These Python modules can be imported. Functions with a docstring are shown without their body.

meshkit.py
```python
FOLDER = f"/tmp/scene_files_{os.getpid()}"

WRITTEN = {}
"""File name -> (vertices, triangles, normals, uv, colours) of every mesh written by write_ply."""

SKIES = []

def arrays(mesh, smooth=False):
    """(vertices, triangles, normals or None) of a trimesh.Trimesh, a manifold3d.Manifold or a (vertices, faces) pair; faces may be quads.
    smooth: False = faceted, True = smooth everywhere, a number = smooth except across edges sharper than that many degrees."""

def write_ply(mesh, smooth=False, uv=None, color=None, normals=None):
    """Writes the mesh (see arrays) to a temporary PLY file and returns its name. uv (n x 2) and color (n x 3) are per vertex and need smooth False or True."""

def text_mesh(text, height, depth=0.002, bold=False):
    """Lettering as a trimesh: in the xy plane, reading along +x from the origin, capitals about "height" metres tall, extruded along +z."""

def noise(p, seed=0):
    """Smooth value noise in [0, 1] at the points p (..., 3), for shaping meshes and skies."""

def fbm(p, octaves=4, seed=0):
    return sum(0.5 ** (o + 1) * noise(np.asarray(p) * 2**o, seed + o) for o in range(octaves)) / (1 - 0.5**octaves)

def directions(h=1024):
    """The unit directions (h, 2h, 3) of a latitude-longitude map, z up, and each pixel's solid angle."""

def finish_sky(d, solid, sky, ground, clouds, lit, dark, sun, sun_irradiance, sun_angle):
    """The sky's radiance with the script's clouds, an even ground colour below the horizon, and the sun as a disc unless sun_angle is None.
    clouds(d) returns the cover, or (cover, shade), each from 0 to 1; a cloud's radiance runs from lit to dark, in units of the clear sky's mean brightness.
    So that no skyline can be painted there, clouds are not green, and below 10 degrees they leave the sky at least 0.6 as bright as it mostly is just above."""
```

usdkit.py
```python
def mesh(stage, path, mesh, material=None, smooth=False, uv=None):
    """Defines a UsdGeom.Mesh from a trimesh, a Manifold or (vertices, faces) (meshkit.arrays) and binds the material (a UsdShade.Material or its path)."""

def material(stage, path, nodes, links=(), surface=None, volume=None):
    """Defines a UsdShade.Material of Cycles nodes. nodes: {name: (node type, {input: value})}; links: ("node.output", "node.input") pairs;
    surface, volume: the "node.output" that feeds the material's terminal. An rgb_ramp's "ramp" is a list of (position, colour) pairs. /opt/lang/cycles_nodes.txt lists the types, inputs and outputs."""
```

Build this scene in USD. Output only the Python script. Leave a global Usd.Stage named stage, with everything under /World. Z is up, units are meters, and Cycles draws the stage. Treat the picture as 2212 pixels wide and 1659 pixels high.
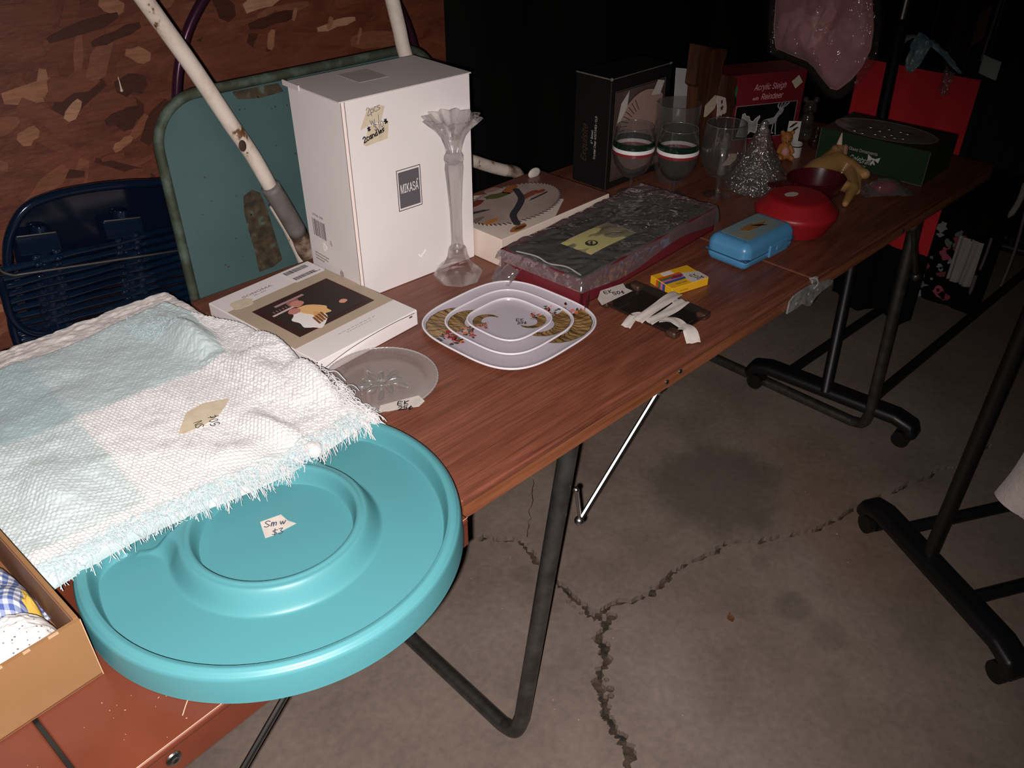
import math, random
import numpy as np, trimesh, usdkit, meshkit
import manifold3d as m3
from shapely.geometry import Polygon, LineString, box as sbox, Point
from shapely.ops import unary_union
from shapely import affinity
from pxr import Gf, Sdf, Usd, UsdGeom, UsdLux, UsdShade

stage = Usd.Stage.CreateInMemory()
UsdGeom.SetStageUpAxis(stage, UsdGeom.Tokens.z)
UsdGeom.SetStageMetersPerUnit(stage, 1.0)
UsdGeom.Xform.Define(stage, '/World')
UsdGeom.Scope.Define(stage, '/World/Looks')

# ------------------------------------------------------------- camera, phone flash, exposure
EYE = np.array([-0.532171, -0.641936, 1.497])
RIGHT = np.array([0.71651696, -0.69756967, 0.0])
FWD = np.array([0.57572909, 0.59136697, -0.56464247])
UP = np.array([0.39387746, 0.40457591, 0.82533561])
EXPOSURE = 0.0
cam = UsdGeom.Camera.Define(stage, '/World/camera')
cam.CreateHorizontalApertureAttr(36.0)
cam.CreateVerticalApertureAttr(27.0)
cam.CreateFocalLengthAttr(29.587)
cam.CreateClippingRangeAttr(Gf.Vec2f(0.02, 60.0))
cam.CreateExposureAttr(EXPOSURE)
cam.AddTransformOp().Set(Gf.Matrix4d(*RIGHT, 0, *UP, 0, *(-FWD), 0, *EYE, 1))
# the phone's flash, a few centimetres below and left of its lens; its beam is brightest a little below the picture's centre
fl = UsdLux.SphereLight.Define(stage, '/World/phone_flash')
fl.CreateRadiusAttr(0.005)
fl.CreateIntensityAttr(FLASH_POWER := 126000.0)
fl.CreateColorAttr(Gf.Vec3f(1.0, 0.94, 0.92))
fpos = EYE - 0.016 * RIGHT - 0.014 * UP - 0.004 * FWD
fdir = FWD - 0.22 * RIGHT - 0.22 * UP
fdir /= np.linalg.norm(fdir)
fx = np.cross(fdir, UP); fx /= np.linalg.norm(fx)
fy = np.cross(fx, fdir)
fl.AddTransformOp().Set(Gf.Matrix4d(*fx, 0, *fy, 0, *(-fdir), 0, *fpos, 1))
sh = UsdLux.ShapingAPI.Apply(fl.GetPrim())
sh.CreateShapingConeAngleAttr(56.0)
sh.CreateShapingConeSoftnessAttr(1.0)
dome = UsdLux.DomeLight.Define(stage, '/World/night_air')
dome.CreateIntensityAttr(0.002)
dome.CreateColorAttr(Gf.Vec3f(1.0, 0.85, 0.7))

# ------------------------------------------------------------- helpers: objects
PI = math.pi
rng = np.random.default_rng(7)
used, tform = {}, {}

def numbered(parent, name):
    k = (parent, name); n = used.get(k, 0); used[k] = n + 1
    return name if n == 0 else f'{name}_{n:03d}'

def tag(p, label=None, cat=None, group=None, kind=None):
    p = p.GetPrim() if hasattr(p, 'GetPrim') else p
    for k, v in (('label', label), ('category', cat), ('group', group), ('kind', kind)):
        if v: p.SetCustomDataByKey(k, v)
    return p

def thing(name, label, cat, loc=(0, 0, 0), rz=0.0, group=None):
    path = '/World/' + numbered('/World', name)
    x = UsdGeom.Xform.Define(stage, path)
    x.AddTranslateOp().Set(Gf.Vec3d(*map(float, loc))); x.AddRotateZOp().Set(math.degrees(rz))
    c, s = math.cos(rz), math.sin(rz)
    m = np.eye(4); m[:3, :3] = [[c, -s, 0], [s, c, 0], [0, 0, 1]]; m[:3, 3] = loc
    tform[path] = np.linalg.inv(m)
    tag(x, label, cat, group)
    return path

def part(parent, name, mesh, mat, smooth=30, world=True, label=None, kind=None):
    """one Mesh prim under parent; the mesh is given in world coordinates unless world is False"""
    path = parent + '/' + numbered(parent, name)
    top = '/'.join(parent.split('/')[:3])
    v, f, n = meshkit.arrays(mesh, smooth)
    if world and top in tform:
        m = tform[top]
        v = v @ m[:3, :3].T + m[:3, 3]
        if n is not None: n = n @ m[:3, :3].T
    mm = usdkit.mesh(stage, path, (v, f), mat)
    if n is not None:
        mm.CreateNormalsAttr([Gf.Vec3f(*map(float, q)) for q in n]); mm.SetNormalsInterpolation('vertex')
    if label or kind: tag(mm, label, None, None, kind)
    return path

def single(name, mesh, mat, label, cat, smooth=30, group=None, kind=None):
    p = part('/World', name, mesh, mat, smooth)
    tag(stage.GetPrimAtPath(p), label, cat, group, kind)
    return p

def structure(name, mesh, mat, smooth=False):
    p = part('/World', name, mesh, mat, smooth)
    tag(stage.GetPrimAtPath(p), kind='structure')
    return p

def dup(src, loc, rz, label, group=None):
    was = stage.GetPrimAtPath(src).GetCustomData()
    name = src.split('/')[-1]
    p = thing(name, label, was['category'], loc, rz, group or was.get('group'))
    pr = stage.GetPrimAtPath(p)
    pr.GetReferences().AddInternalReference(src); pr.SetInstanceable(True)
    return p

# ------------------------------------------------------------- helpers: shapes
def cat(*ms):
    out = []
    for m in ms:
        if isinstance(m, (list,)): out += m
        else: out.append(m)
    return trimesh.util.concatenate([tm(m) for m in out])

def tm(m):
    if isinstance(m, trimesh.Trimesh): return m
    if hasattr(m, 'to_mesh'):
        q = m.to_mesh(); return trimesh.Trimesh(q.vert_properties[:, :3], q.tri_verts, process=False)
    v, f = m
    f = np.asarray(f)
    if f.shape[1] == 4: f = np.vstack([f[:, [0, 1, 2]], f[:, [0, 2, 3]]])
    return trimesh.Trimesh(v, f, process=False)

def bx(x0, x1, y0, y1, z0, z1):
    return trimesh.creation.box(extents=(x1 - x0, y1 - y0, z1 - z0), transform=trimesh.transformations.translation_matrix(((x0 + x1) / 2, (y0 + y1) / 2, (z0 + z1) / 2)))

def move(m, t=(0, 0, 0), rz=0.0, rx=0.0, ry=0.0, s=1.0):
    m = tm(m).copy()
    if np.ndim(s) or s != 1.0: m.apply_transform(np.diag([*np.broadcast_to(s, 3), 1.0]))
    for a, ax in ((rx, (1, 0, 0)), (ry, (0, 1, 0)), (rz, (0, 0, 1))):
        if a: m.apply_transform(trimesh.transformations.rotation_matrix(a, ax))
    m.apply_translation(t)
    return m

def rbox(dx, dy, dz, r, seg=12):
    """rounded box centred on x, y and standing on z = 0"""
    s = [m3.Manifold.sphere(r, seg).translate((a * (dx / 2 - r), b * (dy / 2 - r), c)) for a in (-1, 1) for b in (-1, 1) for c in (r, dz - r)]
    return tm(m3.Manifold.batch_hull(s))

def hull(spheres, seg=16):
    return m3.Manifold.batch_hull([m3.Manifold.sphere(r, seg).translate(tuple(map(float, p))) for p, r in spheres])

def crv(pts, k=8):
    p = np.asarray(pts, float); n = len(p)
    q = np.vstack([2 * p[0] - p[1], p, 2 * p[-1] - p[-2]]); out = []
    for i in range(n - 1):
        a, b, c, d = q[i:i + 4]
        for t in np.linspace(0, 1, k, endpoint=False):
            out.append(0.5 * (2 * b + (c - a) * t + (2 * a - 5 * b + 4 * c - d) * t * t + (3 * b - a - 3 * c + d) * t ** 3))
    out.append(p[-1])
    return np.array(out)

def tube(pts, r, n=12, closed=False):
    p = np.asarray(pts, float); k = len(p)
    r = np.broadcast_to(r, k)
    t = np.gradient(p, axis=0) if not closed else np.roll(p, -1, 0) - np.roll(p, 1, 0)
    t /= np.maximum(np.linalg.norm(t, axis=1, keepdims=True), 1e-12)
    a = np.array([0, 0, 1.0]) if abs(t[0][2]) < 0.9 else np.array([1.0, 0, 0])
    u = np.cross(t[0], a); u /= np.linalg.norm(u); rings = []
    ang = np.linspace(0, 2 * PI, n, endpoint=False)
    for i in range(k):
        u = u - t[i] * (u @ t[i]); u /= max(np.linalg.norm(u), 1e-12)
        w = np.cross(t[i], u)
        rings.append(p[i] + r[i] * (np.cos(ang)[:, None] * u + np.sin(ang)[:, None] * w))
    v = np.vstack(rings); f = []
    for i in range(k if closed else k - 1):
        j = (i + 1) % k
        for m in range(n):
            a0, a1, b0, b1 = i * n + m, i * n + (m + 1) % n, j * n + m, j * n + (m + 1) % n
            f += [(a0, a1, b1), (a0, b1, b0)]
    if not closed:
        v = np.vstack([v, p[0], p[-1]]); c0, c1 = k * n, k * n + 1
        for m in range(n):
            f += [(c0, (m + 1) % n, m), (c1, (k - 1) * n + m, (k - 1) * n + (m + 1) % n)]
    return trimesh.Trimesh(v, np.array(f), process=False)

def lathe(prof, n=48, radial=None):
    """closed or open profile of (r, z); radial(angle, r, z) may modulate r"""
    prof = np.asarray(prof, float); k = len(prof); a = np.linspace(0, 2 * PI, n, endpoint=False)
    v = np.zeros((k, n, 3))
    for i, (r, z) in enumerate(prof):
        rr = r if radial is None else radial(a, r, z)
        v[i, :, 0] = rr * np.cos(a); v[i, :, 1] = rr * np.sin(a); v[i, :, 2] = z
    i, j = np.meshgrid(np.arange(k - 1), np.arange(n), indexing='ij'); j2 = (j + 1) % n
    q = np.stack([i * n + j, i * n + j2, (i + 1) * n + j2, (i + 1) * n + j], -1).reshape(-1, 4)
    return tm((v.reshape(-1, 3), q))

def prism(poly, h, z=0.0):
    if not isinstance(poly, (Polygon,)) and not hasattr(poly, 'geoms'): poly = Polygon(poly)
    poly = poly.buffer(0)
    gs = [g for g in getattr(poly, 'geoms', [poly]) if g.area > 1e-10]
    m = trimesh.util.concatenate([trimesh.creation.extrude_polygon(g, h, engine='earcut') for g in gs])
    m.apply_translation((0, 0, z))
    return m

class Frame:
    """a plane in space: o + a*u + b*v + c*n"""
    def __init__(self, o, u, v):
        self.o = np.asarray(o, float); self.u = np.asarray(u, float) / np.linalg.norm(u); v = np.asarray(v, float)
        v = v - self.u * (v @ self.u); self.v = v / np.linalg.norm(v); self.n = np.cross(self.u, self.v)
    def put(self, m, at=(0, 0), rot=0.0, s=(1, 1), lift=0.0):
        m = tm(m).copy(); p = np.array(m.vertices)
        p[:, 0] *= s[0]; p[:, 1] *= s[1]; c, d = math.cos(rot), math.sin(rot)
        x, y = c * p[:, 0] - d * p[:, 1] + at[0], d * p[:, 0] + c * p[:, 1] + at[1]
        m.vertices = self.o + x[:, None] * self.u + y[:, None] * self.v + (p[:, 2] + lift)[:, None] * self.n
        return m
    def ab(self, p):
        p = np.asarray(p, float) - self.o
        return float(p @ self.u), float(p @ self.v)

def decal(poly, fr, lift=0.0002, t=0.0004, at=(0, 0), rot=0.0):
    return fr.put(prism(poly, t), at=at, rot=rot, lift=lift)

def rect(w, h, cx=0, cy=0): return sbox(cx - w / 2, cy - h / 2, cx + w / 2, cy + h / 2)

def torn(w, h, seed, amp=0.06, k=7):
    """a piece of masking tape torn off by hand"""
    g = np.random.default_rng(seed); yy = np.linspace(-h / 2, h / 2, k)
    l = [(-w / 2 + g.uniform(-amp, amp) * w, y) for y in yy]; r = [(w / 2 + g.uniform(-amp, amp) * w, y) for y in yy[::-1]]
    return Polygon(l + r).buffer(0)

def blob(w, h, seed, n=14, amp=0.2):
    g = np.random.default_rng(seed); a = np.linspace(0, 2 * PI, n, endpoint=False); r = 1 + g.uniform(-amp, amp, n)
    p = crv(np.vstack([np.c_[w / 2 * r * np.cos(a), h / 2 * r * np.sin(a)], [[w / 2 * r[0], 0]]]), 4)
    return Polygon(p).buffer(0)

GL = {'E': [[(1, 1), (0, 1), (0, 0), (1, 0)], [(0, .5), (.8, .5)]], 'K': [[(0, 1), (0, 0)], [(1, 1), (0, .45), (1, 0)]], 'S': [[(1, .9), (.5, 1), (.1, .8), (.5, .5), (.9, .25), (.5, 0), (0, .12)]],
      'N': [[(0, 0), (0, 1), (.9, 0), (.9, 1)]], 'J': [[(.9, 1), (.8, .2), (.4, 0), (.1, .2)]], '0': [[(.5, 1), (.05, .6), (.3, 0), (.8, .2), (.9, .75), (.5, 1)]], '1': [[(.3, 1), (.3, 0)]], '2': [[(0, .8), (.5, 1), (.9, .7), (0, 0), (1, .05)]],
      '3': [[(0, .95), (.8, 1), (.4, .55), (.9, .3), (.4, 0), (0, .1)]], '5': [[(.9, 1), (.2, 1), (.1, .55), (.7, .6), (.8, .2), (.4, 0), (0, .1)]], '$': [[(1, .85), (.4, .9), (.1, .7), (.9, .3), (.5, .1), (0, .15)], [(.5, 1.1), (.5, -.1)]],
      'c': [[(.9, .55), (.4, .65), (.1, .3), (.4, 0), (.9, .1)]], 'a': [[(.8, .6), (.2, .5), (.1, .1), (.6, .1), (.8, .6), (.8, 0)]], 'n': [[(.1, .6), (.1, 0)], [(.1, .45), (.5, .6), (.8, .4), (.8, 0)]], 'd': [[(.7, .5), (.2, .5), (.1, .05), (.7, .1)], [(.75, 1), (.75, 0)]],
      'l': [[(.4, 1), (.4, 0)]], 'e': [[(.1, .3), (.8, .35), (.5, .6), (.1, .3), (.4, 0), (.8, .1)]], 's': [[(.8, .55), (.3, .6), (.2, .4), (.7, .2), (.1, 0)]], 'm': [[(0, .6), (0, 0), (.1, .5), (.4, .55), (.45, 0), (.5, .5), (.9, .5), (.95, 0)]],
      'w': [[(0, .6), (.25, 0), (.5, .5), (.75, 0), (1, .6)]], 'i': [[(.4, .6), (.4, 0)]], 'r': [[(.2, .6), (.2, 0)], [(.2, .4), (.7, .6)]], 'g': [[(.8, .6), (.2, .5), (.2, .1), (.8, .2), (.8, .6), (.7, -.4), (.1, -.3)]], 'p': [[(.1, .6), (.1, -.4)], [(.1, .5), (.8, .5), (.7, .1), (.1, .1)]],
      't': [[(.4, 1), (.4, .1), (.8, 0)], [(.1, .65), (.8, .65)]], 'x': [[(.1, .6), (.8, 0)], [(.8, .6), (.1, 0)]], '*': [[(.1, .3), (.8, .7)], [(.1, .7), (.8, .3)], [(.45, .2), (.45, .85)]], '¢': [[(.9, .55), (.4, .65), (.1, .3), (.4, 0), (.9, .1)], [(.6, .9), (.3, -.2)]],
      'C': [[(1, .85), (.5, 1), (.1, .5), (.4, 0), (1, .15)]], 'b': [[(.1, 1), (.1, 0), (.7, .1), (.7, .5), (.1, .5)]]}

def script(text, h, w=None, adv=0.8, slant=0.0, jit=0.05, seed=3):
    """handwriting: pen strokes as a shapely shape, starting at the origin"""
    g = np.random.default_rng(seed); x = 0.0; out = []; w = w or h * 0.06
    for ch in text:
        for st in GL.get(ch, []):
            p = np.array(st, float) + g.uniform(-jit, jit, (len(st), 2))
            p = crv(p, 4) if len(p) > 2 else p
            p = np.c_[(p[:, 0] * 0.62 + slant * p[:, 1]) * h + x, p[:, 1] * h]
            out.append(LineString(p).buffer(w, 3))
        x += h * adv * (1.25 if ch in 'mwEKN' else 0.55 if ch in 'li1 ' else 1.0)
    return unary_union(out)

def text(t, h, bold=False, slant=0.0, sx=1.0, depth=0.0003):
    m = meshkit.text_mesh(t, h, depth, bold); v = np.array(m.vertices)
    v[:, 0] = v[:, 0] * sx + slant * v[:, 1]
    v[:, 0] -= (v[:, 0].min() + v[:, 0].max()) / 2
    m.vertices = v
    return m

def cloth(fn, nu, nv, thick=0.004):
    """a cloth of real thickness from fn(u, v) -> xyz"""
    u, v = np.meshgrid(np.linspace(0, 1, nu), np.linspace(0, 1, nv), indexing='ij')
    P = fn(u, v); du = np.gradient(P, axis=0); dv = np.gradient(P, axis=1)
    N = np.cross(du, dv); N /= np.maximum(np.linalg.norm(N, axis=-1, keepdims=True), 1e-12)
    A, B = P + N * thick / 2, P - N * thick / 2
    return shell(A, B)

def shell(A, B):
    nu, nv = A.shape[:2]; n = nu * nv; V = np.vstack([A.reshape(-1, 3), B.reshape(-1, 3)])
    idx = np.arange(n).reshape(nu, nv)
    q = np.stack([idx[:-1, :-1], idx[1:, :-1], idx[1:, 1:], idx[:-1, 1:]], -1).reshape(-1, 4)
    f = [q, q[:, ::-1] + n]
    rim = np.concatenate([idx[:, 0], idx[-1, 1:], idx[-2::-1, -1], idx[0, -2:0:-1]])
    nx = np.roll(rim, -1)
    f.append(np.stack([rim + n, nx + n, nx, rim], -1))
    return tm((V, np.vstack(f)))

# ------------------------------------------------------------- helpers: materials
def lin(r, g=None, b=None):
    c = np.array([r, g, b] if g is not None else r, float) / 255.0
    return tuple(np.where(c < 0.04045, c / 12.92, ((c + 0.055) / 1.055) ** 2.4))

def pm(name, c1, c2=None, scale=6.0, stretch=(1, 1, 1), detail=4.0, lo=0.35, hi=0.65, distortion=0.0, rot=(0, 0, 0), rough=0.5, metal=0.0, bump=None, ramp=None, tex='noise', **pr):
    """procedural principled material: noise (object space) between c1 and c2, optional bump = (scale, strength, distance[, stretch])"""
    nodes = {'tc': ('texture_coordinate', {}), 'p': ('principled_bsdf', {'roughness': rough, 'metallic': metal, **pr})}
    links = []
    if c2 is None and ramp is None: nodes['p'][1]['base_color'] = c1
    else:
        nodes['mp'] = ('mapping', {'scale': stretch, 'rotation': rot}); links += [('tc.object', 'mp.vector')]
        if tex == 'noise': nodes['n'] = ('noise_texture', {'scale': scale, 'detail': detail, 'roughness': 0.6, 'distortion': distortion})
        elif tex == 'wave': nodes['n'] = ('wave_texture', {'scale': scale, 'distortion': distortion, 'detail': detail, 'detail_scale': 1.5})
        elif tex == 'voronoi': nodes['n'] = ('voronoi_texture', {'scale': scale})
        links += [('mp.vector', 'n.vector')]
        nodes['r'] = ('rgb_ramp', {'ramp': ramp or [(lo, c1), (hi, c2)]})
        links += [(('n.distance' if tex == 'voronoi' else 'n.fac'), 'r.fac'), ('r.color', 'p.base_color')]
    if bump:
        nodes['bn'] = ('noise_texture', {'scale': bump[0], 'detail': 3.0}); nodes['b'] = ('bump', {'strength': bump[1], 'distance': bump[2]})
        if len(bump) > 3:
            nodes['bm'] = ('mapping', {'scale': bump[3]}); links += [('tc.object', 'bm.vector'), ('bm.vector', 'bn.vector')]
        else: links += [('tc.object', 'bn.vector')]
        links += [('bn.fac', 'b.height'), ('b.normal', 'p.normal')]
    return usdkit.material(stage, '/World/Looks/' + name, nodes, links, surface='p.BSDF')

def thin_glass(name, tint=(0.97, 0.97, 0.97), base=0.05, edge=1.0, rough=0.02, bump=None, milk=0.0, milk_color=(0.8, 0.8, 0.8)):
    """thin clear glass or plastic: see-through, with reflections that grow at grazing angles, and a little milkiness if asked"""
    nodes = {'t': ('transparent_bsdf', {'color': tint}), 'g': ('glossy_bsdf', {'color': (1, 1, 1), 'roughness': rough}), 'f': ('layer_weight', {'blend': 0.5}), 'pw': ('math', {'math_type': 'power', 'value2': 4.0}), 'mx': ('mix_closure', {}),
             'k': ('math', {'math_type': 'multiply_add', 'value2': edge, 'value3': base, 'use_clamp': True})}
    links = [('f.facing', 'pw.value1'), ('pw.value', 'k.value1'), ('k.value', 'mx.fac'), ('g.BSDF', 'mx.closure2')]
    if milk:
        nodes['d'] = ('diffuse_bsdf', {'color': milk_color}); nodes['m2'] = ('mix_closure', {'fac': milk})
        links += [('t.BSDF', 'm2.closure1'), ('d.BSDF', 'm2.closure2'), ('m2.closure', 'mx.closure1')]
    else: links += [('t.BSDF', 'mx.closure1')]
    if bump:
        nodes.update({'tc': ('texture_coordinate', {}), 'bn': ('noise_texture', {'scale': bump[0], 'detail': 2.0}), 'b': ('bump', {'strength': bump[1], 'distance': bump[2]})})
        links += [('tc.object', 'bn.vector'), ('bn.fac', 'b.height'), ('b.normal', 'g.normal')]
    return usdkit.material(stage, '/World/Looks/' + name, nodes, links, surface='mx.closure')

def crystal(name, clear=0.5, bump=None, rough=0.20):
    """heavy cut glass: bends a little of what lies behind it, lets light through and glints on its facets"""
    nodes = {'t': ('transparent_bsdf', {'color': (0.97, 0.96, 0.96)}), 'g': ('glass_bsdf', {'color': (1.0, 0.99, 0.99), 'roughness': 0.02, 'IOR': 1.45}), 'mx': ('mix_closure', {'fac': 1 - clear}),
             's': ('glossy_bsdf', {'color': (1, 1, 1), 'roughness': rough}), 'f': ('layer_weight', {'blend': 0.5}), 'pw': ('math', {'math_type': 'power', 'value2': 3.0}), 'k': ('math', {'math_type': 'multiply_add', 'value2': 0.7, 'value3': 0.045, 'use_clamp': True}), 'm2': ('mix_closure', {})}
    links = [('t.BSDF', 'mx.closure1'), ('g.BSDF', 'mx.closure2'), ('mx.closure', 'm2.closure1'), ('s.BSDF', 'm2.closure2'), ('f.facing', 'pw.value1'), ('pw.value', 'k.value1'), ('k.value', 'm2.fac')]
    if bump:
        nodes.update({'tc': ('texture_coordinate', {}), 'bn': ('voronoi_texture', {'scale': bump[0]}), 'b': ('bump', {'strength': bump[1], 'distance': bump[2]})})
        links += [('tc.object', 'bn.vector'), ('bn.distance', 'b.height'), ('b.normal', 'g.normal'), ('b.normal', 's.normal')]
    return usdkit.material(stage, '/World/Looks/' + name, nodes, links, surface='m2.closure')

_flat = {}
def flat(r, g, b, rough=0.6):
    """plain print, ink or paper of one sRGB colour"""
    k = (r, g, b, rough)
    if k not in _flat: _flat[k] = pm(f'ink_{r}_{g}_{b}_{int(rough * 100)}', lin(r, g, b), rough=rough)
    return _flat[k]

M = {}
M['tape'] = pm('masking_tape', (0.52, 0.425, 0.30), (0.60, 0.50, 0.365), scale=60, rough=0.75, bump=(350, 0.2, 0.0005))
M['tape_pale'] = pm('pale_masking_tape', (0.46, 0.405, 0.365), (0.54, 0.475, 0.43), scale=60, rough=0.75, bump=(350, 0.2, 0.0005))
M['ink'] = flat(14, 14, 18)
M['pencil'] = flat(70, 70, 82)
M['black_metal'] = pm('black_painted_metal', (0.006, 0.0058, 0.0055), rough=0.45, bump=(200, 0.1, 0.0003))
M['black_plastic'] = pm('black_plastic', (0.006, 0.006, 0.006), rough=0.42)
M['chrome'] = pm('dull_chrome', (0.40, 0.39, 0.38), rough=0.30, metal=1.0)
M['steel'] = pm('grey_steel', (0.16, 0.155, 0.15), (0.09, 0.085, 0.08), scale=25, rough=0.38, metal=0.85, bump=(120, 0.15, 0.0003))

# ============================================================= THE SETTING
WALL_Y = 1.25
# concrete floor with its cracks cut through the slab
def crack(pts, w0, w1, seed, amp=0.45):
    g = np.random.default_rng(seed); p = crv(pts, 14); n = len(p)
    t = np.gradient(p, axis=0); t /= np.linalg.norm(t, axis=1, keepdims=True); nrm = np.c_[-t[:, 1], t[:, 0]]
    w = np.linspace(w0, w1, n); s = np.arange(n) * 0.33
    j = np.array([meshkit.fbm(np.c_[s, s * 0, s * 0 + k], 3, seed + k) for k in range(3)])
    c = p + nrm * ((j[2] - 0.5) * 0.018)[:, None]
    a, b = w * (0.5 + (j[0] - 0.5) * 2.2 * amp + 0.05 * g.uniform(-1, 1, n)), w * (0.5 + (j[1] - 0.5) * 2.2 * amp + 0.1 * g.uniform(-1, 1, n))
    return Polygon(np.vstack([c + nrm * np.maximum(a, 0.0006)[:, None], (c - nrm * np.maximum(b, 0.0006)[:, None])[::-1]])).buffer(0)
CR = [crack([(0.3662, 0.5693), (0.434, 0.5167), (0.4836, 0.4773), (0.5215, 0.4337), (0.5252, 0.3969), (0.5071, 0.3394), (0.5042, 0.2905), (0.4948, 0.2298), (0.4846, 0.1634), (0.4849, 0.1262)], 0.014, 0.017, 1),
      crack([(0.4918, 0.1378), (0.5438, 0.1245), (0.6184, 0.09), (0.6889, 0.0904), (0.7562, 0.0864), (0.8358, 0.0619), (0.8987, 0.0509), (0.9741, -0.0069), (1.0618, -0.0585), (1.15, -0.0864), (1.2407, -0.1027), (1.3526, -0.1368), (1.4692, -0.1722), (1.5671, -0.2), (1.6136, -0.2315), (1.7593, -0.2446)], 0.014, 0.008, 2),
      crack([(0.4978, 0.1375), (0.4846, 0.1084), (0.4451, 0.085), (0.4174, 0.0442), (0.368, 0.0274), (0.3411, -0.0085), (0.3152, -0.043), (0.3014, -0.0727), (0.2945, -0.1078), (0.2569, -0.15), (0.2212, -0.1921)], 0.022, 0.017, 3),
      crack([(0.7245, 0.5661), (0.63, 0.4797), (0.5502, 0.417)], 0.0018, 0.0022, 4)]
chips = [Point(*p).buffer(r, 3) for p, r in zip([(0.5122, 0.1088), (0.4905, 0.1026), (0.4203, 0.0364), (0.3749, 0.008), (0.3634, -0.0119), (0.3521, -0.0238), (0.4717, 0.2041), (0.4708, 0.1862), (0.4672, 0.1618)], (0.013, 0.009, 0.007, 0.006, 0.009, 0.007, 0.006, 0.005, 0.005))]
cracks = unary_union(CR + chips).buffer(0)
slab = sbox(-2.4, -2.2, 4.4, 1.6).difference(cracks)
fnodes = {'tc': ('geometry', {}), 'n1': ('noise_texture', {'scale': 3.2, 'detail': 6.0, 'roughness': 0.65}), 'n2': ('noise_texture', {'scale': 60.0, 'detail': 4.0}), 'n3': ('noise_texture', {'scale': 1.3, 'detail': 3.0, 'distortion': 0.5}),
          'r1': ('rgb_ramp', {'ramp': [(0.30, (0.165, 0.125, 0.103)), (0.5, (0.225, 0.172, 0.142)), (0.72, (0.275, 0.216, 0.182))]}), 'r2': ('rgb_ramp', {'ramp': [(0.3, (0.86, 0.86, 0.86)), (0.7, (1.06, 1.05, 1.04))]}),
          'r3': ('rgb_ramp', {'ramp': [(0.56, (1, 1, 1)), (0.70, (0.93, 0.78, 0.66))]}),
          'm1': ('mix', {'mix_type': 'multiply', 'fac': 1.0}), 'm2': ('mix', {'mix_type': 'multiply', 'fac': 0.7}), 'p': ('principled_bsdf', {'roughness': 0.62, 'specular_ior_level': 0.3}), 'b': ('bump', {'strength': 0.25, 'distance': 0.002})}
flinks = [('tc.position', 'n1.vector'), ('tc.position', 'n2.vector'), ('tc.position', 'n3.vector'), ('n1.fac', 'r1.fac'), ('n2.fac', 'r2.fac'), ('n3.fac', 'r3.fac'), ('r1.color', 'm1.color1'), ('r2.color', 'm1.color2'), ('m1.color', 'm2.color1'), ('r3.color', 'm2.color2'), ('n2.fac', 'b.height'), ('b.normal', 'p.normal')]
last = 'm2.color'
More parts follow.
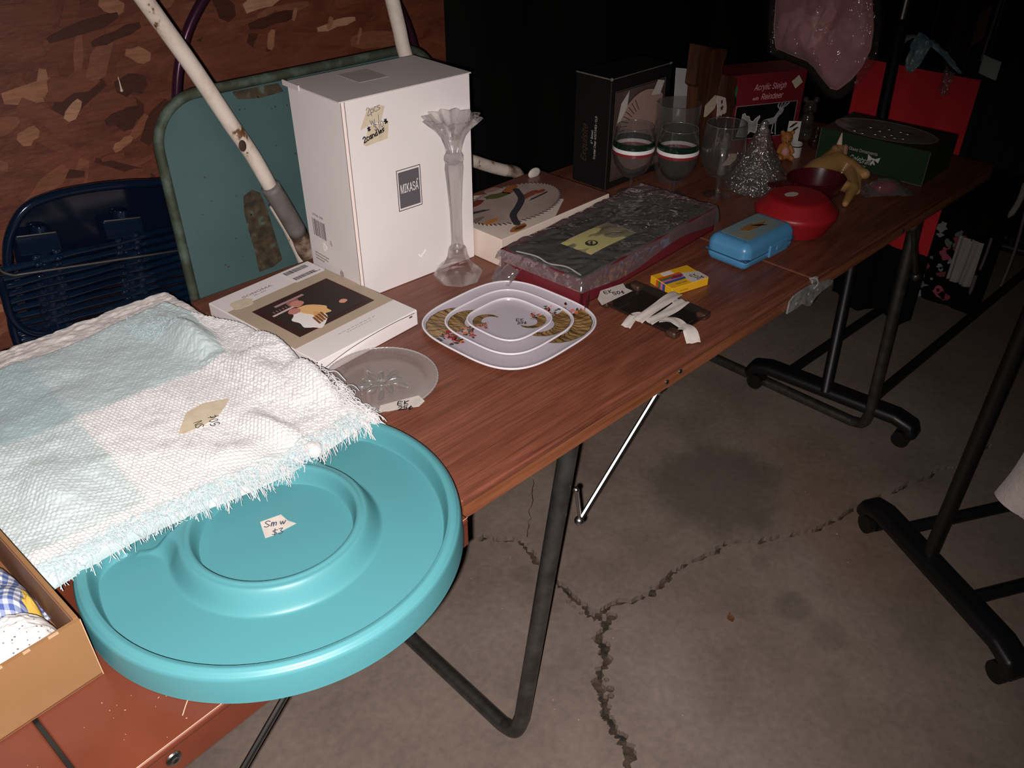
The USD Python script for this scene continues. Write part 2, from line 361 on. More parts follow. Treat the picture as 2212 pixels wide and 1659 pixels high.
# old oil stains on the concrete: (x, y, radius, strength)
for k, (sx, sy, sr, st) in enumerate([(*(1.0498, 0.2097, 0)[:2], 0.20, 0.50), (*(0.8288, -0.1624, 0)[:2], 0.055, 0.40), (*(0.8136, -0.2564, 0)[:2], 0.05, 0.2), (*(0.89, -0.0334, 0)[:2], 0.03, 0.2), (*(0.457, 0.3364, 0)[:2], 0.03, 0.25)]):
    fnodes |= {f's{k}': ('vector_math', {'math_type': 'distance', 'vector2': (sx, sy, 0.0)}), f'a{k}': ('math', {'math_type': 'multiply_add', 'value2': sr * 1.1, 'value3': -sr * 0.55}), f'd{k}': ('math', {'math_type': 'add'}),
               f'e{k}': ('map_range', {'range_type': 'smoothstep', 'from_min': sr * 0.55, 'from_max': sr * 1.15, 'to_min': st, 'to_max': 0.0}), f'x{k}': ('mix', {'mix_type': 'mix', 'color2': (0.055, 0.046, 0.040)})}
    flinks += [('tc.position', f's{k}.vector1'), ('n1.fac', f'a{k}.value1'), (f's{k}.value', f'd{k}.value1'), (f'a{k}.value', f'd{k}.value2'), (f'd{k}.value', f'e{k}.value'), (f'e{k}.result', f'x{k}.fac'), (last, f'x{k}.color1')]
    last = f'x{k}.color'
flinks.append((last, 'p.base_color'))
M['concrete'] = usdkit.material(stage, '/World/Looks/concrete', fnodes, flinks, surface='p.BSDF')
fl_ = structure('floor', prism(slab, 0.03, -0.03), M['concrete'])
M['dirt'] = pm('crack_dirt', (0.016, 0.012, 0.009), (0.085, 0.056, 0.036), scale=45, detail=5, rough=0.95, bump=(90, 1.0, 0.006))
part(fl_, 'crack_dirt', prism(cracks.buffer(0.006), 0.015, -0.029), M['dirt'], smooth=False, label='dirt and crumbs in the crack')

# chipboard wall: a brown board with the strands of wood that can be told apart
M['board'] = pm('chipboard', (0.080, 0.0165, 0.0072), (0.170, 0.046, 0.021), scale=9, stretch=(1, 1, 3.0), rot=(0, 0.35, 0), detail=6, distortion=0.8, lo=0.3, hi=0.72, rough=0.55, bump=(40, 0.4, 0.003, (1, 1, 3)))
wall = structure('wall_back', bx(-1.7, 1.052, WALL_Y, WALL_Y + 0.016, 0, 2.4), M['board'])
strand = [pm(f'wood_strand_{k}', tuple(np.array(c) * 0.82), tuple(np.array(c) * 1.18), scale=30, stretch=(1, 1, 6), rough=0.5) for k, c in enumerate([(0.125, 0.034, 0.0155), (0.150, 0.043, 0.020), (0.105, 0.027, 0.012), (0.055, 0.0135, 0.0060), (0.185, 0.063, 0.031), (0.27, 0.112, 0.060), (0.36, 0.18, 0.105)])]
g = np.random.default_rng(21)
def chip(cx, cz, l, w, ang, m, k, jag=0.3):
    n = 5; xs = np.linspace(-l / 2, l / 2, n)
    up = [(x, w / 2 * (1 + g.uniform(-jag, jag)) * (0.55 if i in (0, n - 1) else 1)) for i, x in enumerate(xs)]
    dn = [(x, -w / 2 * (1 + g.uniform(-jag, jag)) * (0.55 if i in (0, n - 1) else 1)) for i, x in enumerate(xs)][::-1]
    fr = Frame((cx, WALL_Y, cz), (1, 0, 0), (0, 0, 1))
    part(wall, 'wood_strand', fr.put(prism(up + dn, 0.0006 + 0.0000085 * k), rot=ang, at=(0, 0)), m, smooth=False)
k = 0
for i in range(255):
    cx, cz = g.uniform(-0.35, 1.0), g.uniform(0.50, 1.42)
    l, w = g.uniform(0.05, 0.14), g.uniform(0.014, 0.042)
    a = g.normal(0.12, 0.55)
    m = strand[g.choice(7, p=(0.28, 0.22, 0.20, 0.12, 0.10, 0.055, 0.025))]
    l2 = abs(math.cos(a)) * l / 2 + 0.03
    cx = min(cx, 1.045 - l2)
    chip(cx, cz, l, w, a, m, k); k += 1
# pale strands that stand out, as (wall point, length, width, slant, tone)
for (x, y), l, w, a, tone in (((-0.001, 1.045), .055, .022, 1.25, 5), ((0.042, 0.982), .05, .022, 0.75, 6), ((-0.056, 0.952), .045, .03, 0.5, 5), ((0.172, 1.167), .05, .03, -0.4, 5), ((0.167, 0.922), .06, .02, 0.75, 4), ((0.123, 0.893), .05, .02, 0.45, 5), ((0.121, 1.068), .09, .035, 0.9, 4),
                              ((0.107, 1.133), .15, .022, 0.2, 3), ((0.533, 1.091), .13, .022, 0.1, 3), ((0.167, 1.111), .11, .02, 0.2, 3), ((-0.001, 0.857), .06, .02, -0.3, 3), ((0.139, 0.950), .08, .02, 0.15, 3), ((0.519, 1.049), .045, .016, 1.2, 5), ((0.685, 1.062), .03, .012, 1.1, 5), ((0.767, 1.020), .04, .008, 1.2, 5), ((0.590, 1.095), .03, .01, 1.1, 5), ((-0.052, 0.845), .11, .03, 0.55, 4)):
    chip(x, y, l, w, a, strand[tone], k); k += 1
drip = (0.1494, 1.25, 1.0016)
part(wall, 'glue_drip', cat(tube([(drip[0], WALL_Y - 0.001, drip[2] + 0.028), (drip[0], WALL_Y - 0.001, drip[2])], [0.0008, 0.0025], 8), move(trimesh.creation.icosphere(2, 0.0036), (drip[0], WALL_Y - 0.001, drip[2]))), pm('dried_glue', (0.62, 0.50, 0.36), rough=0.4), label='pale dried drip of glue')

# ============================================================= BLACK CLOTH AND CLOTHES RAILS BEHIND THE TABLE
def drape(p0, p1, ztop, zbot, amp, folds, seed, thick=0.005, flare=1.0, hem=0.0, nu=70, nv=14):
    p0, p1 = np.array(p0, float), np.array(p1, float); d = p1 - p0; L = np.linalg.norm(d); d /= L; n = np.array([-d[1], d[0]])
    def fn(u, v):
        ph = 2 * PI * folds * u + 2.0 * meshkit.noise(np.stack([u * 3, v * 0.8, u * 0 + seed], -1), seed)
        a = amp * (0.35 + 0.65 * v * flare) * (np.sin(ph) + 0.4 * np.sin(2.3 * ph + seed))
        z = ztop + (zbot - ztop) * v + hem * np.sin(ph * 0.7 + seed) * v
        x = p0[0] + d[0] * L * u + n[0] * a; y = p0[1] + d[1] * L * u + n[1] * a
        return np.stack([x, y, z], -1)
    return cloth(fn, nu, nv, thick)
M['black_cloth'] = pm('black_cloth', (0.004, 0.0038, 0.0036), rough=0.9, specular_ior_level=0.12)
single('backdrop_cloth', drape((1.03, 1.31), (5.2, 1.31), 2.4, 0.02, 0.03, 9, 3, nu=120), M['black_cloth'], 'black cloth hanging from above to the floor right of the chipboard wall', 'cloth')

# ============================================================= THE TWO FOLDING TABLES
H = 0.74
wn = {'tc': ('texture_coordinate', {}), 'mp': ('mapping', {'scale': (1.2, 9.0, 9.0)}), 'mq': ('mapping', {'scale': (3.0, 90.0, 90.0)}), 'n1': ('noise_texture', {'scale': 2.2, 'detail': 6.0, 'roughness': 0.62, 'distortion': 1.4}), 'n2': ('noise_texture', {'scale': 3.5, 'detail': 3.0}),
      'r1': ('rgb_ramp', {'ramp': [(0.28, (0.105, 0.032, 0.018)), (0.5, (0.165, 0.052, 0.030)), (0.72, (0.215, 0.072, 0.042))]}), 'r2': ('rgb_ramp', {'ramp': [(0.35, (0.72, 0.70, 0.68)), (0.65, (1.08, 1.08, 1.08))]}), 'm': ('mix', {'mix_type': 'multiply', 'fac': 1.0}),
      'p': ('principled_bsdf', {'roughness': 0.36, 'specular_ior_level': 0.4}), 'b': ('bump', {'strength': 0.12, 'distance': 0.0006})}
wl = [('tc.object', 'mp.vector'), ('tc.object', 'mq.vector'), ('mp.vector', 'n1.vector'), ('mq.vector', 'n2.vector'), ('n1.fac', 'r1.fac'), ('n2.fac', 'r2.fac'), ('r1.color', 'm.color1'), ('r2.color', 'm.color2'), ('m.color', 'p.base_color'), ('n2.fac', 'b.height'), ('b.normal', 'p.normal')]
M['wood'] = usdkit.material(stage, '/World/Looks/wood_grain_laminate', wn, wl, surface='p.BSDF')
M['wood_edge'] = pm('wood_edge_band', (0.16, 0.048, 0.020), (0.27, 0.092, 0.040), scale=3, stretch=(1.5, 30, 30), detail=4, rough=0.45)

TL, TW = 1.83, 0.762
t1 = thing('folding_table', 'long wood-grain folding table crowded with glassware, boxes and plates', 'table', (0, 0, 0))
for x0, x1 in ((0.0, 0.9135), (0.9165, TL)):
    top = rbox(x1 - x0, TW, 0.012, 0.003, 8); top.apply_translation(((x0 + x1) / 2, TW / 2, H - 0.012))
    part(t1, 'table_top', top, M['wood'])
    part(t1, 'edge_band', cat(bx(x0 + 0.004, x1 - 0.004 * (x1 > 1), 0.0015, 0.020, H - 0.036, H - 0.0118), bx(x0 + 0.004, x1 - 0.004, TW - 0.020, TW - 0.0015, H - 0.036, H - 0.0118),
         bx(x0 + 0.004 if x0 == 0 else x1 - 0.022, x0 + 0.022 if x0 == 0 else x1 - 0.004, 0.02, TW - 0.02, H - 0.036, H - 0.0118)), M['wood_edge'], smooth=False)
part(t1, 'centre_seam', bx(0.9130, 0.9170, 0.004, TW - 0.004, H - 0.012, H - 0.0012), pm('worn_edge', (0.30, 0.13, 0.07), rough=0.5), smooth=False)
def leg_frame(xt, xb, r=0.0155):
    f, b = 0.032, TW - 0.032
    pts = [(xt, f, H - 0.037), (xb + 0.08 * (xt - xb), f, 0.075), (xb + 0.02 * (xt - xb), f + 0.012, 0.030), (xb, f + 0.045, r + 0.001), (xb, b - 0.045, r + 0.001), (xb + 0.02 * (xt - xb), b - 0.012, 0.030), (xb + 0.08 * (xt - xb), b, 0.075), (xt, b, H - 0.037)]
    p = np.array(pts); q = np.vstack([p[:1], crv(p[1:4], 6), crv(p[4:7], 6), p[7:]])
    return tube(q, r, 14)
part(t1, 'leg_frame', leg_frame(0.252, 0.142), M['steel'])
part(t1, 'leg_frame', leg_frame(1.470, 1.556), M['steel'])
def brace(a, b, w=0.0045):
    return cat(tube([a, b], w, 8), move(trimesh.creation.icosphere(1, w * 1.9), a), move(trimesh.creation.icosphere(1, w * 1.9), b))
for y in (0.012, TW - 0.012):
    part(t1, 'leg_brace', brace((0.2595, y, 0.525), (0.445, y, 0.697)), M['chrome'])
    part(t1, 'leg_brace', brace((1.522, y, 0.525), (1.405, y, 0.697), 0.007), M['steel'])
    part(t1, 'leg_brace', brace((0.247, y, 0.600), (0.262, y, 0.522), 0.003), M['chrome'])
M['latch'] = pm('zinc_plate', (0.42, 0.41, 0.40), (0.22, 0.21, 0.20), scale=60, rough=0.35, metal=0.35, bump=(90, 0.6, 0.002))
fr = Frame((0, -0.0005, 0), (1, 0, 0), (0, 0, 1))
lp = Polygon([(0.8236, 0.699), (0.8246, 0.7248), (0.8371, 0.732), (0.8669, 0.7338), (0.9097, 0.7312), (0.9809, 0.7167), (0.998, 0.7074), (0.9933, 0.7007), (0.955, 0.6991), (0.9335, 0.6935), (0.9189, 0.6803), (0.9005, 0.6864), (0.8797, 0.6996), (0.8563, 0.6974)])
holes = [Point(*p).buffer(0.0035, 6) for p in [(0.8516, 0.7104), (0.8968, 0.7146), (0.9188, 0.6897), (0.9342, 0.7099)]]
part(t1, 'centre_latch', cat(fr.put(prism(lp.difference(unary_union(holes)), 0.003)), bx(0.905, 0.925, -0.0035, 0.004, H - 0.006, H + 0.0015), tube(crv([(0.914, -0.004, H - 0.02), (0.918, -0.008, H - 0.008), (0.914, -0.003, H + 0.003), (0.905, 0.006, H + 0.002)], 5), 0.0016, 6)), M['latch'], smooth=False, label='bright folded metal latch at the centre seam')
for p in [(0.4848, 0, 0.7218), (0.4489, 0, 0.7174), (1.3151, 0, 0.7158)]:
    part(t1, 'rivet', move(trimesh.creation.icosphere(1, 0.005), (p[0], 0.0005, p[2]), s=(1, 0.5, 1)), M['chrome'])

A2 = 0.08
t2 = thing('folding_table', 'worn red-brown painted folding table under the cardboard box and turquoise tray', 'table', (-0.0145, -0.030, 0), A2)
M['redbrown'] = pm('red_brown_paint', (0.095, 0.0215, 0.0105), (0.125, 0.031, 0.0155), scale=7, detail=5, rough=0.36, specular_ior_level=0.45, bump=(18, 0.08, 0.001))
M['scratch'] = pm('scratched_paint', (0.50, 0.30, 0.20), rough=0.6)
W2 = 0.80; S2 = -0.4985
for x0, x1 in ((-1.30, S2 - 0.0022), (S2 + 0.0022, 0.0)):
    top = rbox(x1 - x0, W2, 0.010, 0.003, 8)
    part(t2, 'table_top', move(top, ((x0 + x1) / 2, W2 / 2, H - 0.010)), M['redbrown'], world=False)
    part(t2, 'edge_band', cat(bx(x0 + .004, x1 - .001, 0.0015, 0.02, H - 0.047, H - 0.0099), bx(x0 + .004, x1 - .001, W2 - 0.02, W2 - 0.0015, H - 0.047, H - 0.0099), bx(x1 - .02, x1 - .001, 0.02, W2 - 0.02, H - 0.047, H - 0.0099)), M['redbrown'], smooth=False, world=False)
part(t2, 'seam_strip', bx(S2 - 0.0022, S2 + 0.0022, 0.004, W2 - 0.004, H - 0.010, H - 0.003), M['black_metal'], smooth=False, world=False)
g = np.random.default_rng(5); sc = []
for i in range(60):
    x, y, a, l = g.uniform(-0.60, -0.20), g.uniform(0.004, 0.10), g.uniform(0, PI), g.choice([0.0005, 0.001, 0.0018, 0.004], p=(.5, .3, .15, .05))
    sc.append(prism(affinity.rotate(rect(l, 0.0005 + 0.0003 * g.uniform(), x, y), a, use_radians=True), 0.0002, H))
sc.append(prism(LineString(crv([(-0.398, 0.020), (-0.386, 0.031), (-0.376, 0.037)], 4)).buffer(0.0005), 0.0002, H))
sc.append(prism(rect(0.8, 0.0008, -0.40, 0.0022), 0.0002, H - 0.0002))
part(t2, 'paint_scratches', trimesh.util.concatenate(sc), M['scratch'], smooth=False, world=False, kind='stuff')
def leg2(x):
    return tube(np.vstack([[(x, .04, H - .048)], crv([(x - .05, .04, .07), (x - .055, .055, .03), (x - .055, .09, .017)], 6), crv([(x - .055, W2 - .09, .017), (x - .055, W2 - .055, .03), (x - .05, W2 - .04, .07)], 6), [(x, W2 - .04, H - .048)]]), 0.0155, 12)
part(t2, 'leg_frame', leg2(-0.52), M['steel'], world=False)
part(t2, 'leg_frame', leg2(-1.15), M['steel'], world=False)
part(t2, 'leg_brace', brace((-0.535, 0.03, 0.42), (-0.225, 0.03, 0.692), 0.0042), M['chrome'], world=False)
part(t2, 'leg_brace', brace((-0.535, W2 - 0.03, 0.42), (-0.225, W2 - 0.03, 0.692), 0.0042), M['chrome'], world=False)
part(t2, 'grommet', move(lathe([(0.0, 0.002), (0.004, 0.003), (0.0075, 0.002), (0.0085, 0)], 20), (-0.425, 0.0, H - 0.022), rx=PI / 2), M['chrome'], world=False)

# ============================================================= THE NEAR END: TRAY, BLANKETS, CARDBOARD BOX
# turquoise tray: a round plate with a disc in the middle and two long hollows round it
TC = np.array([-0.213, 0.103]); TR = 0.2285
def tray_z(x, y):
    r = np.hypot(x, y); th = np.arctan2(y, x)
    def hollow(a0, a1):            # depth of a round-ended hollow from angle a0 to a1 on the middle radius
        am = np.mod(th - a0, 2 * PI); inside = am <= (a1 - a0)
        d1 = np.where(r > 0.1655, (r - 0.1655) * 1.0, np.abs(r - 0.1655))
        e0 = np.hypot(x - 0.1655 * math.cos(a0), y - 0.1655 * math.sin(a0)); e1 = np.hypot(x - 0.1655 * math.cos(a1), y - 0.1655 * math.sin(a1))
        return np.where(inside, d1, np.minimum(e0, e1))
    def ss(t): t = np.clip(t, 0, 1); return t * t * (3 - 2 * t)
    z = np.full_like(r, 0.0385)
    for a0, a1 in ((math.radians(160), math.radians(381)), (math.radians(48), math.radians(133))):
        d = hollow(a0, a1)
        wall = np.where(r > 0.1655, 0.0075, 0.020); lim = np.where(r > 0.1655, 0.0475, 0.0555)
        z = np.minimum(z, 0.0385 - 0.027 * ss((lim - d) / wall))
    z = np.minimum(z, 0.0385 - 0.024 * ss((0.1000 - r) / 0.0075))
    z = z + 0.0016 * np.exp(-((r - 0.1035) / 0.003) ** 2) + 0.0016 * np.exp(-((r - 0.2175) / 0.0035) ** 2) - 0.004 * ss((r - 0.2215) / 0.006)
    return z
rs = np.unique(np.concatenate([np.linspace(0, 0.09, 14), np.linspace(0.09, 0.117, 22), np.linspace(0.117, 0.198, 44), np.linspace(0.198, 0.2265, 44)])); na = 300
aa = np.linspace(0, 2 * PI, na, endpoint=False)
rr, th = np.meshgrid(rs[1:], aa, indexing='ij'); X, Y = rr * np.cos(th), rr * np.sin(th); Z = tray_z(X, Y)
V = [np.array([[0, 0, tray_z(np.zeros(1), np.zeros(1))[0]]])] + [np.stack([X[i], Y[i], Z[i]], -1) for i in range(len(rs) - 1)]
for r_, z_ in ((0.2285, 0.031), (0.2300, 0.006), (0.2305, 0.0005), (0.2285, 0.0)): V.append(np.stack([r_ * np.cos(aa), r_ * np.sin(aa), 0 * aa + z_], -1))
V.append(np.array([[0, 0, 0.0]])); nr = len(rs) - 1 + 4; V = np.vstack(V); F = []
for m in range(na):
    m2 = (m + 1) % na
    F.append((0, 1 + m, 1 + m2)); F.append((len(V) - 1, 1 + (nr - 1) * na + m2, 1 + (nr - 1) * na + m))
    for i in range(nr - 1):
        a, b = 1 + i * na, 1 + (i + 1) * na
        F += [(a + m, b + m, b + m2), (a + m, b + m2, a + m2)]
M['teal'] = pm('turquoise_plastic', (0.066, 0.226, 0.248), rough=0.42, specular_ior_level=0.35, bump=(900, 0.05, 0.0003))
tray = thing('serving_tray', 'round turquoise plastic tray with a disc-shaped hollow in the middle', 'tray', (TC[0], TC[1], H + 0.0004))
part(tray, 'tray_body', trimesh.Trimesh(V, np.array(F), process=False), M['teal'], world=False, smooth=40)
fr = Frame((0, 0, H + 0.0152), (math.cos(0.62), math.sin(0.62), 0), (-math.sin(0.62), math.cos(0.62), 0))
tp = Polygon([(-0.2178, 0.1356), (-0.1918, 0.1291), (-0.1914, 0.1134), (-0.1866, 0.1017), (-0.2186, 0.1033), (-0.2281, 0.1059), (-0.223, 0.1211)])
tl = part(tray, 'price_tape', prism(tp, 0.0004, H + 0.0152), M['tape_pale'], smooth=False, label='torn tape with a price on it')
# the writing is turned to face the seller: it reads along the picture's right
wu = np.array([0.72, -0.60, 0]); wfr = Frame((-0.2159, 0.121, 0.755), (0.874, -0.485, 0), (0.485, 0.874, 0))
def write(parent, pieces, fr, mat, lift=0.0006, w=None):
    sh_ = unary_union([affinity.translate(script(t, h, (w or h * 0.06), seed=i + 3, slant=sl), x, y) for i, (t, h, x, y, sl) in enumerate(pieces)])
    part(parent, 'handwriting', fr.put(prism(sh_, 0.0002), lift=lift), mat, smooth=False)
write(tl, [('Smw', 0.0105, -0.004, 0.0, 0.15), ('$3', 0.0095, 0.005, -0.0165, 0.1)], wfr, M['pencil'])

# aqua and white woven blanket, folded, its fringe over the tray's far half
def sst(t): t = np.clip(t, 0, 1); return t * t * (3 - 2 * t)
BX0, BX1, BY0, BY1 = -0.475, 0.004, 0.176, 0.655
nx, ny = 380, 380
u, v = np.meshgrid(np.linspace(0, 1, nx), np.linspace(0, 1, ny), indexing='ij')
# the outline leans and bulges a little
xl = -0.4515 - 0.034 * v; xr = -0.012 + 0.022 * np.sin(PI * np.clip(v * 0.9, 0, 1)) - 0.045 * sst((v - 0.72) / 0.28)
x = xl + (xr - xl) * u
y = BY0 + 0.010 * np.sin(7 * u) * (1 - v) + (0.455 + 0.065 * sst(u / 0.75) - 0.045 * sst((u - 0.86) / 0.14)) * v
d = np.minimum(np.minimum((x - xl) + 0.03, xr - x), np.minimum(y - BY0, (BY0 + 0.47) + 0.03 * u - y + 0.02))
edge = np.sqrt(np.clip(1 - (1 - np.clip(d / 0.028, 0, 1)) ** 2, 0, 1))
P3 = np.stack([x * 9, y * 9, x * 0], -1)
wr = (meshkit.fbm(P3, 4, 11) - 0.5)
lay = 0.030 + 0.012 * sst((v - 0.15) / 0.5)                              # the stack is higher away from the fringe
fold = np.zeros_like(x)
def ridge(x0, y0, x1, y1, w, h):
    dx, dy = x1 - x0, y1 - y0; L2 = dx * dx + dy * dy
    t = np.clip(((x - x0) * dx + (y - y0) * dy) / L2, 0, 1)
    dd = np.hypot(x - x0 - t * dx, y - y0 - t * dy)
    return h * np.exp(-(dd / w) ** 2) * np.sin(PI * np.clip(t, 0.06, 0.94))
for p0, p1, w, h in (((-0.097, 0.612), (-0.094, 0.462),.022,.016), ((-0.088, 0.474), (-0.050, 0.248),.030,.012), ((-0.001, 0.498), (-0.009, 0.360),.030,.014), ((-0.014, 0.365), (-0.029, 0.227),.022,.016), ((-0.082, 0.413), (-0.020, 0.408),.016,.008), ((-0.142, 0.307), (-0.115, 0.194),.016,.010), ((-0.237, 0.244), (-0.156, 0.233),.02,.005), ((-0.393, 0.409), (-0.389, 0.249),.03,.006)):
    fold += ridge(*p0, *p1, w, h)
sup = 0.0385 * sst((TC[1] + 0.225 - y) / 0.02 + 0.5) * 0.95
z = H + 0.001 + sup * (1 - edge) + edge * (0.0535 + 0.004 * sst((v - 0.15) / 0.5) + 0.024 * wr + fold * 1.8)
top = np.stack([x, y, z], -1)
xb = -0.313 + 0.0 * y                                           # the plaid: aqua bands woven into white
yb = 0.452 + 0.30 * sst((x + 0.085) / 0.05)
soft = lambda t: 1 / (1 + np.exp(-t / 0.0022))
aq = 0.42 * soft(xb - x) + 0.62 * soft(y - yb) - 0.12 * soft(xb - x) * soft(y - yb - 0.09)
aq = np.clip(aq + 0.30 * soft(0.205 - y) - 0.5 * (soft(y - 0.205) * soft(0.226 - y)) + 0.10 * wr, 0, 1)
white = np.clip(1 - aq * 1.6, 0, 1)
knob = np.sin(2 * PI * (x * 0.97 + y * 0.25) / 0.0095 + 5 * wr) * np.sin(2 * PI * (y * 0.97 - x * 0.25) / 0.0074 + 4 * wr)
fuzz = meshkit.noise(np.stack([x * 260, y * 260, x * 0], -1), 4) - 0.5; fuzz2 = meshkit.noise(np.stack([x * 120, y * 120, x * 0 + 3], -1), 5)
top[..., 2] += edge * (0.0017 * knob * (0.15 + 0.85 * white) * (0.5 + fuzz2) + 0.0020 * fuzz * (0.6 + 0.6 * (x > -0.12)))
base = H + 0.0385 * sst((TC[1] + 0.225 - y) / 0.02 + 0.5) * 0.95
bot = np.stack([x, y, np.minimum(base + 0.0008, top[..., 2] - 0.0004)], -1)
bl = thing('folded_blanket', 'folded aqua and white plaid woven blanket with a frayed fringe over the tray', 'blanket', (-0.24, 0.40, H))
sm_ = shell(top, bot)
bp = part(bl, 'blanket_cloth', sm_, None, smooth=True)
pv = UsdGeom.PrimvarsAPI(stage.GetPrimAtPath(bp)).CreatePrimvar('aqua', Sdf.ValueTypeNames.FloatArray, 'vertex')
pv.Set([float(q) for q in np.concatenate([aq.ravel(), aq.ravel()])])
M['plaid'] = usdkit.material(stage, '/World/Looks/plaid_cotton', {'a': ('attribute', {'attribute': 'aqua'}), 'r': ('rgb_ramp', {'ramp': [(0.0, (0.56, 0.54, 0.535)), (0.45, (0.45, 0.51, 0.51)), (1.0, (0.32, 0.42, 0.43))]}), 'p': ('principled_bsdf', {'roughness': 0.95, 'sheen_weight': 0.25, 'specular_ior_level': 0.1}),
              'tc': ('texture_coordinate', {}), 'n': ('noise_texture', {'scale': 420.0, 'detail': 3.0}), 'b': ('bump', {'strength': 0.8, 'distance': 0.0012})}, [('a.fac', 'r.fac'), ('r.color', 'p.base_color'), ('tc.object', 'n.vector'), ('n.fac', 'b.height'), ('b.normal', 'p.normal')], surface='p.BSDF')
UsdShade.MaterialBindingAPI.Apply(stage.GetPrimAtPath(bp)).Bind(M['plaid'])
M['yarn_white'] = pm('white_yarn', (0.54, 0.52, 0.515), rough=0.95, sheen_weight=0.3)
M['yarn_aqua'] = pm('aqua_yarn', (0.36, 0.46, 0.47), rough=0.95, sheen_weight=0.3)
def surf(px, py):
    """height of the blanket or of the tray at a point"""
    i = int(np.clip((px - BX0) / (xr.mean() - BX0) * (nx - 1), 0, nx - 1)); j = int(np.argmin(np.abs(y[i] - py)))
    return top[i, j, 2] if py > y[i, 2] else H + 0.0004 + max(float(tray_z(np.array([px - TC[0]]), np.array([py - TC[1]]))[0]), 0.012) if np.hypot(px - TC[0], py - TC[1]) < 0.226 else H + 0.002
g = np.random.default_rng(8); fringe = {0: [], 1: []}
def strand3(p, d, l, r, curl):
    k = 6; pts = []; q = np.array(p, float); dd = np.array([*d, 0.0]); drop = 0.0
    for i in range(k):
        pts.append(q.copy()); dd[:2] += g.normal(0, curl, 2); dd[:2] /= np.hypot(*dd[:2])
        q = q + np.array([dd[0], dd[1], 0]) * l / k
        q[2] = max(q[2] - 0.0022 * i + g.uniform(-0.001, 0.002), surf(q[0], q[1]) + r * 1.2)
    return tube(crv(pts, 2), r, 4)
for i in range(1900):
    px = g.uniform(BX0 + 0.03, 0.0); py = BY0 + 0.010 * math.sin(7 * (px - BX0) / 0.475) + g.uniform(0.000, 0.026)
    c = 0 if g.uniform() < (0.25 if px < -0.22 else 0.45) else 1
    fringe[c].append(strand3((px, py, surf(px, py + 0.012) + g.uniform(-0.003, 0.002)), (g.normal(0.2, 0.9), -1), g.uniform(0.006, 0.021), g.uniform(0.0004, 0.0008), 1.1))
for i in range(330):                                                       # the frayed right-hand corner and edge
    py = BY0 + abs(g.normal(0.0, 0.05)); px = -0.012 + g.uniform(-0.02, 0.008)
    fringe[0].append(strand3((px, py, surf(min(px, -0.02), py + 0.008)), (1, g.normal(-0.3, 0.5)), g.uniform(0.008, 0.03), g.uniform(0.0005, 0.0009), 0.6))
part(bl, 'fringe', trimesh.util.concatenate(fringe[0]), M['yarn_white'], smooth=True, kind='stuff', label='white yarn ends of the fringe')
part(bl, 'fringe', trimesh.util.concatenate(fringe[1]), M['yarn_aqua'], smooth=True, kind='stuff', label='aqua yarn ends of the fringe')
def lump(c, s, seed):
    m = trimesh.creation.icosphere(4, 1.0); v = np.array(m.vertices); v = v * (1 + 0.35 * (meshkit.fbm(v * 1.6 + seed, 3, seed) - 0.5)[:, None] + 0.10 * (meshkit.noise(v * 9, seed) - 0.5)[:, None]); m.vertices = v * np.array(s) + np.array(c); return m
part(bl, 'tuft', lump((-0.108, 0.176, H + 0.048), (0.011, 0.0145, 0.010), 3), M['yarn_white'], smooth=True, label='round white tuft at the hem')
knot = []
for i in range(170):                                                       # a loose aqua knot of yarn lying on top
    a, b = g.normal(0, 0.013), g.normal(0, 0.017); px, py = -0.135 + a - 0.3 * b, 0.612 + b
    knot.append(strand3((px, py, surf(px, py) + g.uniform(0, 0.006)), (g.normal(), g.normal()), g.uniform(0.008, 0.02), 0.0008, 0.9))
part(bl, 'yarn_knot', trimesh.util.concatenate(knot), M['yarn_aqua'], smooth=True, kind='stuff', label='loose aqua yarn knot on top')
tq = [np.array(q) for q in [(-0.2265, 0.3185), (-0.1971, 0.3561), (-0.1682, 0.3605), (-0.1357, 0.3447), (-0.1683, 0.3175), (-0.1933, 0.3121), (-0.2211, 0.3132)]]
zt = max(surf(*q) for q in tq) + 0.0006
bt = part(bl, 'price_tape', prism(Polygon(tq), 0.0005, zt), M['tape'], smooth=False, label='torn tape with a price on it')
wf2 = Frame((*(-0.1829, 0.3123, 0.798)[:2], zt + 0.0002), (0.25, 0.97, 0), (-0.97, 0.25, 0))
write(bt, [('SN', 0.0105, -0.006, 0.010, 0.0), ('50¢', 0.0115, -0.012, -0.010, 0.0)], wf2, M['ink'], w=0.00045)

# cream woven throw behind it
nx, ny = 150, 90
u, v = np.meshgrid(np.linspace(0, 1, nx), np.linspace(0, 1, ny), indexing='ij')
x = -0.62 + 0.602 * u - 0.012 * v; y = 0.600 + (0.145 + 0.020 * u) * v
d = np.minimum(np.minimum(x + 0.62, -0.018 - 0.012 * v - x), np.minimum(y - 0.600, 0.600 + 0.145 + 0.020 * u - y))
e = np.sqrt(np.clip(1 - (1 - np.clip(d / 0.022, 0, 1)) ** 2, 0, 1))
n1 = meshkit.fbm(np.stack([x * 10, y * 14, x * 0], -1), 3, 31) - 0.5; n2 = meshkit.noise(np.stack([x * 90 + y * 60, y * 190 - x * 40, x * 0], -1), 32) - 0.5
tp_ = np.stack([x, y, H + 0.001 + e * (0.043 + 0.014 * n1 + 0.0045 * n2)], -1)
single('cream_throw', shell(tp_, np.stack([x, y, 0 * x + H + 0.0006], -1)), pm('cream_cotton', (0.52, 0.46, 0.44), (0.60, 0.54, 0.515), scale=120, rough=0.95, sheen_weight=0.3, bump=(260, 0.9, 0.0015, (1, 2.2, 1))), 'cream woven throw folded flat behind the aqua plaid blanket', 'blanket', smooth=True)

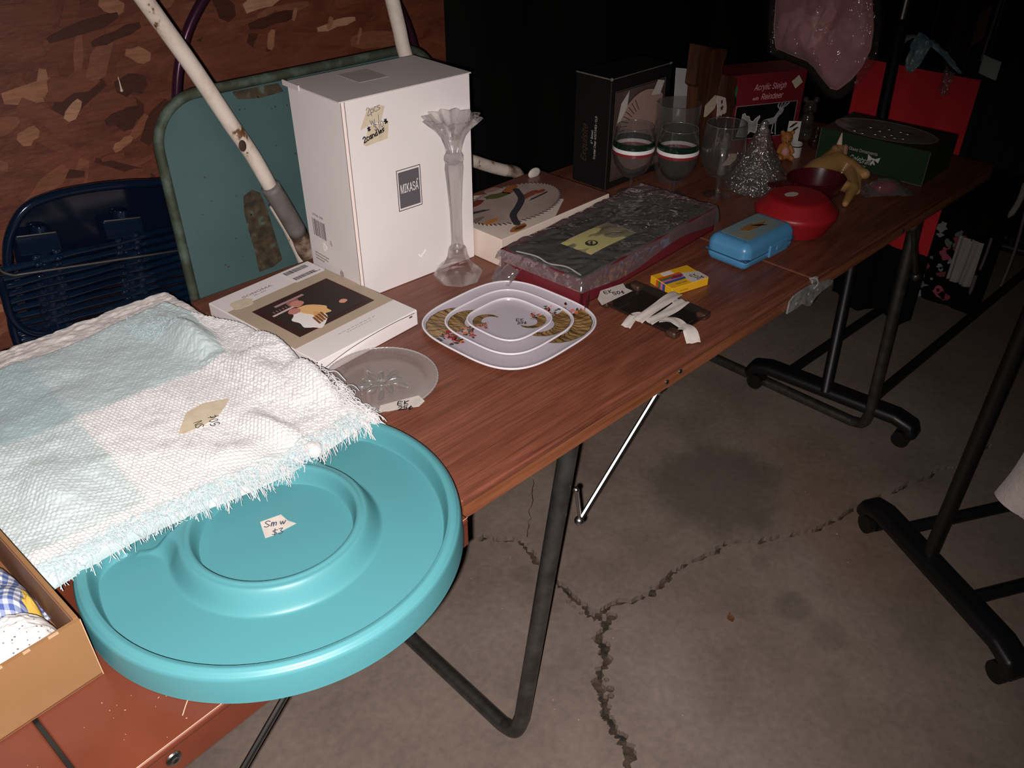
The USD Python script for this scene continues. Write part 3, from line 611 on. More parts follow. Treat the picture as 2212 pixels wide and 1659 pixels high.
# cardboard box and the linens in it
CA = 0.075
cb = thing('cardboard_box', 'shallow open tan cardboard box of linens at the near left corner', 'box', (-0.4500, 0.0630, H + 0.0004), CA)
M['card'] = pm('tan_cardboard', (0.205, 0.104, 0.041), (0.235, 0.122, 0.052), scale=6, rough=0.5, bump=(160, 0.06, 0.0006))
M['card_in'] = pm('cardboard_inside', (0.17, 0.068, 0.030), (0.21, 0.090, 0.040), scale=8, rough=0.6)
M['card_edge'] = pm('worn_cardboard_edge', (0.40, 0.26, 0.15), rough=0.7)
CW, CD, CH, ct = 0.40, 0.30, 0.086, 0.0045
def cpanel(x0, x1, y0, y1, z0, z1, m): return part(cb, 'side_panel', bx(x0, x1, y0, y1, z0, z1), m, smooth=False, world=False)
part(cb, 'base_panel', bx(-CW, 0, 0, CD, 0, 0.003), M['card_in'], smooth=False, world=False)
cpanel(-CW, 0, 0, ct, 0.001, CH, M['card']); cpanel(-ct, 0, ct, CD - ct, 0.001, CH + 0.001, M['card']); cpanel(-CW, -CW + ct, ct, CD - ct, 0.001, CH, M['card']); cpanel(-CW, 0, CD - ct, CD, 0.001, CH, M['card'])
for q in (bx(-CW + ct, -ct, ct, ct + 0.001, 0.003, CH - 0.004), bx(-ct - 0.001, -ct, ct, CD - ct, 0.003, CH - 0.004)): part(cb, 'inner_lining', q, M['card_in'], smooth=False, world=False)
g = np.random.default_rng(12)
for i in range(6):
    xx = -0.02 - i * 0.027 + g.uniform(-.003, .003)
    part(cb, 'worn_spot', bx(xx - g.uniform(.006, .010), xx, -0.0004, 0.002, CH - 0.0012, CH + 0.0005), M['card_edge'], smooth=False, world=False)
part(cb, 'worn_spot', bx(-0.0004, 0.0006, -0.0005, 0.0012, 0.0, CH), M['card_edge'], smooth=False, world=False)
def cw(x, y, z):
    c, s = math.cos(CA), math.sin(CA); return (-0.45 + c * x - s * y, 0.063 + s * x + c * y, H + z)
def linen(name, cx, cy, lx, ly, h0, h, seed, mat, label, rz=0.0, lump=0.5, zb=0.004):
    n = 60; u, v = np.meshgrid(np.linspace(-1, 1, n), np.linspace(-1, 1, n), indexing='ij')
    k = np.clip(1 - (np.abs(u) ** 3.5 + np.abs(v) ** 3.5), 0, 1) ** 0.45
    w = meshkit.fbm(np.stack([u * 2.2, v * 2.2, u * 0], -1), 4, seed)
    ux, vy = u * lx / 2 * (1 + 0.10 * (w - 0.5)), v * ly / 2 * (1 + 0.10 * (w - 0.5))
    c, s = math.cos(rz + CA), math.sin(rz + CA); o = cw(cx, cy, 0)
    X, Y = o[0] + c * ux - s * vy, o[1] + s * ux + c * vy
    zt_ = H + h0 + k * (h * (1 - lump / 2 + lump * w))
    return single(name, shell(np.stack([X, Y, zt_], -1), np.stack([X, Y, 0 * X + H + h0 - 0.0005], -1)), mat, label, 'cloth', smooth=True)
def gingham(name):
    N = {'tc': ('texture_coordinate', {}), 'mp': ('mapping', {'rotation': (0, 0, 0.35), 'scale': (1, 1, 1)}), 's': ('separate_xyz', {})}; L = [('tc.object', 'mp.vector'), ('mp.vector', 's.vector')]
    for a in 'xy':
        N |= {f'm{a}': ('math', {'math_type': 'multiply', 'value2': 118.0}), f'f{a}': ('math', {'math_type': 'fraction'}), f'g{a}': ('math', {'math_type': 'greater_than', 'value2': 0.5})}
        L += [(f's.{a}', f'm{a}.value1'), (f'm{a}.value', f'f{a}.value1'), (f'f{a}.value', f'g{a}.value1')]
    N |= {'ad': ('math', {'math_type': 'add'}), 'h': ('math', {'math_type': 'multiply', 'value2': 0.5}), 'r': ('rgb_ramp', {'ramp': [(0.0, (0.58, 0.56, 0.55)), (0.30, (0.58, 0.56, 0.55)), (0.31, (0.19, 0.23, 0.35)), (0.69, (0.19, 0.23, 0.35)), (0.70, (0.045, 0.075, 0.24)), (1.0, (0.045, 0.075, 0.24))]}), 'p': ('principled_bsdf', {'roughness': 0.9})}
    L += [('gx.value', 'ad.value1'), ('gy.value', 'ad.value2'), ('ad.value', 'h.value1'), ('h.value', 'r.fac'), ('r.color', 'p.base_color')]
    return usdkit.material(stage, '/World/Looks/' + name, N, L, surface='p.BSDF')
linen('gingham_cloth', -0.075, 0.178, 0.13, 0.17, 0.008, 0.066, 5, gingham('blue_gingham'), 'blue and white gingham cloth bundled in the cardboard box', 0.2)
linen('orange_cloth', -0.145, 0.085, 0.13, 0.06, 0.007, 0.058, 6, pm('orange_stripes', (0.42, 0.165, 0.02), (0.22, 0.07, 0.022), scale=14, stretch=(1, 12, 1), rough=0.8), 'orange striped cloth between the gingham and the lace', 0.3)
lace = pm('white_lace', (0.80, 0.76, 0.74), None, rough=0.9, ramp=[(0.0, (0.10, 0.08, 0.07)), (0.13, (0.12, 0.10, 0.09)), (0.19, (0.60, 0.575, 0.56)), (1.0, (0.64, 0.61, 0.60))], tex='voronoi', scale=150)
linen('lace_cloth', -0.062, 0.055, 0.105, 0.075, 0.007, 0.068, 9, lace, 'white open-work lace cloth in the front corner of the cardboard box', -0.1, 0.35)
linen('satin_cloth', -0.185, 0.040, 0.13, 0.055, 0.006, 0.062, 10, pm('white_satin', (0.60, 0.555, 0.55), rough=0.35, sheen_weight=0.3), 'smooth white cloth along the front wall of the cardboard box', 0.05, 0.3)
linen('yellow_cloth', -0.018, 0.125, 0.018, 0.04, 0.004, 0.040, 13, pm('yellow_cotton', (0.40, 0.26, 0.04), rough=0.9), 'yellow cloth corner tucked against the box wall beside the gingham', 0.0, 0.3)

# ============================================================= BOXES AND CRYSTAL IN THE MIDDLE
# flat picture-frame box
FA = 0.102
FW, FD, FH = 0.222, 0.302, 0.030
fb = thing('frame_box', 'flat white and tan box printed with a picture, beside the tall white box', 'box', (0.030, 0.3785, H + 0.0004), FA)
M['white_card'] = pm('white_card', (0.70, 0.635, 0.62), (0.73, 0.665, 0.65), scale=4, rough=0.55, bump=(300, 0.04, 0.0004))
b_ = rbox(FW, FD, FH, 0.0016, 8)
part(fb, 'box_body', move(b_, (FW / 2, FD / 2, 0)), M['white_card'], world=False)
c, s_ = math.cos(FA), math.sin(FA); fo = np.array([0.030, 0.3785, H + 0.0004 + FH])
ff = Frame(fo, (c, s_, 0), (-s_, c, 0))
tan = pm('tan_print', (0.40, 0.30, 0.215), (0.43, 0.325, 0.235), scale=10, rough=0.5)
band = part(fb, 'tan_band', decal(sbox(0.002, 0.058, FW - 0.002, 0.246), ff), tan, smooth=False, label='tan printed band round the middle')
pic = part(fb, 'printed_picture', decal(sbox(0.030, 0.082, 0.196, 0.214), ff, lift=0.0006), flat(52, 22, 18), smooth=False, label='dark framed printed picture of two sitting children')
def pp(name, pts, col, lift=0.001): part(pic, name, decal(Polygon(pts) if not hasattr(pts, 'area') else pts, ff, lift=lift), col if not isinstance(col, tuple) else flat(*col), smooth=False)
pp('picture_ground', sbox(0.044, 0.094, 0.184, 0.203), (44, 31, 26))
pp('picture_shape', affinity.translate(blob(0.050, 0.070, 4), 0.080, 0.118), (232, 224, 220), 0.0012)
pp('picture_shape', affinity.translate(affinity.rotate(blob(0.036, 0.058, 6, amp=.12), 25), 0.104, 0.136), (226, 176, 118), 0.0014)
pp('picture_shape', affinity.translate(affinity.rotate(blob(0.040, 0.014, 8, amp=.1), 70), 0.094, 0.112), (214, 158, 100), 0.0015)
for q in range(4): pp('picture_shape', affinity.translate(affinity.rotate(rect(0.004, 0.026), -12), 0.083 + q * 0.0065, 0.103 + q * 0.0015), (120, 74, 40), 0.0017)
pp('picture_shape', affinity.translate(blob(0.024, 0.023, 9, amp=.08), 0.098, 0.176), (196, 128, 112), 0.0014)
pp('picture_shape', affinity.translate(blob(0.026, 0.014, 12, amp=.15), 0.097, 0.187), (150, 96, 92), 0.0013)
pp('picture_shape', affinity.translate(blob(0.022, 0.020, 10, amp=.08), 0.078, 0.158), (190, 124, 108), 0.0015)
pp('picture_shape', affinity.translate(affinity.rotate(rect(0.062, 0.006), 0), 0.096, 0.196), (168, 130, 128), 0.0012)
pp('picture_shape', affinity.translate(affinity.rotate(rect(0.050, 0.005), 2), 0.068, 0.172), (206, 178, 176), 0.0012)
for q in range(7): pp('picture_shape', rect(0.0018, 0.006, 0.052 + q * 0.0065, 0.181), (150, 110, 104), 0.0012)
pp('picture_shape', affinity.translate(blob(0.015, 0.013, 14, amp=.1), 0.158, 0.122), (214, 150, 128), 0.0013)
for t_, h_, p_, r_, sx in (('SONOMA', 0.0062, (0.082, 0.268), 0.0, 1.7), ('life + style', 0.003, (0.082, 0.2605), 0.0, 1.3)):
    part(fb, 'lettering', ff.put(text(t_, h_, sx=sx), at=p_, rot=r_, lift=0.0002), flat(120, 110, 108), smooth=False)
for q, (w_, yy) in enumerate(((0.075, 0.040), (0.050, 0.034))):
    part(fb, 'fine_print', ff.put(prism(unary_union([rect(w_ / 9 * 0.8, 0.0016, -w_ / 2 + w_ / 8 * k_, 0.0006 * (k_ % 2)) for k_ in range(9)]), 0.0002), at=(0.118, yy), lift=0.0003), flat(168, 158, 156), smooth=False)
part(fb, 'price_tape', decal(affinity.translate(blob(0.042, 0.032, 21, amp=.12), 0.036, 0.252), ff, lift=0.0012), M['tape'], smooth=False)
def barcode(parent, fr, cx, cy, w, h, rot=0.0, seed=1, lift=0.0004, col=(60, 56, 60)):
    g = np.random.default_rng(seed); x = -w / 2; r = []
    while x < w / 2:
        b = g.choice([0.0006, 0.0009, 0.0014]); r.append(rect(b, h, x + b / 2, 0)); x += b + g.choice([0.0006, 0.001, 0.0015])
    part(parent, 'barcode', fr.put(prism(unary_union(r), 0.0002), at=(cx, cy), rot=rot, lift=lift), flat(*col), smooth=False)
part(fb, 'sticker', decal(sbox(0.150, 0.243, 0.216, 0.298), ff, lift=0.0004), M['white_card'], smooth=False, label='white bar code stickers on the corner')
barcode(fb, ff, 0.180, 0.285, 0.050, 0.013, 0.0, 2, 0.0009); barcode(fb, ff, 0.180, 0.256, 0.050, 0.011, 0.0, 3, 0.0009)
part(fb, 'lettering', ff.put(text('4 x 6', 0.0045), at=(0.205, 0.250), lift=0.0009), M['ink'], smooth=False)
part(fb, 'flap_line', Frame((0.030 + 0.0006 * s_, 0.3785 - 0.0006, H + 0.0004), (c, s_, 0), (0, 0, 1)).put(prism(LineString(crv([(0.004, 0.012), (0.07, 0.024), (0.15, 0.0285), (0.214, 0.0265)], 6)).buffer(0.0005), 0.0004)), flat(70, 62, 62), smooth=False, label='dark gap under the lifted end flap')
part(fb, 'flap_line', Frame((0.030 + 0.0006 * s_, 0.3785 - 0.0006, H + 0.0004), (c, s_, 0), (0, 0, 1)).put(prism(unary_union([rect(0.008, 0.0022, 0.012, 0.010), rect(0.007, 0.003, 0.205, 0.0225)]), 0.0004)), flat(88, 70, 64), smooth=False)

# tall white box
wx0, wx1, wy0, wy1, WH = 0.2325, 0.5065, 0.5425, 0.712, 0.3625
wb = thing('white_box', 'tall plain white gift box standing upright with a grey brand square', 'box', (wx0, wy0, H + 0.0004), -0.03)
c, s_ = math.cos(-0.03), math.sin(-0.03)
WW, WD = wx1 - wx0, wy1 - wy0
part(wb, 'box_body', move(rbox(WW, WD, WH, 0.0018, 8), (WW / 2, WD / 2, 0)), M['white_card'], world=False)
lid = cat(bx(-0.004, WW + 0.002, -0.0015, WD + 0.001, WH, WH + 0.0022), bx(-0.0065, -0.0035, 0.12, WD + 0.004, WH - 0.004, WH + 0.005))
part(wb, 'top_flap', lid, pm('white_card_flap', (0.58, 0.51, 0.495), (0.61, 0.54, 0.525), scale=4, rough=0.55), smooth=False, world=False)
wo = np.array([wx0, wy0, H + 0.0004])
front = Frame(wo, (c, s_, 0), (0, 0, 1)); left = Frame(wo, (s_, -c, 0), (0, 0, 1)); topf = Frame(wo + (0, 0, WH + 0.0022), (c, s_, 0), (-s_, c, 0))
for xx, w_, col in ((0.0000, 0.0012, (120, 100, 92)), (0.0036, 0.0045, (232, 214, 206)), (0.0072, 0.0012, (120, 100, 92))):
    part(wb, 'corner_crease', decal(sbox(xx - w_ / 2, 0.0, xx + w_ / 2, WH), front, lift=0.0001, t=0.0003), flat(*col), smooth=False)
def on(fr, px): return fr.ab(px)
lx, ly = on(front, (0.3566, 0.5365, 0.9263)); LW, LH = 0.0535, 0.077
sq = part(wb, 'brand_square', decal(rect(LW, LH, lx, ly).difference(rect(LW - 0.0025, LH - 0.0025, lx, ly)), front), flat(70, 64, 68), smooth=False, label='grey square brand label reading MIKASA')
part(sq, 'label_field', decal(rect(LW - 0.0075, LH - 0.0095, lx, ly), front), flat(88, 82, 86), smooth=False)
part(sq, 'lettering', front.put(text('MIKASA', 0.0165, sx=0.45), at=(lx, ly - 0.006), lift=0.0006), flat(222, 214, 212), smooth=False)
part(sq, 'lettering', front.put(text('®', 0.0045), at=(lx + 0.0185, ly + 0.010), lift=0.0006), flat(222, 214, 212), smooth=False)
ta = Polygon([on(front, p) for p in [(0.2638, 0.5415, 1.0506), (0.2819, 0.5415, 1.083), (0.3071, 0.5415, 1.0856), (0.3172, 0.5415, 1.0813), (0.3078, 0.5415, 1.0575), (0.2865, 0.5415, 1.0574)]])
tb = Polygon([on(front, p) for p in [(0.2676, 0.5415, 1.0269), (0.2834, 0.5415, 1.0549), (0.3232, 0.5415, 1.0542), (0.3183, 0.5415, 1.0265), (0.2728, 0.5415, 1.0225)]])
pa = part(wb, 'price_tape', decal(ta, front, lift=0.0003), M['tape'], smooth=False, label='torn tape with a scribble'); pb = part(wb, 'price_tape', decal(tb, front, lift=0.0003), M['tape'], smooth=False, label='torn tape reading $10')
ax, ay = on(front, (0.2825, 0.5415, 1.0799)); bx_, by_ = on(front, (0.2698, 0.5415, 1.0296)); cx_, cy_ = on(front, (0.281, 0.5415, 1.0429))
part(pa, 'handwriting', front.put(prism(affinity.rotate(script('2pcs', 0.012, 0.0004, adv=0.6), 12, origin=(0, 0)), 0.0002), at=(ax - 0.001, ay - 0.007), lift=0.0009), flat(84, 76, 96), smooth=False)
part(pa, 'handwriting', front.put(prism(script('wl', 0.014, 0.0004), 0.0002), at=(ax + 0.003, ay - 0.024), lift=0.0009), flat(84, 76, 96), smooth=False)
part(pb, 'handwriting', front.put(prism(affinity.rotate(script('2candles', 0.0090, 0.0009, adv=0.68), 14, origin=(0, 0)), 0.0002), at=(bx_, by_), lift=0.0009), M['ink'], smooth=False)
part(pb, 'handwriting', front.put(prism(affinity.rotate(script('*', 0.010, 0.0010), 12, origin=(0, 0)), 0.0002), at=(cx_ - 0.001, cy_ + 0.002), lift=0.0009), M['ink'], smooth=False)
part(pb, 'handwriting', front.put(prism(affinity.rotate(script('$10', 0.011, 0.00045), 10, origin=(0, 0)), 0.0002), at=(cx_ + 0.012, cy_ + 0.002), lift=0.0009), flat(90, 90, 100), smooth=False)
part(pb, 'handwriting', front.put(prism(affinity.rotate(script('*', 0.011, 0.0011), 30, origin=(0, 0)), 0.0002), at=(cx_ + 0.036, cy_ + 0.007), lift=0.0009), M['ink'], smooth=False)
ttx, tty = topf.ab((0.3537, 0.6475, 1.104))
part(wb, 'tape_strip', decal(rect(0.062, 0.070, ttx, tty), topf), pm('clear_tape', (0.46, 0.40, 0.36), rough=0.3), smooth=False, label='strip of clear tape over the lid')
bcx, bcy = left.ab((0.234, 0.6676, 0.8418))
barcode(wb, left, bcx, bcy, 0.044, 0.034, 0.0, 5, 0.0003, (110, 98, 100))
part(wb, 'lettering', left.put(text('57965-309', 0.0046), at=(bcx, bcy + 0.024), lift=0.0003), flat(100, 90, 92), smooth=False)
for q in range(9):
    w_ = (0.05, 0.046, 0.03, 0.062, 0.070, 0.058, 0.066, 0.050, 0.034)[q]
    part(wb, 'fine_print', left.put(prism(unary_union([rect(w_ / 8 * 0.8, 0.0024, w_ / 8 * k_, 0.0006 * ((k_ * 5 + q) % 2)) for k_ in range(8)]), 0.0002), at=(bcx - 0.025 + (0 if q < 3 else 0.004), bcy - 0.055 - q * 0.0062 - (0.012 if q >= 3 else 0)), lift=0.0003), flat(140, 126, 124), smooth=False)
for (x_, y_, w_, h_, col) in ((0.066, 0.069, 0.012, 0.016, (240, 228, 222)), (0.092, 0.085, 0.010, 0.014, (186, 168, 160)), (0.118, 0.030, 0.010, 0.024, (168, 150, 146))):
    part(wb, 'scuff', decal(affinity.translate(blob(w_, h_, int(x_ * 1e3), amp=.35), bcx - 0.055 + x_, y_), left, lift=0.0002), flat(*col), smooth=False)
kx, ky = front.ab((0.3753, 0.541, 0.7864))
part(wb, 'scuff', decal(LineString([(kx - .008, ky + .004), (kx - .003, ky - .002), (kx + .009, ky + .008)]).buffer(0.0012), front, lift=0.0002), flat(246, 238, 232), smooth=False)

# crystal candlestick
CSX, CSY = [(0.4171, 0.483)][0]
cs = thing('candlestick', 'clear cut-crystal candlestick with a flared flower-shaped cup', 'candlestick', (CSX, CSY, H + 0.0004), 0.2)
M['crystal'] = crystal('cut_crystal', 0.68)
fl12 = lambda a, r, z: r * (1 + float(np.interp(z, [0.25, 0.285, 0.315], [0.05, 0.10, 0.30])) * (np.abs(2 * np.mod(a * 12 / (2 * PI), 1) - 1) - 0.5))
flute = lambda a, r, z: r * (1 + 0.07 * np.cos(8 * a))
foot = lambda a, r, z: r * (1 / np.maximum(np.cos(np.mod(a, PI / 4) - PI / 8), 0.92))
part(cs, 'foot', lathe([(0.0, 0.0), (0.036, 0.0), (0.046, 0.006), (0.0485, 0.014), (0.040, 0.024), (0.026, 0.036), (0.0195, 0.050), (0.0165, 0.066), (0.0, 0.066)], 8), M['crystal'], world=False, smooth=False)
part(cs, 'foot_ring', lathe([(0.012, 0.058), (0.0150, 0.060), (0.0165, 0.064), (0.0150, 0.068), (0.012, 0.070), (0.012, 0.058)], 32), M['crystal'], world=False)
part(cs, 'stem', lathe([(0.0, 0.0665), (0.0125, 0.0665), (0.0110, 0.085), (0.0115, 0.14), (0.0150, 0.196), (0.0175, 0.222), (0.0165, 0.232), (0.0, 0.2325)], 10), M['crystal'], world=False, smooth=False)
part(cs, 'collar', lathe([(0.0, 0.2325), (0.0155, 0.2325), (0.0180, 0.238), (0.0180, 0.244), (0.0140, 0.251), (0.0, 0.251)], 10), M['crystal'], world=False, smooth=False)
part(cs, 'flower_cup', lathe([(0.0, 0.2515), (0.0130, 0.2515), (0.0165, 0.266), (0.0215, 0.281), (0.0300, 0.293), (0.0400, 0.303), (0.0480, 0.313), (0.0455, 0.315), (0.0350, 0.305), (0.0245, 0.294), (0.0150, 0.286), (0.0120, 0.276), (0.0, 0.275)], 48, fl12), M['crystal'], world=False, smooth=False)

# clear glass plate with an embossed middle
GP = (0.0885, 0.293); GR = 0.0905
gpl = thing('glass_plate', 'round clear glass plate with an embossed flower and a price tape', 'plate', (*GP, H + 0.0004))
M['plate_glass'] = thin_glass('plate_glass', (0.93, 0.92, 0.91), 0.05, 1.0, 0.05, milk=0.13, milk_color=(0.50, 0.46, 0.43))
scal = lambda a, r, z: r * (1 + 0.006 * np.cos(72 * a)) if r > 0.085 else r + 0 * a
part(gpl, 'plate_body', lathe([(0.0, 0.001), (0.055, 0.001), (0.070, 0.005), (GR, 0.0115), (GR + 0.001, 0.0135), (GR - 0.002, 0.0145), (0.070, 0.0085), (0.055, 0.0045), (0.0, 0.0045)], 288, scal), M['plate_glass'], world=False, smooth=40)
M['emboss'] = thin_glass('embossed_glass', (0.92, 0.92, 0.92), 0.16, 1.0, 0.16, milk=0.10, milk_color=(0.5, 0.48, 0.46))
ar_ = np.linspace(0, 2 * PI, 216, endpoint=False); rr_ = (GR - 0.0002) * (1 + 0.006 * np.cos(72 * ar_))
part(gpl, 'plate_rim', tube(np.c_[rr_ * np.cos(ar_), rr_ * np.sin(ar_), 0 * ar_ + 0.0140], 0.0012, 6, closed=True), thin_glass('bright_rim_glass', (0.92, 0.92, 0.92), 0.18, 1.0, 0.12, milk=0.38, milk_color=(0.6, 0.58, 0.56)), world=False, smooth=True)
for k in range(10):
    a = 2 * PI * k / 10 + 0.2; r0, r1 = (0.010, 0.034) if k % 2 else (0.014, 0.046)
    pts = crv([(r0 * math.cos(a), r0 * math.sin(a), 0.0048), ((r0 + r1) / 2 * math.cos(a + 0.12), (r0 + r1) / 2 * math.sin(a + 0.12), 0.0062), (r1 * math.cos(a), r1 * math.sin(a), 0.0048)], 5)
    part(gpl, 'embossed_petal', tube(pts, [0.0010 + 0.0036 * math.sin(PI * i / (len(pts) - 1)) for i in range(len(pts))], 8), M['emboss'], world=False, smooth=True)
part(gpl, 'embossed_centre', move(trimesh.creation.icosphere(2, 0.009), (0, 0, 0.0048), s=(1, 1, 0.3)), M['emboss'], world=False, smooth=True)
gt = Polygon([(0.0308, 0.2214), (0.042, 0.2318), (0.0619, 0.2258), (0.1003, 0.2121), (0.0976, 0.1944), (0.082, 0.1896), (0.0606, 0.2038), (0.0424, 0.2117)])
gtp = part(gpl, 'price_tape', prism(gt, 0.0005, H + 0.0150), M['tape_pale'], smooth=False, label='torn tape reading EK 25')
# lettering on the table reads along the picture's right: direction u
RU = np.array([0.80, -0.60, 0.0]); RV = np.array([0.60, 0.80, 0.0])
write(gtp, [('EK', 0.0095, 0.0, 0.0085, 0.1), ('25¢', 0.0095, 0.0, -0.0045, 0.1)], Frame((*(0.0564, 0.2071, 0.755)[:2], H + 0.0150), RU, RV), M['ink'], w=0.0008)

# three nested melamine plates with horns of plenty
PCX, PCY = 0.3625, 0.2835
def squircle(a, half, p=3.4): return half / (np.abs(np.cos(a)) ** p + np.abs(np.sin(a)) ** p) ** (1 / p)
M['melamine'] = pm('white_melamine', (0.41, 0.365, 0.40), (0.43, 0.385, 0.42), scale=3, rough=0.22, specular_ior_level=0.5)
M['melamine_rim'] = pm('white_melamine_rim', (0.62, 0.57, 0.60), rough=0.2)
horn_c = pm('horn_print', (0.36, 0.21, 0.075), (0.10, 0.055, 0.018), scale=28, stretch=(3.2, 0.7, 1), rot=(0, 0, 0.5), detail=3, lo=0.38, hi=0.62, rough=0.3)
horn_l = pm('horn_print_light', (0.50, 0.33, 0.20), (0.22, 0.12, 0.05), scale=28, stretch=(3.2, 0.7, 1), rot=(0, 0, 0.5), detail=3, rough=0.3)
PRINT = {'leaf': flat(62, 66, 56, 0.3), 'red': flat(150, 44, 44, 0.3), 'dark': flat(58, 22, 26, 0.3), 'orange': flat(190, 104, 52, 0.3), 'pink': flat(196, 110, 104, 0.3), 'line': flat(42, 26, 16, 0.3), 'green': flat(92, 98, 64, 0.3)}
def melamine_plate(half, z0, depth, label, seed, name='melamine_plate', horns=()):
    p = thing(name, label, 'plate', (PCX, PCY, z0), 0.055)
    sq = lambda a, r, z: squircle(a, r)
    part(p, 'plate_body', lathe([(0.0, 0.0), (half * 0.72, 0.0), (half * 0.90, 0.002), (half * 0.985, depth * 0.75), (half, depth), (half * 0.985, depth + 0.0022), (half * 0.955, depth * 0.80), (half * 0.86, 0.0040), (half * 0.70, 0.0028), (0.0, 0.0026)], 128, sq), M['melamine'], world=False, smooth=40)
    a = np.linspace(0, 2 * PI, 128, endpoint=False); r = squircle(a, half * 0.990)
    part(p, 'plate_rim', tube(np.c_[r * np.cos(a), r * np.sin(a), 0 * a + depth + 0.0012], 0.0020, 8, closed=True), M['melamine_rim'], world=False, smooth=True)
    return p
PLATE = {}
def lay(sh_, half, depth, lift):
    m = prism(sh_, 0.0002); m.merge_vertices()
    v, f = trimesh.remesh.subdivide_to_size(m.vertices, m.faces, 0.009, max_iter=8)
    a = np.arctan2(v[:, 1], v[:, 0]); q = np.hypot(v[:, 0], v[:, 1]) / squircle(a, 1.0)
    v = v.copy(); v[:, 2] += np.interp(q, [0, half * 0.70, half * 0.86, half * 0.955, half * 0.985], [0.0026, 0.0028, 0.0040, depth * 0.80, depth + 0.0022]) + lift
    return trimesh.Trimesh(v, f, process=False)
def horn(parent, half, depth, r0, s, seed, turn=0.0, name='horn_of_plenty_print'):
    """printed cornucopia lying in the plate: shell horn, leaves and fruit"""
    g = np.random.default_rng(seed); lim = Polygon([(half * 0.96 * q * math.cos(t), half * 0.96 * q * math.sin(t)) for t in np.linspace(0, 2 * PI, 64, endpoint=False) for q in [squircle(t, 1.0)]])
    def T(sh_): return affinity.rotate(affinity.translate(affinity.rotate(affinity.scale(sh_, s, -s, origin=(0, 0)), math.degrees(2.48), origin=(0, 0)), -0.717 * r0, 0.698 * r0), math.degrees(turn), origin=(0, 0)).buffer(0).intersection(lim)
    a = np.linspace(-0.5, 2.5, 40); w = 0.36 * (1 - (a + 0.5) / 3.0) ** 0.75 + 0.012; R = 0.62 + 0.05 * a
    sc = 1 + 0.05 * np.abs(np.sin(9 * a))
    out = np.c_[(R + w * sc) * np.cos(a), (R + w * sc) * np.sin(a)]; inn = np.c_[(R - w * 0.55) * np.cos(a), (R - w * 0.55) * np.sin(a)]
    body = Polygon(np.vstack([out, inn[::-1]])).buffer(0)
    h = part(parent, name, lay(T(body.buffer(0.016)), half, depth, 0.0001), PRINT['line'], smooth=False, world=False)
    part(h, 'horn_shell', lay(T(body), half, depth, 0.0003), horn_c if seed % 2 else horn_l, smooth=False, world=False)
    lines = [LineString([(R_ * math.cos(t) * 1, R_ * math.sin(t)) for R_, t in ((0.62 + 0.05 * q - w_ * 0.5, q), (0.62 + 0.05 * q, q + 0.10), (0.62 + 0.05 * q + w_, q + 0.02))]).buffer(0.009) for q, w_ in zip(np.linspace(-0.2, 2.0, 12), np.interp(np.linspace(-0.2, 2.0, 12), a, w))]
    part(h, 'horn_rib', lay(T(unary_union(lines).intersection(body)), half, depth, 0.0005), PRINT['line'], smooth=False, world=False)
    fr_ = {k: [] for k in PRINT}
    for q in range(46):
        t = g.uniform(-1.25, -0.42); rr_ = 0.60 + g.normal(0, 0.17); sz = g.uniform(0.03, 0.10)
        k = g.choice(['leaf', 'red', 'dark', 'orange', 'pink', 'green', 'dark', 'red', 'leaf'])
        fr_[k].append(affinity.translate(affinity.rotate(blob(sz * 1.7, sz, int(g.integers(1e6)), amp=.22), g.uniform(0, 180)), rr_ * math.cos(t), rr_ * math.sin(t)))
    fr_['red'].append(affinity.translate(affinity.rotate(blob(0.30, 0.09, 5, amp=.1), 35), 0.28, -0.66))
    for i, (k, l) in enumerate(fr_.items()):
        if l: part(h, 'fruit_print', lay(T(unary_union(l)), half, depth, 0.0007 + 0.0002 * i), PRINT[k], smooth=False, world=False)
big = melamine_plate(0.1335, H + 0.0004, 0.0085, 'largest of the three nested white plates, bottom of the stack', 1)
mid = melamine_plate(0.0985, H + 0.0040, 0.0080, 'middle-sized white plate nested between the largest and smallest', 2)
sml = melamine_plate(0.0650, H + 0.0075, 0.0075, 'smallest white plate on top of the nested stack, marked EK', 3)
for k, (pl_, hf, dp, r0, sc_) in enumerate(((big, 0.1335, 0.0085, 0.0735, 0.076), (mid, 0.0985, 0.0080, 0.054, 0.056), (sml, 0.0650, 0.0075, 0.036, 0.030))):
    horn(pl_, hf, dp, r0, sc_, 11 + 4 * k); horn(pl_, hf, dp, r0, sc_, 13 + 4 * k, PI)
write(sml, [('EK', 0.0075, 0.0, 0.006, 0.1), ('25¢', 0.0075, 0.0, -0.005, 0.1)], Frame((*(0.3668, 0.2687, 0.752)[:2], H + 0.0112), RU, RV), M['ink'], w=0.0006)

# platter box, printed with an oval platter
pbx = thing('platter_box', 'flat printed gift box showing an oval platter, behind the wrapped maroon box', 'box', (0.512, 0.460, H + 0.0004), 0.022)
PW, PD, PH = 0.334, 0.214, 0.060
part(pbx, 'box_body', move(rbox(PW, PD, PH, 0.0016, 8), (PW / 2, PD / 2, 0)), pm('printed_cream_card', (0.62, 0.50, 0.42), (0.66, 0.55, 0.47), scale=5, rough=0.35), world=False)
c, s_ = math.cos(.022), math.sin(.022); pf = Frame((0.512, 0.460, H + 0.0004 + PH), (c, s_, 0), (-s_, c, 0)); pl = Frame((0.512, 0.460, H + 0.0004), (s_, -c, 0), (0, 0, 1))
brown = pm('brown_print', (0.12, 0.040, 0.028), (0.20, 0.075, 0.05), scale=9, rough=0.35)
part(pbx, 'printed_ground', decal(Polygon([(0.10, PD - .002), (PW - .002, PD - .002), (PW - .002, 0.002), (0.16, 0.002), (0.24, 0.05), (0.21, 0.15)]), pf), brown, smooth=False)
oc = (0.150, 0.112)
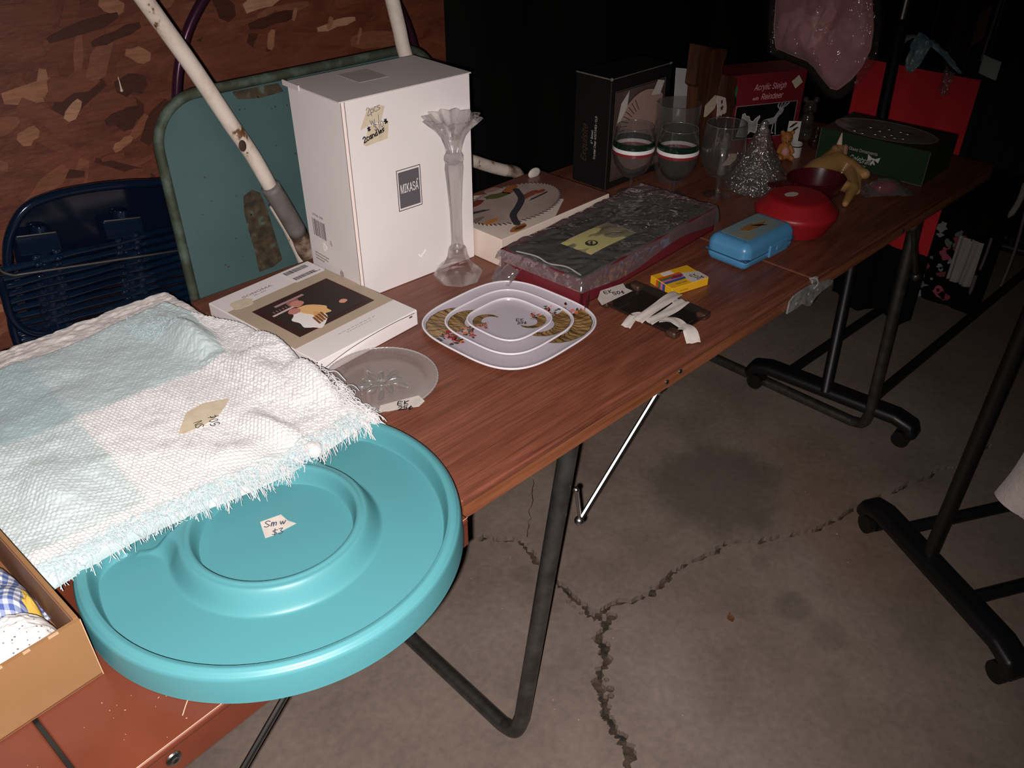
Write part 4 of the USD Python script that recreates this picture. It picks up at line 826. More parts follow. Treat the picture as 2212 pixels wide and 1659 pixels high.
ov = affinity.translate(affinity.rotate(affinity.scale(Point(0, 0).buffer(1, 32), 0.132, 0.080), 8), *oc)
part(pbx, 'printed_platter', decal(ov, pf, lift=0.0005), pm('platter_print', (0.44, 0.33, 0.29), (0.34, 0.24, 0.20), scale=8, rough=0.35), smooth=False, label='printed oval platter with a rope edge')
rope = []
for q in range(64):
    a = 2 * PI * q / 64; cc, ss_ = math.cos(.14), math.sin(.14); x_, y_ = 0.132 * math.cos(a), 0.080 * math.sin(a)
    rope.append(affinity.translate(affinity.rotate(rect(0.011, 0.0030), math.degrees(a) + 50), oc[0] + cc * x_ - ss_ * y_, oc[1] + ss_ * x_ + cc * y_))
part(pbx, 'printed_rope_edge', decal(unary_union(rope), pf, lift=0.0009), flat(66, 56, 60), smooth=False)
for (x_, y_, w_, h_, r_, col, sd) in ((0.085, 0.165, 0.060, 0.020, 12, (112, 44, 34), 3), (0.150, 0.165, 0.060, 0.024, -14, (82, 80, 44), 4), (0.195, 0.172, 0.055, 0.026, 18, (150, 84, 44), 5), (0.205, 0.120, 0.060, 0.018, 15, (126, 66, 46), 6), (0.235, 0.115, 0.03, 0.014, 0, (140, 60, 40), 7), (0.045, 0.075, 0.040, 0.015, 5, (170, 110, 56), 8), (0.030, 0.10, 0.04, 0.014, 10, (112, 96, 84), 9), (0.06, 0.13, 0.05, 0.01, -15, (60, 54, 58), 10), (0.215, 0.10, 0.07, 0.006, 5, (58, 52, 56), 11)):
    part(pbx, 'printed_fruit', decal(affinity.translate(affinity.rotate(blob(w_, h_, sd, amp=.18), r_), x_, y_), pf, lift=0.0011), flat(*col), smooth=False)
part(pbx, 'printed_branch', decal(LineString(crv([(0.074, 0.030), (0.100, 0.066), (0.140, 0.090), (0.178, 0.118), (0.205, 0.160)], 6)).buffer(0.0075), pf, lift=0.0013), flat(50, 46, 54), smooth=False, label='printed dark branch across the platter')
part(pbx, 'printed_pear', decal(affinity.translate(affinity.rotate(blob(0.052, 0.020, 8, amp=.1), 8), 0.062, 0.014), pf, lift=0.0006), flat(148, 92, 46), smooth=False)
part(pbx, 'printed_pear', decal(affinity.translate(blob(0.030, 0.010, 9, amp=.1), 0.066, 0.012), pf, lift=0.0010), flat(84, 48, 22), smooth=False)
for k in range(7): part(pbx, 'fine_print', decal(rect(0.0022, 0.026 + 0.008 * (k % 3), -0.165 + k * 0.0135, 0.026), pl), flat(110, 96, 84), smooth=False)
for k, (x_, y_) in enumerate(((-0.10, 0.040), (-0.195, 0.038), (-0.14, 0.05))): part(pbx, 'printed_pear', decal(affinity.translate(blob(0.018, 0.030, 30 + k, amp=.15), x_, y_), pl, lift=0.0004), flat(170, 116, 60), smooth=False)
part(pbx, 'sticker', decal(affinity.translate(blob(0.044, 0.020, 3, amp=.06), 0.165, 0.196), pf, lift=0.0012), flat(150, 112, 104), smooth=False)
part(pbx, 'torn_paper', move(trimesh.creation.icosphere(2, 0.016), (0.295, 0.190, PH + 0.008), s=(1.2, 0.35, 0.75)), M['tape_pale'], world=False, smooth=True, label='scrap of pale torn tape')

# maroon box wrapped in clear plastic, with a yellow note
wr0 = thing('wrapped_box', 'long maroon box wrapped in crinkled clear plastic with a yellow note inside', 'box', (0.505, 0.2420, H + 0.0004), 0.060)
RW, RD, RH = 0.462, 0.200, 0.054
M['maroon'] = pm('maroon_card', (0.115, 0.010, 0.016), (0.14, 0.013, 0.019), scale=6, rough=0.5)
part(wr0, 'box_body', cat(bx(0, RW, 0, 0.004, 0, RH), bx(0, RW, RD - 0.004, RD, 0, RH), bx(0, 0.004, 0.0, RD, 0, RH), bx(RW - 0.004, RW, 0, RD, 0, RH), bx(0, RW, 0, RD, 0, 0.003)), M['maroon'], world=False, smooth=False)
part(wr0, 'box_lining', bx(0.006, RW - 0.006, 0.006, RD - 0.006, 0.003, RH - 0.006), pm('dark_lining', (0.030, 0.022, 0.023), (0.016, 0.012, 0.012), scale=14, rough=0.6), world=False, smooth=False)
part(wr0, 'corner_flap', cat(cloth(lambda u, v: np.stack([0.022 - 0.040 * u + 0.004 * np.sin(3 * u), -0.002 - 0.020 * u - 0.0 * v, 0.002 + 0.036 * v * (1 - 0.25 * u)], -1), 8, 8, 0.0008)), M['maroon'], world=False, smooth=False, label='loose corner flap of the box')
part(wr0, 'yellow_note', move(cloth(lambda u, v: np.stack([0.150 * u, 0.075 * v, RH + 0.0010 + 0.0025 * np.sin(3 * u + 1)], -1), 12, 8, 0.0006), (0.090, 0.050, 0), 0.0), pm('yellow_note_paper', (0.46, 0.39, 0.16), (0.50, 0.43, 0.19), scale=9, rough=0.6), world=False, smooth=True, label='pale yellow paper note with a round dark stamp')
nf = Frame(np.array([0.505 + 0.113, 0.245 + 0.088, H + RH + 0.0080]), (1, 0, 0), (0, 1, 0))
st_ = affinity.scale(Point(0, 0).buffer(1, 24), 0.0135, 0.0115)
part(wr0, 'note_stamp', nf.put(prism(affinity.translate(st_.difference(affinity.translate(affinity.scale(Point(0, 0).buffer(1, 16), 0.0085, 0.008), 0.002, 0.001)).union(affinity.scale(affinity.rotate(rect(0.016, 0.004), 40), 1, 1)), 0.006, -0.008), 0.0003)), flat(46, 44, 30), smooth=False)
M['wrap'] = thin_glass('clear_wrap', (0.93, 0.92, 0.92), 0.07, 1.0, 0.09, bump=(30, 0.8, 0.012), milk=0.095, milk_color=(0.42, 0.39, 0.40))
def wrapfn(u, v):
    x, y = -0.008 + (RW + 0.020) * u, -0.007 + (RD + 0.016) * v
    d = np.minimum(np.minimum(x + 0.008, RW + 0.012 - x), np.minimum(y + 0.007, RD + 0.009 - y))
    e = np.clip(d / 0.009, 0, 1) ** 0.4
    n = meshkit.fbm(np.stack([x * 16, y * 30, 0 * x], -1), 4, 41) - 0.5; n2 = np.abs(meshkit.noise(np.stack([x * 34 + y * 20, y * 40, 0 * x], -1), 44) - 0.5)
    return np.stack([x, y, (0.026 + 0.008 * np.sin(9 * u + 2)) * (1 - e) + e * (RH + 0.001 + 0.008 * n + 0.005 * n2)], -1)
part(wr0, 'clear_wrap', cloth(wrapfn, 130, 60, 0.0004), M['wrap'], world=False, smooth=True, label='crinkled clear plastic wrap')
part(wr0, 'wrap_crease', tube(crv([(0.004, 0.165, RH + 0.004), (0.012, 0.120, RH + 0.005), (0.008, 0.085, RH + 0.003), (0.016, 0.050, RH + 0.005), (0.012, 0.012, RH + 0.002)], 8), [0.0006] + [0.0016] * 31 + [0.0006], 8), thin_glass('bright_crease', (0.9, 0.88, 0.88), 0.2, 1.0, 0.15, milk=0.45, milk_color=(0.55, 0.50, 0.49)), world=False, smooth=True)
part(wr0, 'wrap_gather', cloth(lambda u, v: np.stack([-0.006 - 0.040 * u + 0.006 * np.sin(9 * v), 0.138 + 0.060 * v + 0.012 * u * np.sin(5 * v), 0.030 - 0.024 * u + 0.006 * np.sin(11 * v + 2)], -1), 14, 24, 0.0005), M['wrap'], world=False, smooth=True)

# black glass photo tray tied with tape
ph = thing('glass_tray', 'small black glass tray bound with torn strips of tape', 'tray', (0.5310, 0.0490, H + 0.0004), 0.004)
TWd, TDp = 0.110, 0.175
M['black_glass'] = pm('smoked_black_glass', (0.012, 0.010, 0.009), (0.020, 0.013, 0.010), scale=8, rough=0.16, specular_ior_level=0.6)
def trayfn(sgn):
    n1_, n2_ = 34, 46; u, v = np.meshgrid(np.linspace(-1, 1, n1_), np.linspace(-1, 1, n2_), indexing='ij')
    q = np.maximum(np.abs(u), np.abs(v)); k = np.clip((q - 0.80) / 0.2, 0, 1)
    X = u * TWd / 2 * (1 - 0.05 * v * v); Y = v * TDp / 2 * (1 - 0.03 * u * u)
    return np.stack([X + TWd / 2, Y + TDp / 2, 0.004 + 0.010 * k ** 1.6 - (0.0035 if sgn < 0 else 0) + 0 * u], -1)
part(ph, 'tray_body', shell(trayfn(1), trayfn(-1)), M['black_glass'], world=False, smooth=50)
for (x_, y_) in ((0.004, 0.006), (TWd - 0.004, 0.006), (TWd - 0.004, TDp - 0.006), (0.004, TDp - 0.006)):
    part(ph, 'corner_foot', move(rbox(0.020, 0.022, 0.014, 0.005, 10), (x_ + (0.006 if x_ < .05 else -0.006), y_ + (0.006 if y_ < .05 else -0.006), 0)), pm('brown_wood_corner', (0.060, 0.024, 0.013), (0.030, 0.012, 0.008), scale=30, rough=0.5) if 'brown_corner' not in M else M['brown_corner'], world=False)
    M['brown_corner'] = UsdShade.Material.Get(stage, '/World/Looks/brown_wood_corner')
def strip(pts, w, z0, z1, seed, bow=0.004):
    g = np.random.default_rng(seed); p = crv(pts, 8); t = np.gradient(p, axis=0); t /= np.linalg.norm(t, axis=1, keepdims=True); nn = np.c_[-t[:, 1], t[:, 0]]
    k = len(p); s = np.linspace(0, 1, k); zz = z0 + (z1 - z0) * s + bow * np.sin(PI * s)
    def fn(u, v):
        i = np.clip((u * (k - 1)).round().astype(int), 0, k - 1)
        return np.stack([p[i, 0] + nn[i, 0] * (v - .5) * w, p[i, 1] + nn[i, 1] * (v - .5) * w, zz[i] + 0.001 * np.sin(7 * u + 9 * v)], -1)
    return cloth(fn, k, 6, 0.0007)
for i, (P2, w, za, zb, bow) in enumerate((([(0.5161, 0.1203), (0.5788, 0.1168), (0.6341, 0.1232)], .022, .0165, .026, .008), ([(0.5244, 0.1033), (0.5727, 0.0948), (0.6196, 0.096)], .021, .0175, .027, .002), ([(0.5479, 0.0961), (0.5601, 0.0752), (0.5578, 0.0508)], .020, .0165, .0165, .003),
                                     ([(0.5036, 0.1355), (0.5331, 0.1386), (0.5376, 0.1182)], .019, .003, .0165, .004), ([(0.631, 0.154), (0.6262, 0.1313), (0.6226, 0.1057)], .016, .004, .0165, .003), ([(0.555, 0.0562), (0.5577, 0.0406), (0.5467, 0.0211)], .026, .017, .002, .007))):
    part(ph, 'tape_strip', strip(P2, w, H + za, H + zb, i, bow), M['tape_pale'], smooth=True)
t5 = Polygon([(0.5262, 0.2209), (0.5542, 0.2384), (0.6074, 0.228), (0.5967, 0.2124), (0.5968, 0.197), (0.5145, 0.2008)])
t5p = part(ph, 'price_tape', prism(t5, 0.0006, H + 0.0165), M['tape_pale'], smooth=False, label='torn tape reading EK 50')
write(t5p, [('EK', 0.0095, -0.004, 0.0075, 0.1), ('50¢', 0.0105, 0.0085, -0.0025, 0.1)], Frame((*(0.5522, 0.2153, 0.757)[:2], H + 0.0165), (0.93, -0.37, 0), (0.37, 0.93, 0)), M['ink'], w=0.0008)

# yellow crayon box
yb_ = thing('crayon_box', 'small yellow crayon box with coloured stripes', 'box', (0.6560, 0.1500, H + 0.0004), -0.235)
YW, YD, YH = 0.090, 0.064, 0.0165
yel = pm('yellow_card', (0.70, 0.36, 0.014), (0.73, 0.39, 0.018), scale=9, rough=0.35)
part(yb_, 'box_body', move(rbox(YW, YD, YH, 0.0012, 8), (YW / 2, YD / 2, 0)), yel, world=False)
c, s_ = math.cos(-.235), math.sin(-.235); yo = np.array([0.6560, 0.1500, H + 0.0004]); yt = Frame(yo + (0, 0, YH), (c, s_, 0), (-s_, c, 0)); ys = Frame(yo, (s_, -c, 0), (0, 0, 1)); yf = Frame(yo, (c, s_, 0), (0, 0, 1))
for k, col in enumerate(((196, 74, 30), (64, 104, 44), (190, 96, 140), (44, 72, 124))):
    w_ = 0.0066; y0 = 0.0395 - k * w_
    part(yb_, 'printed_stripe', decal(sbox(0.001, y0, YW * (0.62 + 0.06 * (k % 2)), y0 + w_ * 0.98), yt), flat(*col), smooth=False); part(yb_, 'printed_stripe', decal(sbox(-y0 - w_ * 0.98, 0.001, -y0, YH - 0.001), ys), flat(*col), smooth=False)
part(yb_, 'printed_patch', decal(Polygon([(0.022, 0.030), (0.046, 0.028), (0.058, 0.036), (0.034, 0.040)]), yt, lift=0.0007), flat(112, 40, 66), smooth=False)
part(yb_, 'lettering', yt.put(text('CRAYONS', 0.0038), at=(0.030, 0.008), lift=0.0004), flat(96, 74, 20), smooth=False)
part(yb_, 'lettering', yf.put(text('8 colors', 0.0038), at=(0.03, 0.005), lift=0.0003), flat(120, 88, 20), smooth=False)
part(yb_, 'white_panel', decal(sbox(0.020, 0.047, 0.044, 0.060), yt), flat(210, 200, 196), smooth=False)
yp = part(yb_, 'price_tape', decal(Polygon([(0.048, -0.001), (0.090, 0.000), (0.089, 0.030), (0.056, 0.040), (0.050, 0.020)]), yt, lift=0.0009), M['tape_pale'], smooth=False)
part(yp, 'handwriting', yt.put(prism(affinity.rotate(script('EK', 0.008, 0.0006), 0, origin=(0, 0)), 0.0002), at=(0.062, 0.016), lift=0.0015), M['ink'], smooth=False)
part(yp, 'handwriting', yt.put(prism(script('25¢', 0.008, 0.0006), 0.0002), at=(0.064, 0.004), lift=0.0015), M['ink'], smooth=False)

# blue lunch box
lb = thing('lunch_box', 'sky blue plastic lunch box with a clip and a worn picture on the lid', 'lunch box', (0.923, 0.153, H + 0.0004), -0.03)
M['blue'] = pm('sky_blue_plastic', (0.070, 0.235, 0.42), rough=0.30, specular_ior_level=0.4)
LWx, LDy = 0.176, 0.100
part(lb, 'base', rbox(LWx - .003, LDy - .003, 0.032, 0.0155, 20), M['blue'], world=False, smooth=50)
lid_ = rbox(LWx, LDy, 0.052, 0.020, 24).copy(); keep = m3.Manifold(m3.Mesh(np.asarray(lid_.vertices, np.float32), np.asarray(lid_.faces, np.uint32))).trim_by_plane((0, 0, 1), 0.020)
part(lb, 'lid', move(tm(keep), (0, 0, 0.0045)), M['blue'], world=False, smooth=50)
part(lb, 'seam', move(rbox(LWx - .001, LDy - .001, 0.006, 0.0028, 12), (0, 0, 0.0205)), pm('blue_seam', (0.015, 0.06, 0.13), rough=0.5), world=False)
part(lb, 'clip', cat(move(rbox(0.066, 0.006, 0.026, 0.0025, 10), (0.022, -LDy / 2 - 0.0006, 0.010)), move(rbox(0.024, 0.008, 0.012, 0.0025, 10), (0.022, -LDy / 2 - 0.001, 0.020))), M['blue'], world=False)
lt = Frame((0.923, 0.153, H + 0.0004 + 0.0567), (math.cos(-.03), math.sin(-.03), 0), (-math.sin(-.03), math.cos(-.03), 0))
part(lb, 'lid_picture', decal(rect(0.118, 0.056).buffer(0.006), lt), pm('faded_picture', (0.16, 0.25, 0.27), (0.27, 0.24, 0.17), scale=22, rough=0.4), smooth=False, label='faded rubbed picture panel on the lid')
part(lb, 'worn_print', decal(affinity.rotate(blob(0.074, 0.020, 8, amp=.3), -8), lt, lift=0.0007), flat(140, 96, 50), smooth=False)
part(lb, 'worn_print', decal(affinity.translate(affinity.rotate(blob(0.028, 0.007, 9, amp=.3), -30), 0.016, -0.004), lt, lift=0.0012), flat(26, 18, 16), smooth=False)

# red tub and maroon bowl
rt = thing('plastic_tub', 'bright red round plastic tub with a domed lid', 'tub', (1.097, 0.155, H + 0.0004))
M['red'] = pm('red_plastic', (0.30, 0.011, 0.014), rough=0.38, specular_ior_level=0.35)
part(rt, 'tub_body', lathe([(0.0, 0.0), (0.064, 0.0), (0.069, 0.003), (0.0855, 0.036), (0.0865, 0.041), (0.0, 0.041)], 72), M['red'], world=False)
part(rt, 'lid', lathe([(0.0865, 0.0412), (0.0870, 0.047), (0.0835, 0.052), (0.0700, 0.064), (0.0640, 0.071), (0.0600, 0.074), (0.052, 0.0765), (0.0, 0.0775)], 72), M['red'], world=False, smooth=50)
part(rt, 'sticker', move(prism(affinity.rotate(blob(0.034, 0.020, 3, amp=.05), -20), 0.0005), (-0.010, 0.012, 0.0775)), M['tape_pale'], world=False, smooth=False)
mb = thing('bowl', 'dark maroon plastic bowl with a tab handle behind the red tub', 'bowl', (1.257, 0.200, H + 0.0004), 2.72)
M['maroon_plastic'] = pm('maroon_plastic', (0.065, 0.0035, 0.008), rough=0.30, specular_ior_level=0.5)
ov_ = lambda a, r, z: r * 0.74 * (1 + 0.06 * np.cos(2 * a))
part(mb, 'bowl_body', lathe([(0.0, 0.0), (0.038, 0.0), (0.046, 0.004), (0.070, 0.026), (0.0860, 0.058), (0.0875, 0.062), (0.0850, 0.0625), (0.066, 0.029), (0.042, 0.007), (0.0, 0.0055)], 72, ov_), M['maroon_plastic'], world=False, smooth=50)
part(mb, 'tab_handle', move(rbox(0.060, 0.030, 0.007, 0.003, 10), (0.092, 0.0, 0.053)), M['maroon_plastic'], world=False)

# ============================================================= THE FAR END OF THE TABLE
# black bowl box
bb = thing('bowl_box', 'black gift box printed with a crystal bowl, standing behind the striped goblets', 'box', (0.972, 0.584, H + 0.0004), 0.0)
BW, BD, BH = 0.222, 0.106, 0.258
part(bb, 'box_body', move(rbox(BW, BD, BH, 0.0014, 8), (BW / 2, BD / 2, 0)), pm('black_card', (0.0055, 0.0045, 0.0045), rough=0.5), world=False)
edge_m = pm('worn_black_edge', (0.10, 0.085, 0.075), (0.17, 0.15, 0.13), scale=60, rough=0.8)
part(bb, 'worn_edge', cat(bx(-0.0012, 0.0012, -0.0006, BD, BH - 0.0016, BH + 0.0008), bx(0.0, BW, -0.0008, 0.0007, BH - 0.0010, BH + 0.0005), move(trimesh.creation.icosphere(1, 0.004), (0, 0, BH)), move(trimesh.creation.icosphere(1, 0.005), (BW - 0.006, 0.0, BH), s=(1, .5, .6))), edge_m, world=False, smooth=False)
part(bb, 'worn_edge', bx(-0.0008, 0.0008, -0.0008, 0.0008, 0.0, BH), pm('dull_black_edge', (0.028, 0.025, 0.023), rough=0.7), world=False, smooth=False)
bo = np.array([0.972, 0.584, H + 0.0004]); bf = Frame(bo, (1, 0, 0), (0, 0, 1)); bl_ = Frame(bo, (0, -1, 0), (0, 0, 1))
part(bb, 'printed_border', decal(sbox(0.016, 0.018, BW - 0.020, BH - 0.030).difference(sbox(0.0172, 0.0192, BW - 0.0212, BH - 0.0312)), bf), flat(92, 84, 80), smooth=False)
bg = part(bb, 'printed_picture', decal(sbox(0.019, 0.021, BW - 0.023, BH - 0.033), bf), pm('bowl_backdrop_print', (0.060, 0.034, 0.030), (0.115, 0.074, 0.064), scale=9, rough=0.45), smooth=False, label='brown photograph of a glass bowl')
bow = affinity.scale(Point(0.128, 0.118).buffer(1, 40), 0.104, 0.096, origin=(0.128, 0.118)).intersection(sbox(0.024, 0.024, BW - 0.026, BH - 0.036))
part(bg, 'printed_bowl', decal(bow, bf, lift=0.0006), pm('printed_bowl_tone', (0.30, 0.185, 0.145), (0.38, 0.245, 0.195), scale=6, rough=0.45), smooth=False)
part(bg, 'printed_bowl_rim', decal(bow.boundary.buffer(0.0012), bf, lift=0.0010), flat(60, 44, 40), smooth=False)
rays = unary_union([LineString([(0.128 + 0.094 * math.cos(a), 0.118 + 0.086 * math.sin(a)), (0.128 + 0.070 * math.cos(a - .08), 0.118 + 0.058 * math.sin(a - .08))]).buffer(0.0009) for a in np.linspace(2.0, 3.1, 9)])
part(bg, 'printed_cut', decal(rays, bf, lift=0.0010), flat(52, 38, 34), smooth=False)
part(bb, 'price_tape', decal(Polygon([(0.026, 0.150), (0.038, 0.198), (0.064, 0.222), (0.060, 0.186), (0.030, 0.148)]), bf, lift=0.0012), M['tape_pale'], smooth=False)
part(bb, 'price_tape', decal(Polygon([(0.150, 0.196), (0.170, 0.228), (0.196, 0.222), (0.182, 0.192)]), bf, lift=0.0012), M['tape_pale'], smooth=False)
part(bb, 'lettering', bl_.put(text('6" Bowl', 0.0064), at=(-0.046, 0.118), rot=PI / 2, lift=0.0003), flat(186, 178, 176), smooth=False)
part(bb, 'lettering', bl_.put(text('Crystal Clear 4007/HEX-CLR', 0.0062, sx=0.86), at=(-0.036, 0.118), rot=PI / 2, lift=0.0003), flat(186, 178, 176), smooth=False)
part(bb, 'lettering', bl_.put(text('Exquisite', 0.017, slant=0.35, sx=0.9), at=(-0.064, 0.100), rot=PI / 2, lift=0.0003), flat(66, 50, 30), smooth=False)

# goblets with painted bands
M['glass'] = thin_glass('goblet_glass', (0.93, 0.92, 0.92), 0.05, 1.0, 0.07, milk=0.014)
M['band_white'] = pm('white_enamel_band', (0.80, 0.75, 0.73), rough=0.3)
M['band_red'] = pm('red_enamel_band', (0.23, 0.020, 0.024), rough=0.3)
M['band_green'] = thin_glass('green_tinted_band', (0.42, 0.58, 0.50), 0.03, 1.0, 0.05, milk=0.35, milk_color=(0.020, 0.045, 0.030))
M['rim_glass'] = thin_glass('glass_rim', (0.7, 0.68, 0.68), 0.25, 1.0, 0.15, milk=0.15)
BOWL = [(0.006, 0.0400), (0.020, 0.0440), (0.034, 0.057), (0.0435, 0.076), (0.0475, 0.097), (0.0480, 0.108), (0.0472, 0.122), (0.0448, 0.142), (0.0420, 0.161)]
def rad(z): return float(np.interp(z, [q[1] for q in BOWL], [q[0] for q in BOWL]))
def goblet(loc, label, band=True, s=1.0, group=None):
    t = thing('goblet', label, 'wine glass', loc, 0.0, group)
    out = [(r * s, z * s) for r, z in BOWL]; inn = [((r - 0.0014) * s, (z + 0.0008) * s) for r, z in BOWL[::-1]]
    part(t, 'bowl', lathe([(0.0, 0.0402 * s)] + out + inn[:-1] + [(0.0, 0.0440 * s)], 64), M['glass'], world=False, smooth=True)
    part(t, 'stem', lathe([(0.0, 0.003), (0.0045, 0.004), (0.0036, 0.012), (0.0034, 0.022), (0.0060, 0.0275), (0.0036, 0.033), (0.006 * s, 0.0398 * s), (0.0, 0.040 * s)], 24), M['glass'], world=False, smooth=True)
    part(t, 'foot', lathe([(0.0, 0.0), (0.031 * s, 0.0), (0.032 * s, 0.0012), (0.016, 0.0030), (0.0, 0.0036)], 48), M['glass'], world=False, smooth=40)
    rz = np.linspace(0, 2 * PI, 64, endpoint=False)
    part(t, 'rim', tube(np.c_[0.0413 * s * np.cos(rz), 0.0413 * s * np.sin(rz), 0 * rz + 0.161 * s], 0.0009, 6, closed=True), M['rim_glass'], world=False, smooth=True)
    if band:
        for z0, z1, m in ((0.1075, 0.1160, 'band_white'), (0.1010, 0.1073, 'band_red'), (0.1162, 0.1300, 'band_green')):
            zz = np.linspace(z0, z1, 4)
            dr = 0.0004
            part(t, 'painted_band', lathe([(rad(z) + dr, z) for z in zz] + [(rad(z) + dr - 0.0003, z) for z in zz[::-1]] + [(rad(z0) + dr, z0)], 64), M[m], world=False, smooth=True, label=m.split('_')[1] + ' painted band')
    return t
gob = goblet((1.003, 0.532, H + 0.0004), 'balloon goblet with red, white and green bands, left one before the black box', group='banded goblets')
dup(gob, (1.0615, 0.4500, H + 0.0004), 0.4, 'balloon goblet with red, white and green bands, nearer and right of its twin', 'banded goblets')
goblet((1.140, 0.381, H + 0.0004), 'plain clear goblet without bands between the banded goblets and the glass tree', band=False, s=1.06)
tb_ = thing('tumbler', 'tall plain clear glass tumbler behind the banded goblets', 'glass', (1.150, 0.522, H + 0.0004))
part(tb_, 'glass_wall', lathe([(0.0, 0.0), (0.038, 0.0), (0.046, 0.03), (0.0515, 0.10), (0.0525, 0.186), (0.0508, 0.186), (0.0498, 0.10), (0.044, 0.034), (0.030, 0.016), (0.0, 0.014)], 64), thin_glass('tumbler_glass', (0.90, 0.89, 0.89), 0.05, 1.0, 0.10, milk=0.05, milk_color=(.5, .48, .47)), world=False, smooth=40)

# glass tree
gt_ = thing('glass_tree', 'pressed clear glass tree with a knobbly surface and a pointed tip', 'ornament', (1.2456, 0.3463, H + 0.0004), 0.3)
prof = [(0.0, 0.0), (0.070, 0.0), (0.075, 0.006), (0.0735, 0.022), (0.062, 0.045), (0.045, 0.072), (0.030, 0.100), (0.0185, 0.126), (0.0105, 0.148), (0.0075, 0.158), (0.0, 0.1605)]
pz = np.array(prof); zz = np.linspace(0.006, 0.157, 60); rrs = np.interp(zz, pz[2:10, 1], pz[2:10, 0])
full = [(0.0, 0.0), (0.070, 0.0)] + list(zip(rrs, zz)) + [(0.004, 0.1600), (0.0, 0.1605)]
nub = lambda a, r, z: r * (1 + 0.085 * np.maximum(0, np.cos(12 * a + 3.0 * math.sin(z * 320))) * (math.sin(z * 260) ** 2) * (r > 0.01))
part(gt_, 'tree_body', lathe(full, 120, nub), thin_glass('pressed_glass', (0.85, 0.84, 0.84), 0.22, 1.0, 0.14, bump=(85, 1.0, 0.016), milk=0.10, milk_color=(0.36, 0.31, 0.30)), world=False, smooth=25)

# white card leaning behind the goblets, carved wooden figure
wc = Polygon([(1.2324, 0.9771), (1.2756, 0.9676), (1.3316, 0.9411), (1.328, 0.911), (1.3483, 0.9002), (1.34, 0.8239), (1.3115, 0.7841), (1.2451, 0.7993)])
cfr = Frame((0, 0.60, 0), (1, 0, 0), (0, 0, 1))
low = wc.bounds[1]
part_card = single('white_card', trimesh.util.concatenate([cfr.put(prism(wc.union(sbox(wc.bounds[0] + 0.02, H + 0.0006, wc.bounds[0] + 0.10, low + 0.02)), 0.0012))]), pm('grey_white_card', (0.52, 0.48, 0.50), (0.56, 0.52, 0.54), scale=8, rough=0.4), 'white paper card standing upright right of the black bowl box', 'card', smooth=False)
M['carved'] = pm('carved_brown_wood', (0.085, 0.027, 0.010), (0.036, 0.012, 0.005), scale=14, stretch=(4, 4, 0.7), detail=5, distortion=0.6, rough=0.5)
wf = thing('wooden_figure', 'carved brown wooden figure with two tall ears behind the glass tree', 'figurine', (1.24, 0.505, H + 0.0004))
YF = 0.505
def slab_part(name, px, y0, th, m, label=None, r=0.003):
    poly = Polygon(px).buffer(-r).buffer(r, 4).intersection(sbox(0, H + 0.0006, 3, 2))
    fr_ = Frame((0, y0, 0), (1, 0, 0), (0, 0, 1))
    part(wf, name, fr_.put(prism(poly, th), lift=-th), m, label=label)
slab_part('ear', [(1.1779, 1.0537), (1.199, 1.0474), (1.2271, 1.0369), (1.2324, 1.0299), (1.2305, 0.9484), (1.23, 0.8828), (1.2188, 0.8459), (1.1952, 0.868), (1.1918, 0.9018), (1.1878, 0.9564), (1.175, 0.9651), (1.1767, 1.0001)], 0.500, 0.030, M['carved'])
slab_part('ear', [(1.238, 1.0327), (1.2645, 1.0316), (1.2969, 1.0244), (1.295, 1.009), (1.2858, 0.9914), (1.2849, 0.9637), (1.2753, 0.923), (1.2766, 0.8927), (1.243, 0.8433), (1.2386, 0.8804), (1.2431, 0.9455)], 0.503, 0.030, M['carved'])
slab_part('side_plank', [(1.3266, 0.9585), (1.3524, 0.9517), (1.3695, 0.9409), (1.3676, 0.9097), (1.3727, 0.851), (1.3777, 0.824), (1.3381, 0.7994), (1.3027, 0.8193), (1.3179, 0.8486), (1.3266, 0.895)], 0.509, 0.024, M['carved'])
slab_part('body_block', [(1.2139, 0.8947), (1.2648, 0.873), (1.3313, 0.8451), (1.3814, 0.8273), (1.3795, 0.7525), (1.3572, 0.67), (1.2175, 0.7076), (1.204, 0.7947), (1.2083, 0.8489)], 0.512, 0.024, M['carved'])
flagp = Polygon([(1.2657, 0.9247), (1.2867, 0.9185), (1.3083, 0.9109), (1.3182, 0.8876), (1.3197, 0.8737), (1.3106, 0.8698), (1.3054, 0.8743), (1.2991, 0.8677), (1.2919, 0.8726), (1.2801, 0.8637), (1.2778, 0.8902)])
ffr = Frame((0, 0.498, 0), (1, 0, 0), (0, 0, 1))
fg = part(wf, 'star_tag', ffr.put(prism(flagp, 0.0012)), flat(214, 196, 188), smooth=False, label='white tag with a dark red star')
def star(r, n=5, k=0.42): return Polygon([((r if i % 2 == 0 else r * k) * math.sin(PI * i / n), (r if i % 2 == 0 else r * k) * math.cos(PI * i / n)) for i in range(2 * n)])
sp = (1.2964, 0.497, 0.8888); hp_ = (1.2926, 0.497, 0.9042)
part(fg, 'star', ffr.put(prism(star(0.0085), 0.0004), at=(sp[0], sp[2]), lift=0.0014), flat(88, 24, 24), smooth=False)
part(fg, 'heart', ffr.put(prism(affinity.rotate(rect(0.006, 0.009), 20), 0.0004), at=(hp_[0], hp_[2]), lift=0.0014), flat(88, 24, 24), smooth=False)
part(wf, 'price_tape', ffr.put(prism(Polygon([(1.2613, 0.9267), (1.2715, 0.9081), (1.2654, 0.8927), (1.2334, 0.8803), (1.2236, 0.8813), (1.2232, 0.909)]), 0.0008)), M['tape'], smooth=False)

